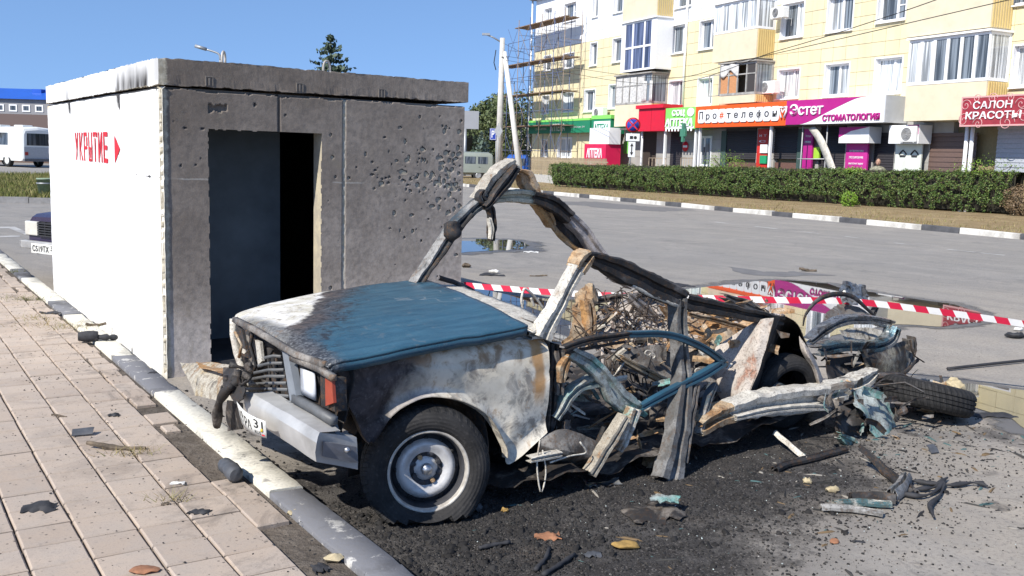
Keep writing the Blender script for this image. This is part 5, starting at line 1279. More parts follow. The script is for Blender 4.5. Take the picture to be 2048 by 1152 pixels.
m.add([p + np.array([-.004, -.014, 0]) for p in q] + [p + np.array([0, .02, 0]) for p in q], [(0, 1, 2, 3), (0, 4, 5, 1), (1, 5, 6, 2), (2, 6, 7, 3), (3, 7, 4, 0)]); m.build('bumper_end_cap', plain('bumper_end_grey', (.16, .16, .17), .6, var=.3, scale=9, dirt=.4), bp)
m = MB(); c_ = q[1] * .75 + q[3] * .25 + np.array([-.01, -.02, .0]); m.lathe([(0, .012), (.008, .01), (.012, 0)], 10, c_, [[1, 0, 0], [0, 0, -1], [0, 1, 0]]); m.build('bolt', CHR, bp)
# number plate, bent and scorched at one end
PLW = plain('plate_white', (.66, .65, .60), .55, var=.08, scale=9, bump=0, dirt=.2)
pl = [FU(474, 803, -.70), FU(533, 842, -.66), FU(535, 876, -.655), FU(484, 846, -.68)]
def plq(a, b, o=0.0):
    tp = pl[0] + (pl[1] - pl[0]) * a; bt = pl[3] + (pl[2] - pl[3]) * a; p = tp + (bt - tp) * (1 - b); nn = np.cross(pl[1] - pl[0], pl[3] - pl[0]); nn /= np.linalg.norm(nn)
    if nn[0] > 0: nn = -nn
    return p + nn * (o + .018 * math.sin(a * 3.0))
m = MB(); m.grid([[plq(a, b) for a in np.linspace(0, 1, 10)] for b in (0, .33, .66, 1)], .002); npl = m.build('number_plate', PLW, car)
def plate_text(s, a0, a1, b0, b1, mat, fn, parent):
    cu = bpy.data.curves.new('t', 'FONT'); cu.body = s; cu.resolution_u = 3; cu.offset = .015
    tmp = bpy.data.objects.new('t', cu); COL.objects.link(tmp); bpy.context.view_layer.update()
    me = bpy.data.meshes.new_from_object(tmp.evaluated_get(bpy.context.evaluated_depsgraph_get())); bpy.data.objects.remove(tmp); bpy.data.curves.remove(cu)
    V = np.zeros(len(me.vertices) * 3); me.vertices.foreach_get('co', V); V = V.reshape(-1, 3); lo, hi = V.min(0), V.max(0); V = (V - lo) / np.maximum(hi - lo, 1e-6)
    W = np.array([fn(a0 + (a1 - a0) * x, b0 + (b1 - b0) * y, .0025) for x, y, _ in V]); me.vertices.foreach_set('co', W.astype(np.float32).ravel()); me.materials.clear(); me.materials.append(mat); me.update(); me.name = 'lettering'
    return link('lettering', me, parent)
plate_text('К', .07, .15, .22, .72, BLK, plq, npl); plate_text('9', .18, .27, .22, .84, BLK, plq, npl); plate_text('РА', .33, .60, .22, .72, BLK, plq, npl); plate_text('31', .68, .93, .42, .90, BLK, plq, npl); plate_text('RUS', .69, .87, .12, .30, BLK, plq, npl)
m = MB(); m.add([plq(a, b, .003) for a, b in ((.885, .1), (.965, .1), (.965, .18), (.885, .18))], [(0, 1, 2, 3)]); m.build('red_flag_strip', RED, npl)
m = MB(); m.lathe([(0, .006), (.006, .004), (.008, 0)], 8, plq(.9, .4, .003), [[0, 0, -1], [1, 0, 0], [0, 1, 0]]); m.build('plate_screw', plain('yellow_screw_cap', (.55, .38, .03), .5, bump=0), npl)
# torn-off lower panel leaning at the shelter, melted hose
P = crumple(patch([[FU(360, 727, -.50), FU(420, 727, -.48), FU(490, 735, -.45)], [FU(372, 752, -.55), FU(420, 765, -.56), FU(480, 775, -.55)], [FU(392, 792, -.58), FU(430, 800, -.58), FU(470, 803, -.58)]], 10, 16), .010, 7, 13); part(P, 'torn_front_panel', m_burnt('ochre_ash_steel', (.40, .31, .18), .55, .4, .4, 6, 41.0, ashc=(.46, .42, .34)), .006)
P = crumple(patch([[FU(392, 724, -.44), FU(440, 727, -.42), FU(500, 735, -.40)], [FU(400, 733, -.55), FU(440, 745, -.56), FU(490, 752, -.55)]], 5, 14), .006, 7, 14); part(P, 'torn_panel_flange', M_ORNG, .004)
m = MB(); m.tube(catmull([FU(492, 752, -.60), FU(466, 770, -.66), FU(446, 790, -.68), FU(436, 815, -.68), FU(434, 852, -.66)], 16), .022, 8, rs=[.019 + .004 * math.sin(i * 1.1) for i in range(16)]); m.build('melted_hose', M_CHAR, car)
for i in range(9):
    a = rng.uniform(0, 1); m = MB(); c_ = FU(450 + 50 * a, 790 - 45 * a + rng.uniform(-14, 14), -.64); P = [c_ + rng.normal(0, .02, 3) for _ in range(4)]; m.tube(catmull(P, 8), .012, 5, rs=list(rng.uniform(.005, .02, 8))); m.build('melted_drip', M_CHAR, car)
P = crumple(patch([[FU(446, 732, -.62), FU(476, 740, -.62)], [FU(450, 770, -.66), FU(490, 772, -.64)], [FU(470, 805, -.67), FU(485, 800, -.66)]], 10, 8), .014, 10, 15); part(P, 'melted_plastic_sheet', M_CHAR, .006)
P = crumple(patch([[FU(455, 800, -.62), FU(482, 806, -.64)], [FU(452, 835, -.6), FU(486, 850, -.62)], [FU(455, 862, -.58), FU(488, 858, -.6)]], 8, 6), .008, 9, 16); part(P, 'scorched_flap', M_CHAR, .004)

# ---- wheels
def m_tyre():
    t = NT('scorched_tyre'); p = t.obj; s = t.sepx(p); ang = t.math('ARCTAN2', s[1], s[0]); rad = t.math('SQRT', t.add(t.mul(s[0], s[0]), t.mul(s[1], s[1])))
    n = t.noise(8, 6, .65, p); n2 = t.noise(60, 4, .7, p)
    lug = t.math('SINE', t.add(t.mul(ang, 46), t.mul(s[2], 55))); lugm = t.mul(t.sstep(lug, -.4, .1), t.sstep(rad, .246, .256))
    ring = t.math('SINE', t.mul(rad, 420)); 
    c = t.mix(t.ramp(n, [(.35, 0), (.7, 1)]), (.013, .0125, .0125), (.038, .036, .035)); c = t.mix(t.mul(t.ramp(n2, [(.55, 0), (.7, 1)]), .3), c, (.13, .12, .11))
    c = t.mix(t.mul(t.sub(1, lugm), t.mul(t.sstep(rad, .25, .258), .6)), c, (.012, .012, .012))
    t.bump(t.add(t.add(t.mul(lugm, 1.6), t.mul(ring, .10)), t.mul(n2, .35)), .8, .006)
    return t.done(c, .78, 0, .3)
TYRE = m_tyre()
RIMM = plain('scorched_rim_paint', (.56, .55, .54), .45, .25, var=.2, scale=16, bump=.1, dirt=.45); RIMD = plain('dark_rim', (.05, .05, .055), .6, .2, var=.3)  # dark tone for the rim well, recessed rings and some bolts
RIML = plain('rim_flange', (.56, .52, .46), .55, .2, var=.3, scale=20, dirt=.5)
TYP = [(.168, .060), (.178, .074), (.20, .081), (.225, .080), (.248, .070), (.2600, .054), (.266, .045), (.267, .030), (.260, .028), (.260, .024), (.268, .022), (.269, .003), (.262, .002), (.262, -.002), (.269, -.003), (.268, -.022), (.260, -.024), (.260, -.028), (.267, -.03), (.266, -.045), (.26, -.054), (.248, -.07), (.225, -.08), (.2, -.081), (.168, -.06)]
def wheel_axes(ax):
    ax = np.array(ax, float); ax /= np.linalg.norm(ax); z = ax; x = np.cross([0, 0, 1.0], z)
    if np.linalg.norm(x) < .05: x = np.array([1.0, 0, 0])
    x /= np.linalg.norm(x); y = np.cross(z, x); return np.stack([x, y, z], 1)
def make_wheel(parent, cw, ax, flat_z=None, scale=1.0, name='front_wheel', rim=True, ploc=None, prot=None):
    """cw, ax in world; returns the part that carries tyre and rim"""
    A = wheel_axes(ax); N = 96; m = MB(); m.lathe([(r_ * scale, h * scale) for r_, h in TYP], N)
    V = np.array(m.v)
    if flat_z is not None:
        Wd = (A @ V.T).T + cw; low = flat_z - Wd[:, 2]; k = low > 0
        out = np.sign(V[:, 2]) * np.where(k, np.minimum(low, .1) * (.30 + .18 * np.sin(V[:, 0] * 23)), 0); Wd[k, 2] = flat_z + .004 * np.sin(V[k, 0] * 40)
        lift = np.clip((flat_z + .07 - Wd[:, 2]) / .07, 0, 1) * (~k); out += np.sign(V[:, 2]) * lift * .03
        V = (A.T @ (Wd - cw).T).T; V[:, 2] += out
        m.v = [tuple(q) for q in V]
    ty = m.build('tyre', TYRE, None, sharp=R(38)); MW = Matrix.Identity(4)
    for i in range(3):
        for j in range(3): MW[i][j] = A[i][j]
        MW[i][3] = cw[i]
    objs = [ty]
    if rim:
        m = MB(); m.lathe([(.172, .066), (.166, .070), (.160, .062), (.157, .045)], 64); m.lathe([(.157, .045), (.150, .030), (.146, -.02), (.146, -.05)], 64, mi=1); rm = m.build('rim', [RIML, RIMD], None)
        m = MB(); m.lathe([(.147, -.012), (.140, -.006), (.132, -.002), (.126, .006)], 64); m.lathe([(.126, .006), (.118, .018), (.108, .026), (.098, .027), (.086, .020), (.070, .012)], 64, mi=1); m.lathe([(.070, .012), (.064, .004), (.050, .003)], 64, mi=0); m.lathe([(.050, .003), (.040, .010), (.030, .014), (0, .014)], 64, mi=1); dk = m.build('rim_disc', [RIMD, RIMM], None)
        objs += [rm, dk]
        for k in range(12):
            th = 2 * math.pi * k / 12; m = MB(); m.lathe([(0, .0), (.0095, .0), (.0105, -.004)], 10, (.127 * math.cos(th), .127 * math.sin(th), .008)); objs.append(m.build('vent_hole', BLK, None))
        for k in range(4):
            th = math.pi / 2 * k + .5; m = MB(); m.lathe([(0, .020), (.009, .020), (.0105, .016), (.0105, 0)], 6, (.056 * math.cos(th), .056 * math.sin(th), .006), smooth=False); objs.append(m.build('wheel_bolt', M_TAN if k % 2 else RIMD, None))
            th += .75; m = MB(); m.lathe([(0, .0), (.015, .0), (.018, -.003)], 12, (.063 * math.cos(th), .063 * math.sin(th), .0125), [[1, 0, 0], [0, .7, 0], [0, 0, 1]]); objs.append(m.build('rim_recess', RIMD, None))
        m = MB(); m.lathe([(0, .044), (.012, .044), (.014, .040), (.020, .040), (.023, .034), (.025, .012)], 24); objs.append(m.build('hub_cap', CHR, None))
    root = bpy.data.objects.new(name, None); COL.objects.link(root); root.parent = parent
    PM_ = Matrix.Translation(Vector([float(c) for c in ploc])) @ Matrix.Rotation(prot, 4, 'Z') if ploc is not None else Matrix.Identity(4)
    root.matrix_local = PM_.inverted() @ MW
    for o in objs: o.parent = root
    return root
cw = CO + CU * WC[0] + CV * WC[1]; cw[2] = WC[2]
fw_ = make_wheel(car, cw + np.array([-.02, .06, 0]), (.30, -.95, .05), flat_z=.012, name='front_wheel', ploc=CO, prot=CA)
RWc = S(1566, 782, .12); cw2 = CO + CU * RWc[0] + CV * RWc[1]; cw2[2] = RWc[2]
make_wheel(car, cw2, (.45, -.85, -.1), name='rear_wheel', rim=False, scale=.82, ploc=CO, prot=CA)
m = MB(); m.lathe([(0, .03), (.05, .03), (.09, .0), (.10, -.05)], 20, S(1560, 800, .05), wheel_axes((0, -1, 0))); m.build('brake_drum', M_BLUEM, car)

# ---- torn pillars and roof rails
part(strip([(1086, 676, 44), (1098, 648, 36), (1120, 606, 27), (1145, 560, 27), (1162, 530, 30)], -.0, .045, seed=1), 'windscreen_pillar', M_ASH)
part(strip([(1060, 668, 22), (1085, 664, 26), (1105, 655, 20)], .03, .06, seed=2), 'pillar_foot', M_ASH2)
part(strip([(1158, 540, 36), (1168, 522, 38), (1180, 508, 24)], .0, .055, seed=3, crum=.01), 'pillar_head', M_TAN)
part(strip([(1170, 513, 20), (1205, 524, 32), (1260, 548, 44), (1315, 574, 46), (1368, 600, 40)], .0, .05, seed=4), 'near_roof_rail', M_BLACK)
part(strip([(1265, 572, 8), (1315, 594, 11), (1362, 612, 10)], -.015, .02, seed=5, fold=False), 'rain_gutter', M_ASH)
part(strip([(1370, 602, 30), (1425, 614, 30), (1490, 628, 28), (1562, 642, 20)], .12, .05, seed=6), 'rear_roof_rail', M_BLACK)
part(strip([(1360, 596, 30, 0), (1362, 680, 27, 0), (1368, 760, 34, -.04), (1362, 845, 52, -.12), (1352, 905, 56, -.17), (1342, 962, 76, -.2)], 0, .05, seed=7, n=34), 'centre_pillar', m_burnt('dark_grey_pillar', (.10, .097, .092), .35, .14, .3, 4, 61.0, ashc=(.24, .235, .225)))
part(strip([(1392, 770, 14, -.05), (1378, 850, 20, -.12), (1366, 925, 20, -.18)], 0, .04, seed=8), 'pillar_flange', M_GREY)
part(strip([(1430, 768, 10, -.02), (1412, 820, 12, -.08), (1398, 868, 10, -.1)], 0, .03, seed=9), 'pillar_flange', M_BLUEM)
part(strip([(1448, 592, 10), (1500, 612, 20), (1552, 640, 16)], .9, .05, seed=10), 'far_sill_strip', M_GREY)
FV = 1.12
part(strip([(832, 570, 18), (868, 520, 22), (904, 465, 24), (940, 425, 22), (974, 398, 22)], FV, .05, seed=11), 'far_windscreen_pillar', M_BLUEM)
part(strip([(842, 572, 8), (878, 522, 9), (914, 470, 10), (948, 430, 10)], FV - .03, .03, seed=12, fold=False), 'far_pillar_seal', M_BLACK)
m = MB(); P = crumple([[S(906, 462, FV - .04) + np.array([.055 * math.cos(a) * math.sin(b), .04 * math.sin(a) * math.sin(b), .05 * math.cos(b)]) for a in np.linspace(0, 2 * math.pi, 12)] for b in np.linspace(0, math.pi, 8)], .022, 20, 3); m.grid(P, 0); m.build('melted_lump', M_BLACK, car)
part(strip([(962, 408, 34), (985, 378, 46), (1010, 350, 46), (1030, 326, 26)], FV, .06, seed=13, crum=.014), 'torn_roof_corner', m_burnt('grey_tan_steel', (.38, .34, .27), .5, .3, .22, 8, 20.0, ashc=(.48, .44, .37)))
part(strip([(972, 416, 12), (1004, 376, 22), (1036, 334, 16)], FV - .05, .04, seed=14, crum=.01), 'torn_roof_corner', M_BLACK)
part(strip([(968, 380, 6), (963, 396, 18), (975, 408, 14)], FV - .03, .03, seed=15, crum=.018), 'torn_roof_shred', M_BLACK)
part(strip([(1036, 344, 14), (1052, 356, 34), (1066, 380, 34), (1080, 405, 26), (1098, 436, 22), (1105, 452, 14)], FV + .03, .04, seed=16, crum=.008), 'twisted_roof_strip', M_ORNG)
part(strip([(960, 402, 22), (1000, 394, 22), (1040, 393, 26), (1074, 397, 28)], FV, .05, seed=17, crum=.008), 'windscreen_header', m_burnt('pale_tan_steel', (.50, .41, .30), .6, .3, .05, 5, 24.0, ashc=(.66, .60, .44)))
part(strip([(1066, 394, 26), (1095, 402, 28), (1122, 418, 30), (1140, 436, 28)], FV - .02, .05, seed=18), 'far_roof_rail', M_BLACK)
part(strip([(1138, 434, 26), (1165, 460, 26), (1195, 500, 26), (1225, 540, 26), (1262, 572, 14)], FV - .01, .05, seed=19, crum=.008), 'far_roof_rail', m_burnt('pink_grey_steel', (.38, .33, .30), .55, .3, .2, 7, 25.0, ashc=(.54, .48, .44)))
part(strip([(1098, 430, 14), (1125, 455, 36), (1160, 484, 42), (1195, 514, 34), (1228, 540, 12)], FV + .05, .03, seed=20, fold=False), 'roof_lining_strip', M_BLACK)
part(strip([(1094, 436, 10), (1125, 474, 12), (1165, 506, 10), (1205, 530, 8)], FV + .03, .03, seed=21, fold=False), 'roof_strip_edge', M_ORNG)
part(strip([(972, 402, 10), (984, 424, 15), (987, 450, 16), (984, 468, 12), (985, 482, 8)], FV - .04, .03, seed=22, crum=.012), 'hanging_shred', M_BLACK)
part(strip([(980, 436, 6), (984, 460, 8), (982, 478, 6)], FV - .07, .02, seed=23, crum=.008), 'hanging_shred', M_ASH2)
part(strip([(880, 556, 10), (930, 572, 10), (958, 590, 8), (962, 606, 6)], 1.15, .03, seed=24, fold=False), 'wiper_cowl_strip', M_BLACK)
for pts in ([(1046, 582), (1052, 578), (1075, 600), (1100, 640), (1108, 668)], [(1046, 582), (1043, 600), (1046, 618)], [(1062, 596), (1068, 612)]):
    m = MB(); m.tube(catmull([S(x, y, .7) for x, y in pts], 14), .007, 6); m.build('bent_column_tube', M_ASH, car)

# ---- near door frame
DV = -.06
part(strip([(1128, 698, 14), (1160, 686, 15), (1205, 677, 14), (1262, 669, 13)], DV, .02, seed=30, crum=.003), 'door_window_frame', M_BLACK)
part(strip([(1258, 669, 13), (1320, 668, 14), (1362, 676, 15), (1400, 692, 15), (1430, 710, 15), (1449, 726, 16)], DV, .02, seed=31, crum=.002, n=36), 'door_window_frame', M_DOORB)
part(strip([(1450, 724, 20), (1415, 746, 20), (1370, 769, 18), (1320, 795, 17), (1284, 815, 14)], DV, .02, seed=32, crum=.002, n=30), 'door_sill_rail', M_DOORB)
part(strip([(1130, 706, 8), (1180, 696, 7), (1250, 684, 6)], DV + .02, .01, seed=33, crum=.002, fold=False), 'door_glass_channel', M_BLACK)
part(strip([(1142, 704, 22), (1180, 726, 32), (1212, 758, 36), (1236, 792, 44), (1262, 812, 40), (1284, 816, 18)], DV + .03, .04, seed=34, crum=.012, n=30), 'torn_door_inner', M_TEAL)
part(strip([(1112, 836, 16), (1138, 796, 24), (1168, 770, 22), (1204, 764, 22), (1226, 782, 16)], .0, .04, seed=35, crum=.010), 'torn_door_inner', m_burnt('teal_grey_primer', (.20, .30, .28), .5, .3, .35, 6, 30.0, ashc=(.36, .38, .35)))
part(strip([(1272, 818, 28), (1260, 850, 26), (1248, 880, 22), (1236, 900, 14)], DV - .02, .04, seed=36, crum=.010), 'torn_door_skin', m_burnt('orange_teal_steel', (.16, .33, .30), .5, .55, .15, 6, 31.0))
part(strip([(1252, 832, 16), (1230, 868, 20), (1205, 912, 22), (1182, 948, 24)], DV - .06, .04, seed=37, crum=.006), 'door_edge_strip', m_burnt('tan_grey_strip', (.30, .25, .18), .5, .3, .2, 7, 32.0, ashc=(.40, .36, .29)))
part(strip([(1106, 688, 22), (1103, 745, 22), (1098, 810, 24), (1092, 866, 22)], .03, .06, seed=38), 'hinge_pillar', M_BLACK)
part(strip([(1118, 700, 26), (1120, 740, 24), (1116, 790, 18)], .01, .04, seed=39, crum=.01), 'hinge_pillar_skin', M_GREY)
part(strip([(1140, 712, 10), (1128, 735, 26), (1124, 765, 14)], -.02, .02, seed=40, crum=.008), 'torn_door_corner', M_TAN)
part(spatch([[(1085, 868, -.02), (1140, 862, -.05), (1210, 895, -.06)], [(1080, 895, -.05), (1140, 905, -.08), (1205, 920, -.08)], [(1075, 920, .02), (1140, 930, .0), (1200, 935, 0)]], 10, 16, .012, 8, 41), 'torn_sill', M_GREY)
part(strip([(1060, 920, 12), (1090, 914, 14), (1122, 908, 12)], -.12, .03, seed=42, crum=.003), 'jack_bar', M_ASH2)
for pts in ([(1160, 884), (1172, 905), (1140, 912), (1100, 925)], [(1080, 880), (1074, 930), (1082, 985), (1092, 945), (1085, 900)]):
    m = MB(); m.tube(catmull([S(x, y, -.12) for x, y in pts], 16), .004, 5); m.build('hanging_wire', M_ASH, car)

# ---- floor and burnt interior
m = MB(); U_ = np.linspace(.35, 2.75, 40); V_ = np.linspace(-.12, 1.25, 24)
P = np.array([[(u_, v_, .09 + .10 * max(0, noise.noise(Vector((u_ * 2.4, v_ * 3.1, 1)))) + .12 * max(0, v_ - .25) + .05 * max(0, u_ - 1.2)) for u_ in U_] for v_ in V_]); m.grid(crumple(P, .05, 6, 50), 0); m.build('floor_pan', M_CHAR, car)
part(spatch([[(1170, 694, .45), (1260, 690, .5), (1362, 700, .5)], [(1178, 652, .65), (1262, 640, .7), (1365, 645, .7)], [(1196, 606, .85), (1270, 590, .9), (1350, 604, .9)], [(1230, 598, 1.0), (1290, 586, 1.05), (1345, 596, 1.05)]], 18, 26, .055, 7, 51), 'front_seat_frame', M_PINK)
part(spatch([[(1230, 700, .40), (1310, 690, .40), (1420, 700, .35)], [(1240, 740, .35), (1320, 742, .32), (1440, 745, .3)], [(1270, 780, .25), (1340, 795, .22), (1440, 790, .2)]], 14, 22, .03, 7, 52), 'seat_cushion_base', M_GREY)
part(spatch([[(1370, 604, .75), (1450, 620, .7), (1540, 650, .5)], [(1376, 650, .6), (1450, 665, .55), (1520, 690, .4)], [(1380, 700, .45), (1440, 720, .4), (1500, 740, .3)]], 18, 24, .05, 7, 53), 'rear_shelf', M_ORNG)
part(spatch([[(1380, 700, .4), (1420, 680, .42), (1480, 690, .36)], [(1385, 712, .36), (1425, 700, .38), (1480, 705, .34)]], 6, 18, .02, 9, 54), 'curled_strap', M_TAN)
part(spatch([[(1360, 690, .35), (1420, 660, .42), (1470, 655, .4)], [(1372, 705, .3), (1425, 690, .36), (1478, 680, .36)]], 6, 18, .03, 8, 55), 'curled_strap', M_ORNG)
part(strip([(1242, 716, 12), (1290, 742, 15), (1340, 768, 16), (1372, 784, 12)], .22, .03, seed=56, crum=.004), 'seat_rail', M_TAN)
for k in range(9):
    x0 = 1212 + k * 16; y0 = 722 + k * 8; m = MB(); m.tube(catmull([S(x0, y0, .2), S(x0 + 4, y0 + 16, .2), S(x0 + 10, y0 + 18, .2), S(x0 + 9, y0 + 4, .2), S(x0 + 14, y0 + 2, .2), S(x0 + 18, y0 + 20, .2)], 16), .0035, 5); m.build('seat_spring', WIRE, car)
for cx, cy in ((1296, 706), (1304, 712), (1396, 742), (1404, 752)):
    m = MB(); m.tube([S(cx + 6 * math.cos(a), cy + 5 * math.sin(a), .30) for a in np.linspace(0, 7, 18)], .004, 5); m.build('seat_spring', M_ASH, car)
m = MB()
for k in range(110):
    cx, cy = (rng.uniform(1170, 1360), rng.uniform(596, 690)) if k < 150 else (rng.uniform(1370, 1560), rng.uniform(612, 700)); v_ = .40 + (690 - cy) * .0042
    c0 = S(cx, cy, v_); r_ = rng.uniform(.02, .075); ph = rng.uniform(0, 6.3); tl = rng.normal(0, .7, 3)
    if rng.random() < .5: pts = [c0 + np.array([r_ * math.cos(ph + a), r_ * .5 * math.sin(ph + a) * tl[0], r_ * math.sin(ph + a)]) for a in np.linspace(0, rng.uniform(2, 5.5), 9)]
    else: pts = catmull([c0, c0 + rng.normal(0, .07, 3), c0 + rng.normal(0, .12, 3)], 8)
    m.tube(pts, rng.uniform(.0016, .0038), 4, cap=False)
tag(m.build('tangled_spring_wire', WIRE, car), kind='stuff')
for k in range(150):
    if k < 80: x, y, v_ = rng.uniform(1110, 1350), rng.uniform(760, 940), rng.uniform(0, .5)
    else: x, y, v_ = rng.uniform(1370, 1600), rng.uniform(640, 860), rng.uniform(.1, .6)
    c0 = S(x, y, v_); 
    if c0[2] < .03: continue
    d1, d2 = rng.normal(0, 1, (2, 3)); d1 /= np.linalg.norm(d1); d2 = np.cross(d1, d2); d2 /= np.linalg.norm(d2); L, W = rng.uniform(.04, .20), rng.uniform(.010, .05)
    shard(c0, L, W, [M_CHAR, M_BLACK, M_GREY, M_TAN, M_CHAR, M_BLACK, M_GREY, M_ORNG, M_BLACK, M_TAN, M_CHAR, M_TEAL, M_ASH2][k % 13], k)
P = spatch([[(1300, 800, .15), (1340, 795, .15)], [(1298, 850, .1), (1342, 850, .1)]], 8, 8, .03, 10, 58); part(P, 'charred_box', M_CHAR, .02)

# dashboard remains and a thick layer of thin torn sheet over the whole cabin
part(spatch([[(1132, 690, .45), (1160, 680, .5), (1186, 690, .5)], [(1140, 640, .6), (1165, 630, .65), (1190, 640, .65)], [(1150, 585, .8), (1172, 570, .85), (1196, 582, .85)]], 16, 10, .03, 9, 90), 'dashboard_shell', M_TAN)
part(strip([(1176, 600, 14), (1182, 640, 22), (1178, 690, 16)], .55, .05, seed=91), 'dashboard_bracket', M_ORNG)
part(strip([(1190, 600, 10), (1240, 596, 14), (1300, 592, 12), (1350, 590, 8)], .85, .04, seed=92), 'seat_top_rail', M_GREY)
part(strip([(1256, 590, 14), (1290, 618, 20), (1318, 640, 18)], .7, .03, seed=93), 'curled_strap', M_PINK)
part(strip([(1330, 608, 14), (1352, 640, 22), (1360, 684, 20)], .6, .04, seed=94), 'curled_strap', M_ORNG)
part(strip([(1376, 628, 8), (1430, 640, 10), (1490, 656, 10), (1540, 672, 8)], .5, .03, seed=95), 'curled_strap', M_TAN)
MX = [M_TAN, M_PINK, M_ORNG, M_CHAR, M_TAN, M_PINK, M_BLACK, M_ORNG, M_ASH2, M_TAN, M_BLACK, M_GREY]
for k in range(110):
    x, y = rng.uniform(1150, 1570), rng.uniform(600, 712)
    if x > 1480 and y > 660: continue
    shard(S(x, y, .38 + (700 - y) * .0042 + rng.uniform(-.06, .03)), rng.uniform(.05, .20), rng.uniform(.008, .035), MX[k % 12], k)
for k in range(90):
    x, y = rng.uniform(1100, 1420), rng.uniform(700, 930)
    c0 = S(x, y, rng.uniform(.02, .4))
    if c0[2] > .02: shard(c0, rng.uniform(.04, .17), rng.uniform(.008, .032), [M_CHAR, M_BLACK, M_GREY, M_CHAR, M_TAN, M_BLACK, M_CHAR, M_ASH2, M_TEAL][k % 9], k)
for k in range(60):
    x, y = rng.uniform(1590, 1830), rng.uniform(690, 800); c0 = S(x, y, rng.uniform(.1, .45))
    if c0[2] > .02: shard(c0, rng.uniform(.05, .2), rng.uniform(.01, .035), [M_CHAR, M_BLACK, M_SILV, M_GREY, M_BLACK, M_TAN, M_BLUEM][k % 7], k)

# ---- rear quarter, wheel arch and boot
part(spatch([[(1432, 694, .34), (1478, 662, .24), (1520, 640, .10), (1549, 635, .04)], [(1424, 742, .30), (1470, 715, .18), (1505, 702, .06), (1530, 700, .02)], [(1436, 790, .24), (1462, 770, .12), (1488, 765, .04), (1506, 768, .0)], [(1462, 818, .12), (1468, 812, .06), (1474, 812, .02), (1480, 822, .0)]], 22, 18, .010, 6, 60), 'rear_quarter_panel', M_PINK)
part(spatch([[(1549, 636, .04), (1572, 632, .10), (1596, 650, .10), (1606, 668, .04)], [(1530, 700, .02), (1565, 690, .42), (1600, 690, .42), (1622, 712, .06)], [(1504, 768, .0), (1560, 750, .5), (1610, 750, .48), (1642, 765, .05)], [(1478, 828, .0), (1550, 830, .5), (1600, 830, .45), (1640, 810, .05)]], 18, 18, .008, 6, 61), 'rear_wheel_house', M_BLACK)
part(spatch([[(1598, 672, .05), (1612, 690, .03), (1622, 706, .06)], [(1602, 700, .05), (1620, 715, .0), (1636, 730, .05)], [(1618, 730, .04), (1634, 742, .0), (1646, 758, .05)], [(1632, 764, .03), (1640, 768, .0), (1650, 770, .04)]], 12, 9, .006, 8, 62), 'rear_arch_flare', M_PINK)
part(spatch([[(1553, 658, .06), (1566, 664, .06), (1580, 668, .06)], [(1562, 676, .06), (1570, 676, .06), (1578, 676, .06)]], 4, 6, .004, 8, 63), 'exposed_rust_patch', M_ORNG)
part(strip([(1398, 856, 34), (1430, 838, 40), (1466, 824, 42)], -.10, .07, seed=64, crum=.014), 'torn_rear_sill', M_TAN)
part(strip([(1460, 826, 40), (1510, 812, 48), (1570, 804, 54), (1640, 796, 50), (1690, 784, 32)], -.10, .07, seed=65, crum=.010, n=36), 'torn_rear_sill', M_ASH)
part(strip([(1470, 836, 12), (1540, 822, 14), (1600, 816, 14), (1660, 815, 12)], -.13, .03, seed=66, crum=.006), 'sill_flange', M_ASH2)
part(strip([(1640, 782, 26), (1690, 775, 34), (1730, 762, 34), (1752, 744, 20)], -.02, .06, seed=67, crum=.012), 'torn_rear_sill', m_burnt('grey_cream_steel', (.35, .33, .28), .6, .1, .45, 8, 33.0))
TV = .35
part(spatch([[(1644, 638, .5), (1668, 612, .6), (1706, 606, .65), (1738, 628, .6)], [(1650, 652, .42), (1690, 640, .5), (1725, 636, .5), (1762, 648, .5)]], 12, 20, .018, 8, 70), 'torn_boot_lid', M_GREY)
part(strip([(1620, 684, 16), (1650, 660, 18), (1690, 642, 20), (1740, 640, 18), (1785, 650, 20)], TV, .05, seed=71, crum=.006, n=30), 'boot_lid_frame', M_SILV)
part(strip([(1638, 700, 24), (1700, 692, 22), (1750, 694, 22), (1782, 680, 26), (1792, 655, 26)], TV - .06, .06, seed=72, crum=.008, n=30), 'boot_lid_frame', m_burnt('blue_bright_metal', (.07, .14, .18), .25, .14, .5, 7, 34.0, .3, .5, ashc=(.40, .42, .42)))
part(spatch([[(1680, 660, .45), (1720, 655, .5), (1770, 662, .5)], [(1700, 690, .42), (1740, 685, .45), (1785, 680, .45)]], 8, 14, .012, 9, 73), 'boot_lid_skin', m_burnt('cream_metal', (.40, .36, .29), .6, .2, .45, 6, 35.0))
part(spatch([[(1720, 700, .3), (1770, 694, .28), (1808, 682, .3), (1828, 676, .35)], [(1728, 722, .28), (1775, 722, .24), (1806, 715, .26), (1824, 700, .34)], [(1742, 752, .26), (1780, 756, .24), (1806, 748, .26), (1818, 735, .34)]], 14, 18, .012, 8, 74), 'torn_rear_panel', m_burnt('dark_gold_steel', (.16, .145, .12), .35, .2, .6, 5, 36.0, .5, .3, ashc=(.44, .40, .30)))
part(strip([(1822, 676, 14), (1824, 700, 18), (1814, 730, 22), (1798, 752, 16)], .3, .05, seed=75, crum=.008), 'rear_corner_post', M_GREY)
part(spatch([[(1648, 700, .3), (1680, 704, .32), (1730, 712, .3)], [(1650, 730, .25), (1690, 735, .3), (1735, 740, .28)], [(1652, 762, .2), (1690, 765, .22), (1720, 762, .22)]], 12, 16, .02, 8, 76), 'boot_floor', M_CHAR)
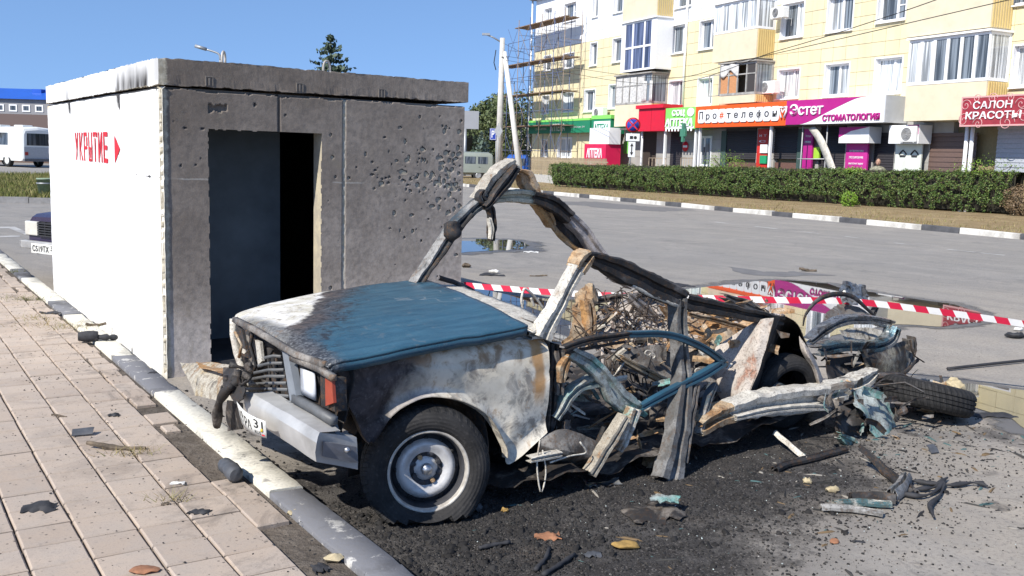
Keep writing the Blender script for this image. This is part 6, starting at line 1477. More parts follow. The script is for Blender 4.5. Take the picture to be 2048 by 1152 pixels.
m = MB(); m.tube(catmull([S(x, y, .4) for x, y in ((1606, 652), (1612, 628), (1636, 600), (1672, 588), (1706, 594), (1736, 620), (1758, 640))], 26), .010, 6, rs=[.006 + .012 * math.sin(math.pi * i / 25) for i in range(26)], flat=.4); m.build('rubber_seal_loop', M_BLACK, car)
part(spatch([[(1676, 578, .6), (1690, 562, .6), (1712, 566, .62), (1728, 574, .6)], [(1680, 592, .58), (1700, 590, .56), (1716, 592, .58), (1738, 602, .6)], [(1686, 604, .56), (1704, 606, .56), (1718, 608, .56), (1734, 612, .58)]], 14, 16, .028, 16, 77), 'crumpled_bright_sheet', M_SILV)
part(strip([(1744, 634, 8), (1750, 622, 12), (1756, 614, 5)], .5, .02, seed=78), 'black_shard', M_BLACK)
part(strip([(1806, 750, 12), (1822, 736, 10), (1838, 721, 9)], .2, .03, seed=79, fold=False), 'black_shard', M_BLACK)
part(strip([(1752, 762, 18), (1790, 756, 22), (1830, 766, 18), (1870, 778, 8)], .05, .04, seed=80, crum=.012), 'black_shard', M_BLACK)
# teal-primed heap at the tail
part(spatch([[(1706, 786, -.1), (1738, 776, -.05), (1770, 792, -.02)], [(1712, 815, -.2), (1750, 812, -.16), (1782, 815, -.1)], [(1740, 850, -.26), (1772, 850, -.24), (1800, 850, -.16)], [(1760, 890, -.3), (1784, 895, -.3), (1802, 885, -.24)]], 22, 16, .026, 9, 81), 'crumpled_teal_panel', M_TEAL)
part(spatch([[(1690, 800, -.08), (1715, 795, -.1)], [(1680, 850, -.15), (1730, 850, -.2)], [(1700, 900, -.2), (1760, 905, -.28)]], 14, 12, .03, 9, 82), 'charred_panel', M_BLACK)
part(spatch([[(1790, 800, -.05), (1820, 830, -.05), (1870, 850, -.05)], [(1790, 860, -.2), (1830, 870, -.15), (1890, 862, -.1)], [(1800, 900, -.3), (1850, 885, -.25), (1890, 875, -.15)]], 12, 16, .022, 9, 83), 'charred_panel', M_GREY)
part(strip([(1680, 872, 14), (1705, 888, 22), (1718, 905, 14)], -.28, .03, seed=84, crum=.014), 'teal_shred', m_burnt('rust_teal', (.20, .36, .32), .4, .5, .3, 9, 37.0))
part(strip([(1790, 880, 20), (1810, 905, 26), (1820, 928, 18)], -.36, .03, seed=85, crum=.014), 'tan_shred', M_TAN)
part(strip([(1772, 890, 10), (1775, 910, 16), (1780, 925, 8)], -.36, .03, seed=86, crum=.012), 'tan_shred', M_ORNG)

for k in range(80):
    x, y, v_ = rng.uniform(1640, 1890), rng.uniform(760, 930), rng.uniform(-.35, 0)
    c0 = S(x, y, v_)
    if c0[2] < .02 or c0[2] > .4: continue
    d1, d2 = rng.normal(0, 1, (2, 3)); d1 /= np.linalg.norm(d1); d2 = np.cross(d1, d2); d2 /= np.linalg.norm(d2); L, W = rng.uniform(.05, .24), rng.uniform(.012, .045)
    shard(c0, L * 1.1, W, [M_CHAR, M_BLACK, M_GREY, M_TAN, M_BLACK, M_CHAR, M_TEAL, M_GREY][k % 8], k, .4)

# ================================================================== HEDGE, TREES
def leaf_cloud(P, Nrm, size, spread=.9):
    """quads with random tilt around the given outward directions"""
    n = len(P); d = Nrm + rng.normal(0, spread, (n, 3)); d /= np.linalg.norm(d, axis=1, keepdims=True)
    a = np.cross(d, rng.normal(0, 1, (n, 3))); a /= np.linalg.norm(a, axis=1, keepdims=True) + 1e-9; b = np.cross(d, a)
    s = (size * rng.uniform(.55, 1.3, n))[:, None]
    V = np.stack([P - a * s * .5, P + b * s * .32 + d * s * .1, P + a * s * .5, P - b * s * .32 + d * s * .1], 1).reshape(-1, 3)
    return V, np.arange(4 * n).reshape(-1, 4)
def m_leaf(name, cols, rough=.55, tr=.0):
    t = NT(name); g = t.node('ShaderNodeNewGeometry').outputs['Random Per Island']; n = t.noise(1.3, 4, .6)
    c = t.ramp(g, [(i / (len(cols) - 1), k) for i, k in enumerate(cols)]); c = t.mix(t.mul(t.ramp(n, [(.4, 0), (.65, 1)]), .35), c, tuple(k * 1.5 for k in cols[len(cols) // 2]))
    return t.done(c, rough, spec=.35)
L_HEDGE = m_leaf('hedge_leaf', [(.032, .062, .014), (.070, .125, .028), (.105, .175, .036), (.050, .088, .022), (.17, .22, .055), (.13, .095, .045)])
L_BRIGHT = m_leaf('bright_leaf', [(.10, .19, .02), (.16, .27, .03), (.20, .30, .05)])
L_TREE = m_leaf('tree_leaf', [(.045, .07, .025), (.08, .11, .04), (.12, .14, .055), (.06, .085, .04)])
L_DRY = m_leaf('dry_leaf', [(.13, .085, .05), (.20, .14, .08), (.09, .07, .04)])
L_SPR = m_leaf('spruce_needle', [(.035, .055, .035), (.06, .088, .055), (.085, .115, .075)], .6)
L_BSPR = m_leaf('blue_spruce_needle', [(.08, .12, .10), (.14, .18, .15), (.10, .15, .09)], .6)
BARK = plain('bark', (.10, .075, .055), .9, var=.3, scale=9, bump=.4)
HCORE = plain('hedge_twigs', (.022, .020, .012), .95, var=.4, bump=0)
def hedge_obj(root, A, B, depth, zt, n, seed, name='leaves', leaf=.055):
    d = B - A; d[2] = 0; L = np.linalg.norm(d); d /= L; nn = np.array([-d[1], d[0], 0]); 
    if nn[1] < 0: nn = -nn
    u = rng.uniform(0, 1, n); f = rng.random(n); s = u * L
    bulge = np.array([.18 * noise.noise(Vector((x * .55, seed, 0))) + .10 * noise.noise(Vector((x * 1.9, seed, 3))) for x in s])
    topv = np.array([zt(x / L) - .03 + .11 * noise.noise(Vector((x * .55, seed, 9))) + .08 * noise.noise(Vector((x * 3.1, seed, 5))) for x in s])
    h = rng.uniform(0, 1, n) ** .85; front = f < .58; top = (f >= .58) & (f < .86)
    z = np.where(front, .16 + h * (topv - .16), topv); o = np.where(front, 0, rng.uniform(0, 1, n) * depth); back = f >= .86; o = np.where(back, depth, o); z = np.where(back, .16 + h * (topv - .16), z)
    hz_ = (z - .16) / (topv - .16); inset = .30 * (1 - np.clip(hz_ / .4, 0, 1)) ** 1.3 + .12 * np.clip((hz_ - .85) / .15, 0, 1) ** 2
    o = np.where(front, inset - bulge, np.where(back, o - inset, o))
    wob = np.array([.10 * noise.noise(Vector((a * 4.2, b * 4.2, seed))) + .07 * noise.noise(Vector((a * 10, b * 10, seed + 4))) for a, b in zip(s, z + o)])
    o = np.where(front, o + wob, o); z = np.where(top, z + wob * .7, z)
    gap = np.array([noise.noise(Vector((a * 5.5, b * 5.5, seed + 8))) for a, b in zip(s, z + o)])
    keep = (gap > -.20) & ~((hz_ < .25) & (gap < .15))
    P = A + d * s[:, None] + nn * o[:, None]; P[:, 2] = z; Nv = np.where(front[:, None], -nn, np.where(top[:, None], np.array([0, 0, 1.0]), nn))
    P = P + Nv * rng.normal(0, .035, (n, 1))
    P, Nv = P[keep], Nv[keep]; V, F = leaf_cloud(P, Nv, leaf); loc = np.array(root.location)
    np_mesh(name, V - loc, F, L_HEDGE, root)
    m = MB(); k = 50
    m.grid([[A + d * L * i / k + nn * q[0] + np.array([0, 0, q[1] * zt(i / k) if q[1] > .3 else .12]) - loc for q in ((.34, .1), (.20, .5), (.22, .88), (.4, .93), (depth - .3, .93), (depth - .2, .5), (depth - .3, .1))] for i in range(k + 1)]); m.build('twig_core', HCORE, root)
    for i in range(int(L * 1.3)):
        a = rng.uniform(0, L); p = A + d * a + nn * rng.uniform(.25, .5); m = MB(); m.tube([np.array([p[0], p[1], .1]) - loc, np.array([p[0] + rng.normal(0, .05), p[1] + rng.normal(0, .04), .3]) - loc, np.array([p[0] + rng.normal(0, .12), p[1] + rng.normal(0, .1), .7]) - loc], .014, 4); m.build('stem', BARK, root)
hA, hB = G(1096, 374, .12), G(2018, 434, .12)
zl, zr = at_depth(1100, 330, hA[1])[2], at_depth(2005, 346, hB[1])[2]
hd = thing('hedge', 'long clipped dark green hedge between the road and the shops', 'hedge', hA)
hedge_obj(hd, hA.copy(), hB.copy(), .95, lambda t_: zl + (zr - zl) * t_, 90000, 3.0)
hdn = (hB - hA); hdn[2] = 0; hdn /= np.linalg.norm(hdn); hnn = np.array([-hdn[1], hdn[0], 0]); hnn = hnn if hnn[1] > 0 else -hnn
A2 = hB + hdn * .3 + hnn * 1.0; hd2 = thing('hedge', 'shorter hedge set back at the right edge of the picture', 'hedge', A2); hedge_obj(hd2, A2.copy(), A2 + hdn * 6, 1.3, lambda t_: zr - .05, 16000, 9.0)
def bush(name, label, c, r, hgt, n, mat, leaf=.06, spiky=0.0, cat='shrub', group=None):
    b = thing(name, label, cat, c, 0, group); d = rng.normal(0, 1, (n, 3)); d /= np.linalg.norm(d, axis=1, keepdims=True); rr = rng.uniform(.45, 1, n) ** .5
    lump = np.array([1 + .35 * noise.noise(Vector((q * 2.6).tolist())) for q in d]); P = d * (rr * lump)[:, None] * np.array([r, r, hgt / 2]); P[:, 2] += hgt / 2
    if spiky: P[:, 2] *= 1 + spiky * rng.random(n) ** 3
    V, F = leaf_cloud(P, d, leaf); np_mesh('foliage', V, F, mat, b)
    for k in range(5):
        m = MB(); a = rng.uniform(0, 6.3); m.tube([(0, 0, -.05), (.3 * r * math.cos(a), .3 * r * math.sin(a), hgt * .4), (.6 * r * math.cos(a), .6 * r * math.sin(a), hgt * .8)], .012, 4); m.build('stem', BARK, b)
    return b
bush('shrub', 'small bright yellow green shrub at the foot of the hedge', G(1697, 415, .12), .32, .55, 700, L_BRIGHT, .075)
bush('shrub', 'brown dried shrub at the right end of the hedge', G(2042, 436, .12), .55, 1.0, 2600, L_DRY, .06)
def on_hedge(px, o_):
    t_ = (fk_at(px) ) ; 
    lo = None; q = ray(px, 400); 
    # intersection of the sight line with the hedge centre line, seen from above
    Mx = np.array([[q[0], -hdn[0]], [q[1], -hdn[1]]]); rhs = np.array([(hA + hnn * o_)[0], (hA + hnn * o_)[1]]); k = np.linalg.solve(Mx, rhs); return np.array([q[0] * k[0], q[1] * k[0], 0])
for px, lab, r_, h_ in ((1445, 'light green shoots standing up from the hedge before the phone shop', .9, .62), (1975, 'light green shoots on top of the hedge below the salon sign', 1.1, .5), (1705, 'thin pale shoots at mid hedge top before the clinic', .4, .2)):
    c = on_hedge(px, .35); tz = zl + (zr - zl) * (np.linalg.norm((c - hA)[:2]) / np.linalg.norm((hB - hA)[:2])); c[2] = tz - .12
    bush('hedge_shoots', lab, c, r_, h_, 900, L_BRIGHT, .05, .5)

def tree(name, label, c, hgt, rad, base, n, mat, leaf, cat='tree', group=None, clumps=26):
    tr = thing(name, label, cat, c, 0, group); m = MB(); m.tube([(0, 0, -.1), (.05, .02, hgt * .3), (-.05, .05, hgt * .75)], .2, 8, rs=[hgt * .025, hgt * .018, hgt * .006]); m.build('trunk', BARK, tr)
    C = []; 
    for k in range(clumps):
        a, zz = rng.uniform(0, 6.3), rng.uniform(base, hgt * .95); f = math.sin(math.pi * min(1, max(.05, (zz - base) / (hgt - base) * .85 + .12))); rr = rad * f * rng.uniform(.25, .95); C.append((rr * math.cos(a), rr * math.sin(a), zz, rad * rng.uniform(.22, .42)))
        if k < 9: m = MB(); m.tube([(0, 0, zz * .6), (rr * .5 * math.cos(a), rr * .5 * math.sin(a), zz * .82), (rr * math.cos(a), rr * math.sin(a), zz)], .03, 5, rs=[hgt * .008, hgt * .005, hgt * .002]); m.build('limb', BARK, tr)
    C = np.array(C); i = rng.integers(0, clumps, n); d = rng.normal(0, 1, (n, 3)); d /= np.linalg.norm(d, axis=1, keepdims=True); P = C[i, :3] + d * (C[i, 3] * rng.uniform(.3, 1.05, n) ** .6)[:, None] * np.array([1, 1, .8])
    V, F = leaf_cloud(P, d, leaf); np_mesh('crown', V, F, mat, tr); return tr
def conifer(name, label, c, hgt, rad, mat, whorls=20, leaf=.35, droop=.25, cat='tree'):
    tr = thing(name, label, cat, c); m = MB(); m.tube([(0, 0, -.1), (0, 0, hgt)], .2, 7, rs=[hgt * .018, .01]); m.build('trunk', BARK, tr); P = []; D = []
    for w in range(whorls):
        z = hgt * (1 - ((w + .3) / whorls) ** .95 * .93); R_ = rad * ((hgt - z) / hgt) ** .85 + .1; k = 4 + w % 3
        for j in range(k):
            a = 2 * math.pi * j / k + w * .8 + rng.normal(0, .2); zj = rng.normal(0, .25); L = R_ * rng.uniform(.6, 1.15); ns = max(6, int(L * 26 / (leaf / .25)))
            for q in range(ns):
                t_ = (q + rng.random()) / ns; p = np.array([math.cos(a) * L * t_, math.sin(a) * L * t_, z + zj - droop * L * t_ + .22 * L * t_ ** 3]); P.append(p + rng.normal(0, .04 + .12 * L * t_ * .5, 3) * np.array([1, 1, .45])); D.append(np.array([math.cos(a), math.sin(a), -.3]))
    P, D = np.array(P), np.array(D); V, F = leaf_cloud(P, D, leaf, .8); np_mesh('crown', V, F, mat, tr); return tr
c = at_depth(660, 300, 78); c[2] = 0; tp = at_depth(662, 70, 78)[2]; conifer('spruce_tree', 'tall dark spruce rising behind the roof of the shelter', c, tp, 5.2, L_SPR, 30, .40, .10)
for px, Y, h_, r_, lab in ((1035, 84, 7.0, 4.0, 'broad leafy tree behind the scaffolding'), (985, 88, 6.4, 3.2, 'leafy tree behind the grey van'), (1020, 95, 5.5, 3.5, 'low dark tree behind the leaning pole'), (700, 110, 4.6, 5, 'distant tree hidden behind the shelter roof'), (-75, 62, 5.0, 2.2, 'dark tree at the left edge beside the brown building')):
    c = at_depth(px, 300, Y); c[2] = 0; tree('leafy_tree', lab, c, h_, r_, h_ * .25, 5200, L_TREE, .30)
c = at_depth(962, 300, 76); c[2] = 0; conifer('small_spruce', 'small pale blue spruce behind the grey van', c, 2.9, 1.25, L_BSPR, 13, .3, .15)
for px, lab in ((950, 'young dark conifer left of the pale spruce'), (973, 'young green conifer right of the pale spruce')):
    c = at_depth(px, 300, 79); c[2] = 0; conifer('small_conifer', lab, c, 3.1, .8, L_SPR, 12, .28, .1)

# ================================================================== STREET FURNITURE, VEHICLES, FAR BUILDINGS
STEEL = plain('galvanised_post', (.34, .35, .36), .5, .5, var=.1, bump=0); CONP = plain('concrete_pole', (.50, .48, .44), .85, var=.12, scale=3, bump=.2); WPOLE = plain('white_painted_strut', (.68, .67, .63), .7, var=.08, scale=3)
def frame_at(px, y, Y):  # facing the camera
    P = at_depth(px, y, Y); rz = math.atan2(P[1], P[0]) - math.pi / 2; return P, rz
def disc(m, c, r, y, n=28, th=.012): m.lathe([(0, th), (r, th), (r, 0), (0, 0)], n, (c[0], y, c[1]), [[1, 0, 0], [0, 0, -1], [0, 1, 0]])
SBLUE = flat('sign_blue', (.02, .05, .32)); SIGNR = flat('sign_ring_red', (.50, .015, .02)); SIGNW = flat('sign_face_white', (.68, .69, .70))
P0 = G(1257, 381, .13); PY = P0[1]; rz = math.atan2(P0[1], P0[0]) - math.pi / 2
sg = thing('no_stopping_sign', 'round red and blue no stopping sign with two plates on a thin post', 'road sign', P0, rz)
zc = lambda y: at_depth(1262, y, PY)[2] - P0[2]
m = MB(); m.tube([(0, 0, -.05), (.02, 0, zc(240))], .035, 8); m.build('post', STEEL, sg)
cz = zc(250); rr = (zc(235) - zc(265)) / 2; m = MB(); disc(m, (0.07, cz), rr, -.05); sf = m.build('sign_disc', SIGNR, sg); m = MB(); disc(m, (.07, cz), rr * .80, -.062, th=.004); m.build('blue_field', SBLUE, sf)
m = MB()
for a in (.785, -.785): m.box((.07, -.07, cz), (rr * 1.75, .006, rr * .17), R3=np.array([[math.cos(a), 0, -math.sin(a)], [0, 1, 0], [math.sin(a), 0, math.cos(a)]]))
m.build('cross', SIGNR, sf)
m = MB(); m.ab((-.28 + .05, -.05, zc(282)), (.40, -.062, zc(267))); pl_ = m.build('plate', SIGNW, sg)
m = MB(); a_ = zc(275); m.ab((.0 - .05, -.063, a_ - .07), (.10, -.068, a_ + .07)); disc(m, (.2, a_), .075, -.064, 14, .004); m.build('truck_symbol', BLK, pl_)
m = MB(); m.ab((-.10, -.05, zc(314)), (.22, -.062, zc(283.5))); p2 = m.build('plate', SIGNW, sg)
m = MB(); x_, z1_, z0_ = .06, zc(286), zc(311); m.prism([(x_ - .025, z0_ + .15), (x_ + .025, z0_ + .15), (x_ + .025, z1_ - .15), (x_ + .08, z1_ - .15), (x_, z1_), (x_ - .08, z1_ - .15), (x_ - .025, z1_ - .15)], .063, .068, lambda a, b, h: (a, -h, b)); m.prism([(x_ - .08, z0_ + .151), (x_, z0_), (x_ + .08, z0_ + .151)], .063, .068, lambda a, b, h: (a, -h, b)); m.build('arrow_symbol', BLK, p2)
# parking sign and the back of a priority sign
P0, rz = frame_at(991, 330, 56); P0[2] = 0; sg = thing('parking_sign', 'blue square parking sign on a thin post beside the pole', 'road sign', P0, rz); k = 56 / FPX
zc2 = lambda y: at_depth(991, y, 56)[2]
m = MB(); m.tube([(0, 0, 0), (0, 0, zc2(256))], .03, 6); m.build('post', STEEL, sg); m = MB(); m.ab((-13 * k, -.05, zc2(280)), (0, -.06, zc2(257))); b_ = m.build('panel', SBLUE, sg)
m = MB(); m.ab((-12.3 * k, -.061, zc2(279.2)), (-.7 * k, -.063, zc2(257.8))); m.build('border', SIGNW, b_); m = MB(); m.ab((-11.6 * k, -.064, zc2(278.4)), (-1.4 * k, -.066, zc2(258.6))); m.build('field', SBLUE, b_)
text_mesh('P', 6 * k, 14 * k, .004, 'letter', SIGNW, b_, -9.6 * k, zc2(275.5), .068, bold=.03)
P0, rz = frame_at(995, 330, 54); P0[2] = 0; sg = thing('priority_sign', 'grey back of a diamond shaped road sign on a post', 'road sign', P0, rz); k = 54 / FPX; zc3 = lambda y: at_depth(995, y, 54)[2]
m = MB(); m.tube([(0, 0, 0), (0, 0, zc3(246))], .03, 6); m.build('post', STEEL, sg); m = MB(); a_ = zc3(262); m.prism([(-8.5 * k, a_), (0, a_ - 15 * k), (8.5 * k, a_), (0, a_ + 15 * k)], .05, .06, lambda a, b, h: (a, -h, b)); m.build('panel', plain('sign_back_grey', (.36, .37, .38), .5, bump=0), sg)
# power pole with a leaning strut, street lamp arm and cables
PB, rz = frame_at(998, 345, 58); PB[2] = 0; pz = lambda x, y: at_depth(x, y, 58) - PB
up = thing('utility_pole', 'concrete utility pole with a white leaning strut and a lamp arm', 'pole', PB)
m = MB(); a_, b_ = pz(997, 338), pz(1005, 76); a_[2] = 0; m.tube([a_, b_], .2, 8, rs=[.24, .15]); m.build('pole', CONP, up)
m = MB(); a_, b_ = pz(1043, 342), pz(1009, 104); a_[2] = 0; a_[1] -= 1.2; m.tube([a_, b_], .2, 8, rs=[.2, .13]); m.build('strut', WPOLE, up)
m = MB(); m.tube([pz(1002, 84), pz(985, 74), pz(970, 68)], .05, 6); m.build('lamp_arm', STEEL, up); m = MB(); m.box(pz(972, 68.5), (.45, .2, .12)); m.build('lamp_head', STEEL, up)
m = MB(); m.box(pz(1009, 116), (.35, .3, .12)); m.build('crossarm', plain('dark_iron', (.06, .06, .065), .7), up); m = MB(); m.tube([pz(992, 140), pz(988, 125), pz(992, 100)], .03, 5); m.build('cable_loop', BLK, up)
for q, lab in ((((1010, 88, 58), (1040, 103, 58), (1066, 112, 60)), 'thin overhead cable from the pole top to the building corner'), (((1010, 112, 58), (1300, 155, 40), (1500, 118, 32), (2060, -10, 22)), 'overhead cable crossing the facade below the balconies'), (((1010, 120, 58), (1300, 168, 40), (1560, 100, 30), (1760, 38, 26), (1900, -10, 24)), 'overhead cable rising steeply to the upper right')):
    m = MB(); m.tube(catmull([at_depth(*p) for p in q], 40), .012, 4, cap=False); tag(m.build('overhead_cable', BLK), lab, 'cable', 'overhead cables')
LP, rz = frame_at(440, 300, 46); LP[2] = 0; lz = lambda x, y: at_depth(x, y, 46) - LP
sl = thing('street_lamp', 'grey street lamp whose arm shows above the shelter roof', 'street lamp', LP); a_ = lz(442, 300); a_[2] = 0
m = MB(); m.tube([a_, lz(441, 120)], .07, 7); m.build('post', STEEL, sl); m = MB(); m.tube(catmull([lz(441, 120), lz(439, 110), lz(432, 105), lz(410, 98)], 10), .05, 6); m.build('arm', STEEL, sl); m = MB(); m.tube([lz(412, 98.5), lz(391, 92)], .09, 6, flat=1.6); m.build('lamp_head', STEEL, sl)
# fence before the building's far end and its low wall
FEN = plain('tan_picket', (.36, .29, .19), .8, var=.25, dirt=.3)
fA, fB = G(1062, 352, .1), G(1190, 352, .1); fA = at_depth(1062, 345, 56); fB = at_depth(1215, 345, 46); fA[2] = fB[2] = 0
fe = thing('picket_fence', 'tan picket fence on a low pale wall before the scaffolding', 'fence', fA); dv = fB - fA; L_ = np.linalg.norm(dv); dv /= L_; fr = math.atan2(dv[1], dv[0])
m = MB(); c = dv * L_ / 2; m.box((c[0], c[1], .3), (L_, .25, .6), fr); m.build('base_wall', PALE, fe)
pm = MB(); pm.box((0, 0, 0), (.07, .025, .95)); pmm = pm.mesh('picket', FEN)
for k in range(int(L_ / .145)):
    c = dv * (k + .5) * .145; link('picket', pmm, fe, (c[0], c[1], 1.1 + rng.normal(0, .01)), (0, rng.normal(0, .02), fr))
for z in (.8, 1.4): m = MB(); c = dv * L_ / 2; m.box((c[0], c[1] + .03, z), (L_, .03, .06), fr); m.build('rail', FEN, fe)

# vehicles ---------------------------------------------------------------
DGLASS = m_glass('vehicle_glass', (.02, .024, .028), .06); VRUB = plain('vehicle_tyre', (.022, .022, .022), .8, bump=0)
def loft_body(secs, name, mat, parent, n=1):
    """secs: list of (x, [(y,z)...half outline from bottom to roof centre])"""
    rows = []
    for x, half in secs: full = [(y, z) for y, z in half] + [(-y, z) for y, z in reversed(half)]; rows.append([(x, y, z) for y, z in full])
    m = MB(); m.grid(rows, 0, smooth=True)
    for r_ in (rows[0], rows[-1]): m.add(r_, [tuple(range(len(r_)))])
    return m.build(name, mat, parent, sharp=R(32))
def vwheel(parent, x, y, r, w=.17, mat=VRUB, hub=STEEL):
    wp = bpy.data.objects.new('wheel', None); COL.objects.link(wp); wp.parent = parent; wp.location = (x, y, r)
    m = MB(); m.lathe([(r * .6, w / 2), (r * .95, w / 2), (r, w / 3), (r, -w / 3), (r * .95, -w / 2), (r * .6, -w / 2)], 22, (0, 0, 0), [[1, 0, 0], [0, 0, 1], [0, 1, 0]]); m.build('tyre', mat, wp)
    m = MB(); s_ = 1 if y > 0 else -1; m.lathe([(0, s_ * w * .35), (r * .35, s_ * w * .4), (r * .6, s_ * w * .45), (r * .62, 0)], 18, (0, 0, 0), [[1, 0, 0], [0, 0, 1], [0, 1, 0]]); m.build('rim', hub, wp)
def pane(parent, pts, mat=DGLASS, name='window'): m = MB(); m.add(pts + [tuple(np.array(p) * np.array([1, .985, 1])) for p in pts], [(0, 1, 2, 3), (7, 6, 5, 4)]); return m.build(name, mat, parent)
# grey-green van, its tail just right of the shelter
VP_ = at_depth(985, 352, 61); VP_[2] = 0
van = thing('van', 'grey green old van parked beyond the shelter', 'van', VP_, math.pi + .12)
VG = plain('van_grey_green', (.25, .28, .25), .5, var=.06, scale=2, bump=0, dirt=.15)
H_ = 1.78; half = lambda w, zb, zr_: [(w * .80, zb), (w, zb + .15), (w, 1.0), (w * .93, zr_ - .25), (w * .75, zr_ - .06), (0, zr_)]
loft_body([(0.02, half(.76, .42, H_ - .25)), (.10, half(.83, .38, H_ - .10)), (.3, half(.85, .36, H_)), (3.2, half(.85, .36, H_)), (3.75, half(.84, .4, H_ - .06)), (3.95, half(.78, .45, H_ - .3)), (4.05, half(.74, .5, 1.15))], 'body', VG, van)
for x0, x1 in ((.40, 1.0), (1.15, 1.8), (1.95, 2.6), (2.75, 3.3)):
    for s_ in (1, -1): pane(van, [(x0, s_ * .86, 1.05), (x1, s_ * .86, 1.05), (x1, s_ * .822, 1.48), (x0, s_ * .822, 1.48)])
for x in (.95, 3.1):
    for y in (.74, -.74): vwheel(van, x, y, .33)
m = MB(); m.box((-.03, 0, .42), (.08, 1.4, .12)); m.build('rear_bumper', STEEL, van)
m = MB(); m.box((.9, .853, .85), (.10, .02, .03)); m.build('handle', BLK, van)
# white bus on the left
BP = at_depth(80, 330, 60); BP[2] = 0; bus = thing('bus', 'small white bus parked on the far road at left', 'bus', BP, math.pi - .55)
BW = plain('bus_white', (.72, .73, .70), .4, var=.03, scale=2, bump=0)
bh = lambda w, zb, zr_: [(w * .95, zb), (w, zb + .25), (w, 1.1), (w * .96, zr_ - .3), (w * .85, zr_ - .08), (0, zr_)]
loft_body([(0, bh(1.0, .5, 2.30)), (.08, bh(1.08, .45, 2.42)), (.3, bh(1.12, .4, 2.5)), (5.9, bh(1.12, .4, 2.5)), (6.3, bh(1.10, .42, 2.45)), (6.6, bh(1.02, .5, 2.1))], 'body', BW, bus)
for k in range(5):
    x0 = 1.5 + k * .98
    for s_ in (1, -1): pane(bus, [(x0, s_ * 1.125, 1.35), (x0 + .9, s_ * 1.125, 1.35), (x0 + .9, s_ * 1.09, 2.1), (x0, s_ * 1.09, 2.1)])
m = MB(); m.add([(-.012, -.82, 1.35), (-.012, .82, 1.35), (.0, .78, 2.08), (.0, -.78, 2.08)], [(0, 1, 2, 3)]); m.build('rear_window', DGLASS, bus)
m = MB(); m.ab((-.004, -1.0, .55), (-.012, 1.0, 1.25)); m.build('rear_panel', plain('bus_rear_grey', (.40, .41, .43), .5, bump=0), bus)
for y in (-.85, .85):
    m = MB(); m.ab((-.013, y - .1, .75), (-.03, y + .1, .95)); m.build('tail_lamp', plain('tail_lamp_red', (.35, .03, .02), .4, bump=0), bus)
m = MB(); m.ab((-.1, -1.05, .38), (.1, 1.05, .54)); m.build('rear_bumper', plain('bus_bumper', (.12, .12, .13), .6), bus)
for k in range(2): m = MB(); m.box((1.6 + k * 2.4, 0, 2.52), (.9, .7, .14)); m.build('roof_hatch', BW, bus, bevel=.04)
for x in (1.7, 5.2):
    for y in (.98, -.98): vwheel(bus, x, y, .40, .25, hub=BW)
# a second small blue vehicle behind the pole
BV = at_depth(1056, 340, 66); BV[2] = 0; bv = thing('delivery_van', 'bright blue delivery van partly hidden by the leaning strut', 'van', BV, math.pi); VB = plain('van_blue', (.02, .10, .42), .4, var=.05, bump=0)
loft_body([(0, half(.7, .42, 1.5)), (.1, half(.78, .38, 1.7)), (1.3, half(.78, .38, 1.7)), (1.5, half(.76, .38, 1.45)), (1.9, half(.74, .4, 1.0)), (2.1, half(.7, .45, .9))], 'body', VB, bv)
pane(bv, [(.25, .80, 1.0), (1.15, .80, 1.0), (1.15, .745, 1.45), (.25, .745, 1.45)])
for x in (.45, 1.65):
    for y in (.66, -.66): vwheel(bv, x, y, .28)

# dark saloon car half hidden by the shelter
CP = G(51, 478, .45); kpang = math.atan2(CV[0] * 0 + KP[1], KP[0]); cu_ = np.array([math.cos(CA), math.sin(CA), 0]); cv_ = np.array([-math.sin(CA), math.cos(CA), 0])
PCA = R(60); cv_ = np.array([-math.sin(PCA), math.cos(PCA), 0]); org = CP - cv_ * .70; org[2] = 0
pc = thing('parked_car', 'dark purple saloon car with square lamps behind the shelter', 'car', org, PCA)
PUR = plain('dark_purple_paint', (.035, .026, .06), .28, .0, var=.12, scale=3, bump=0, spec=.55, dirt=.12)
ch = lambda w, zb, zs, zt: [(w * .92, zb), (w, zb + .12), (w, zs - .06), (w * .96, zs), (w * .9, zt), (0, zt + .015)]
loft_body([(.02, ch(.66, .32, .66, .70)), (.10, ch(.70, .28, .68, .73)), (.55, ch(.72, .26, .71, .77)), (1.10, ch(.73, .26, .74, .80)), (1.12, ch(.73, .26, .74, .80)), (1.60, ch(.73, .26, .74, 1.17)), (2.4, ch(.73, .26, .74, 1.20)), (2.85, ch(.73, .26, .74, .83)), (3.4, ch(.72, .3, .73, .79)), (3.5, ch(.68, .34, .70, .74))], 'body', PUR, pc)
m = MB(); m.add([(1.16, -.60, .84), (1.16, .60, .84), (1.58, .56, 1.14), (1.58, -.56, 1.14)], [(0, 1, 2, 3)]); m.add([(1.15, -.60, .86), (1.15, .60, .86), (1.57, .56, 1.16), (1.57, -.56, 1.16)], [(0, 1, 2, 3)]); m.build('windscreen', DGLASS, pc)
for s_ in (1, -1):
    pane(pc, [(1.35, s_ * .735, .79), (2.05, s_ * .735, .79), (2.05, s_ * .69, 1.1), (1.6, s_ * .69, 1.1)], name='side_window'); pane(pc, [(2.1, s_ * .735, .79), (2.75, s_ * .735, .79), (2.5, s_ * .69, 1.1), (2.1, s_ * .69, 1.1)], name='side_window')
    m = MB(); m.ab((-.012, s_ * .47, .50), (.06, s_ * .69, .655)); hl2 = m.build('headlamp', plain('lamp_cream_glass', (.55, .53, .47), .2, var=.1, bump=0), pc, bevel=.012)
    for x in (.62, 2.9): vwheel(pc, x, s_ * .63, .26)
m = MB()
for k in range(6): z = .50 + k * .027; m.ab((-.018, -.46, z), (.05, .46, z + .013))
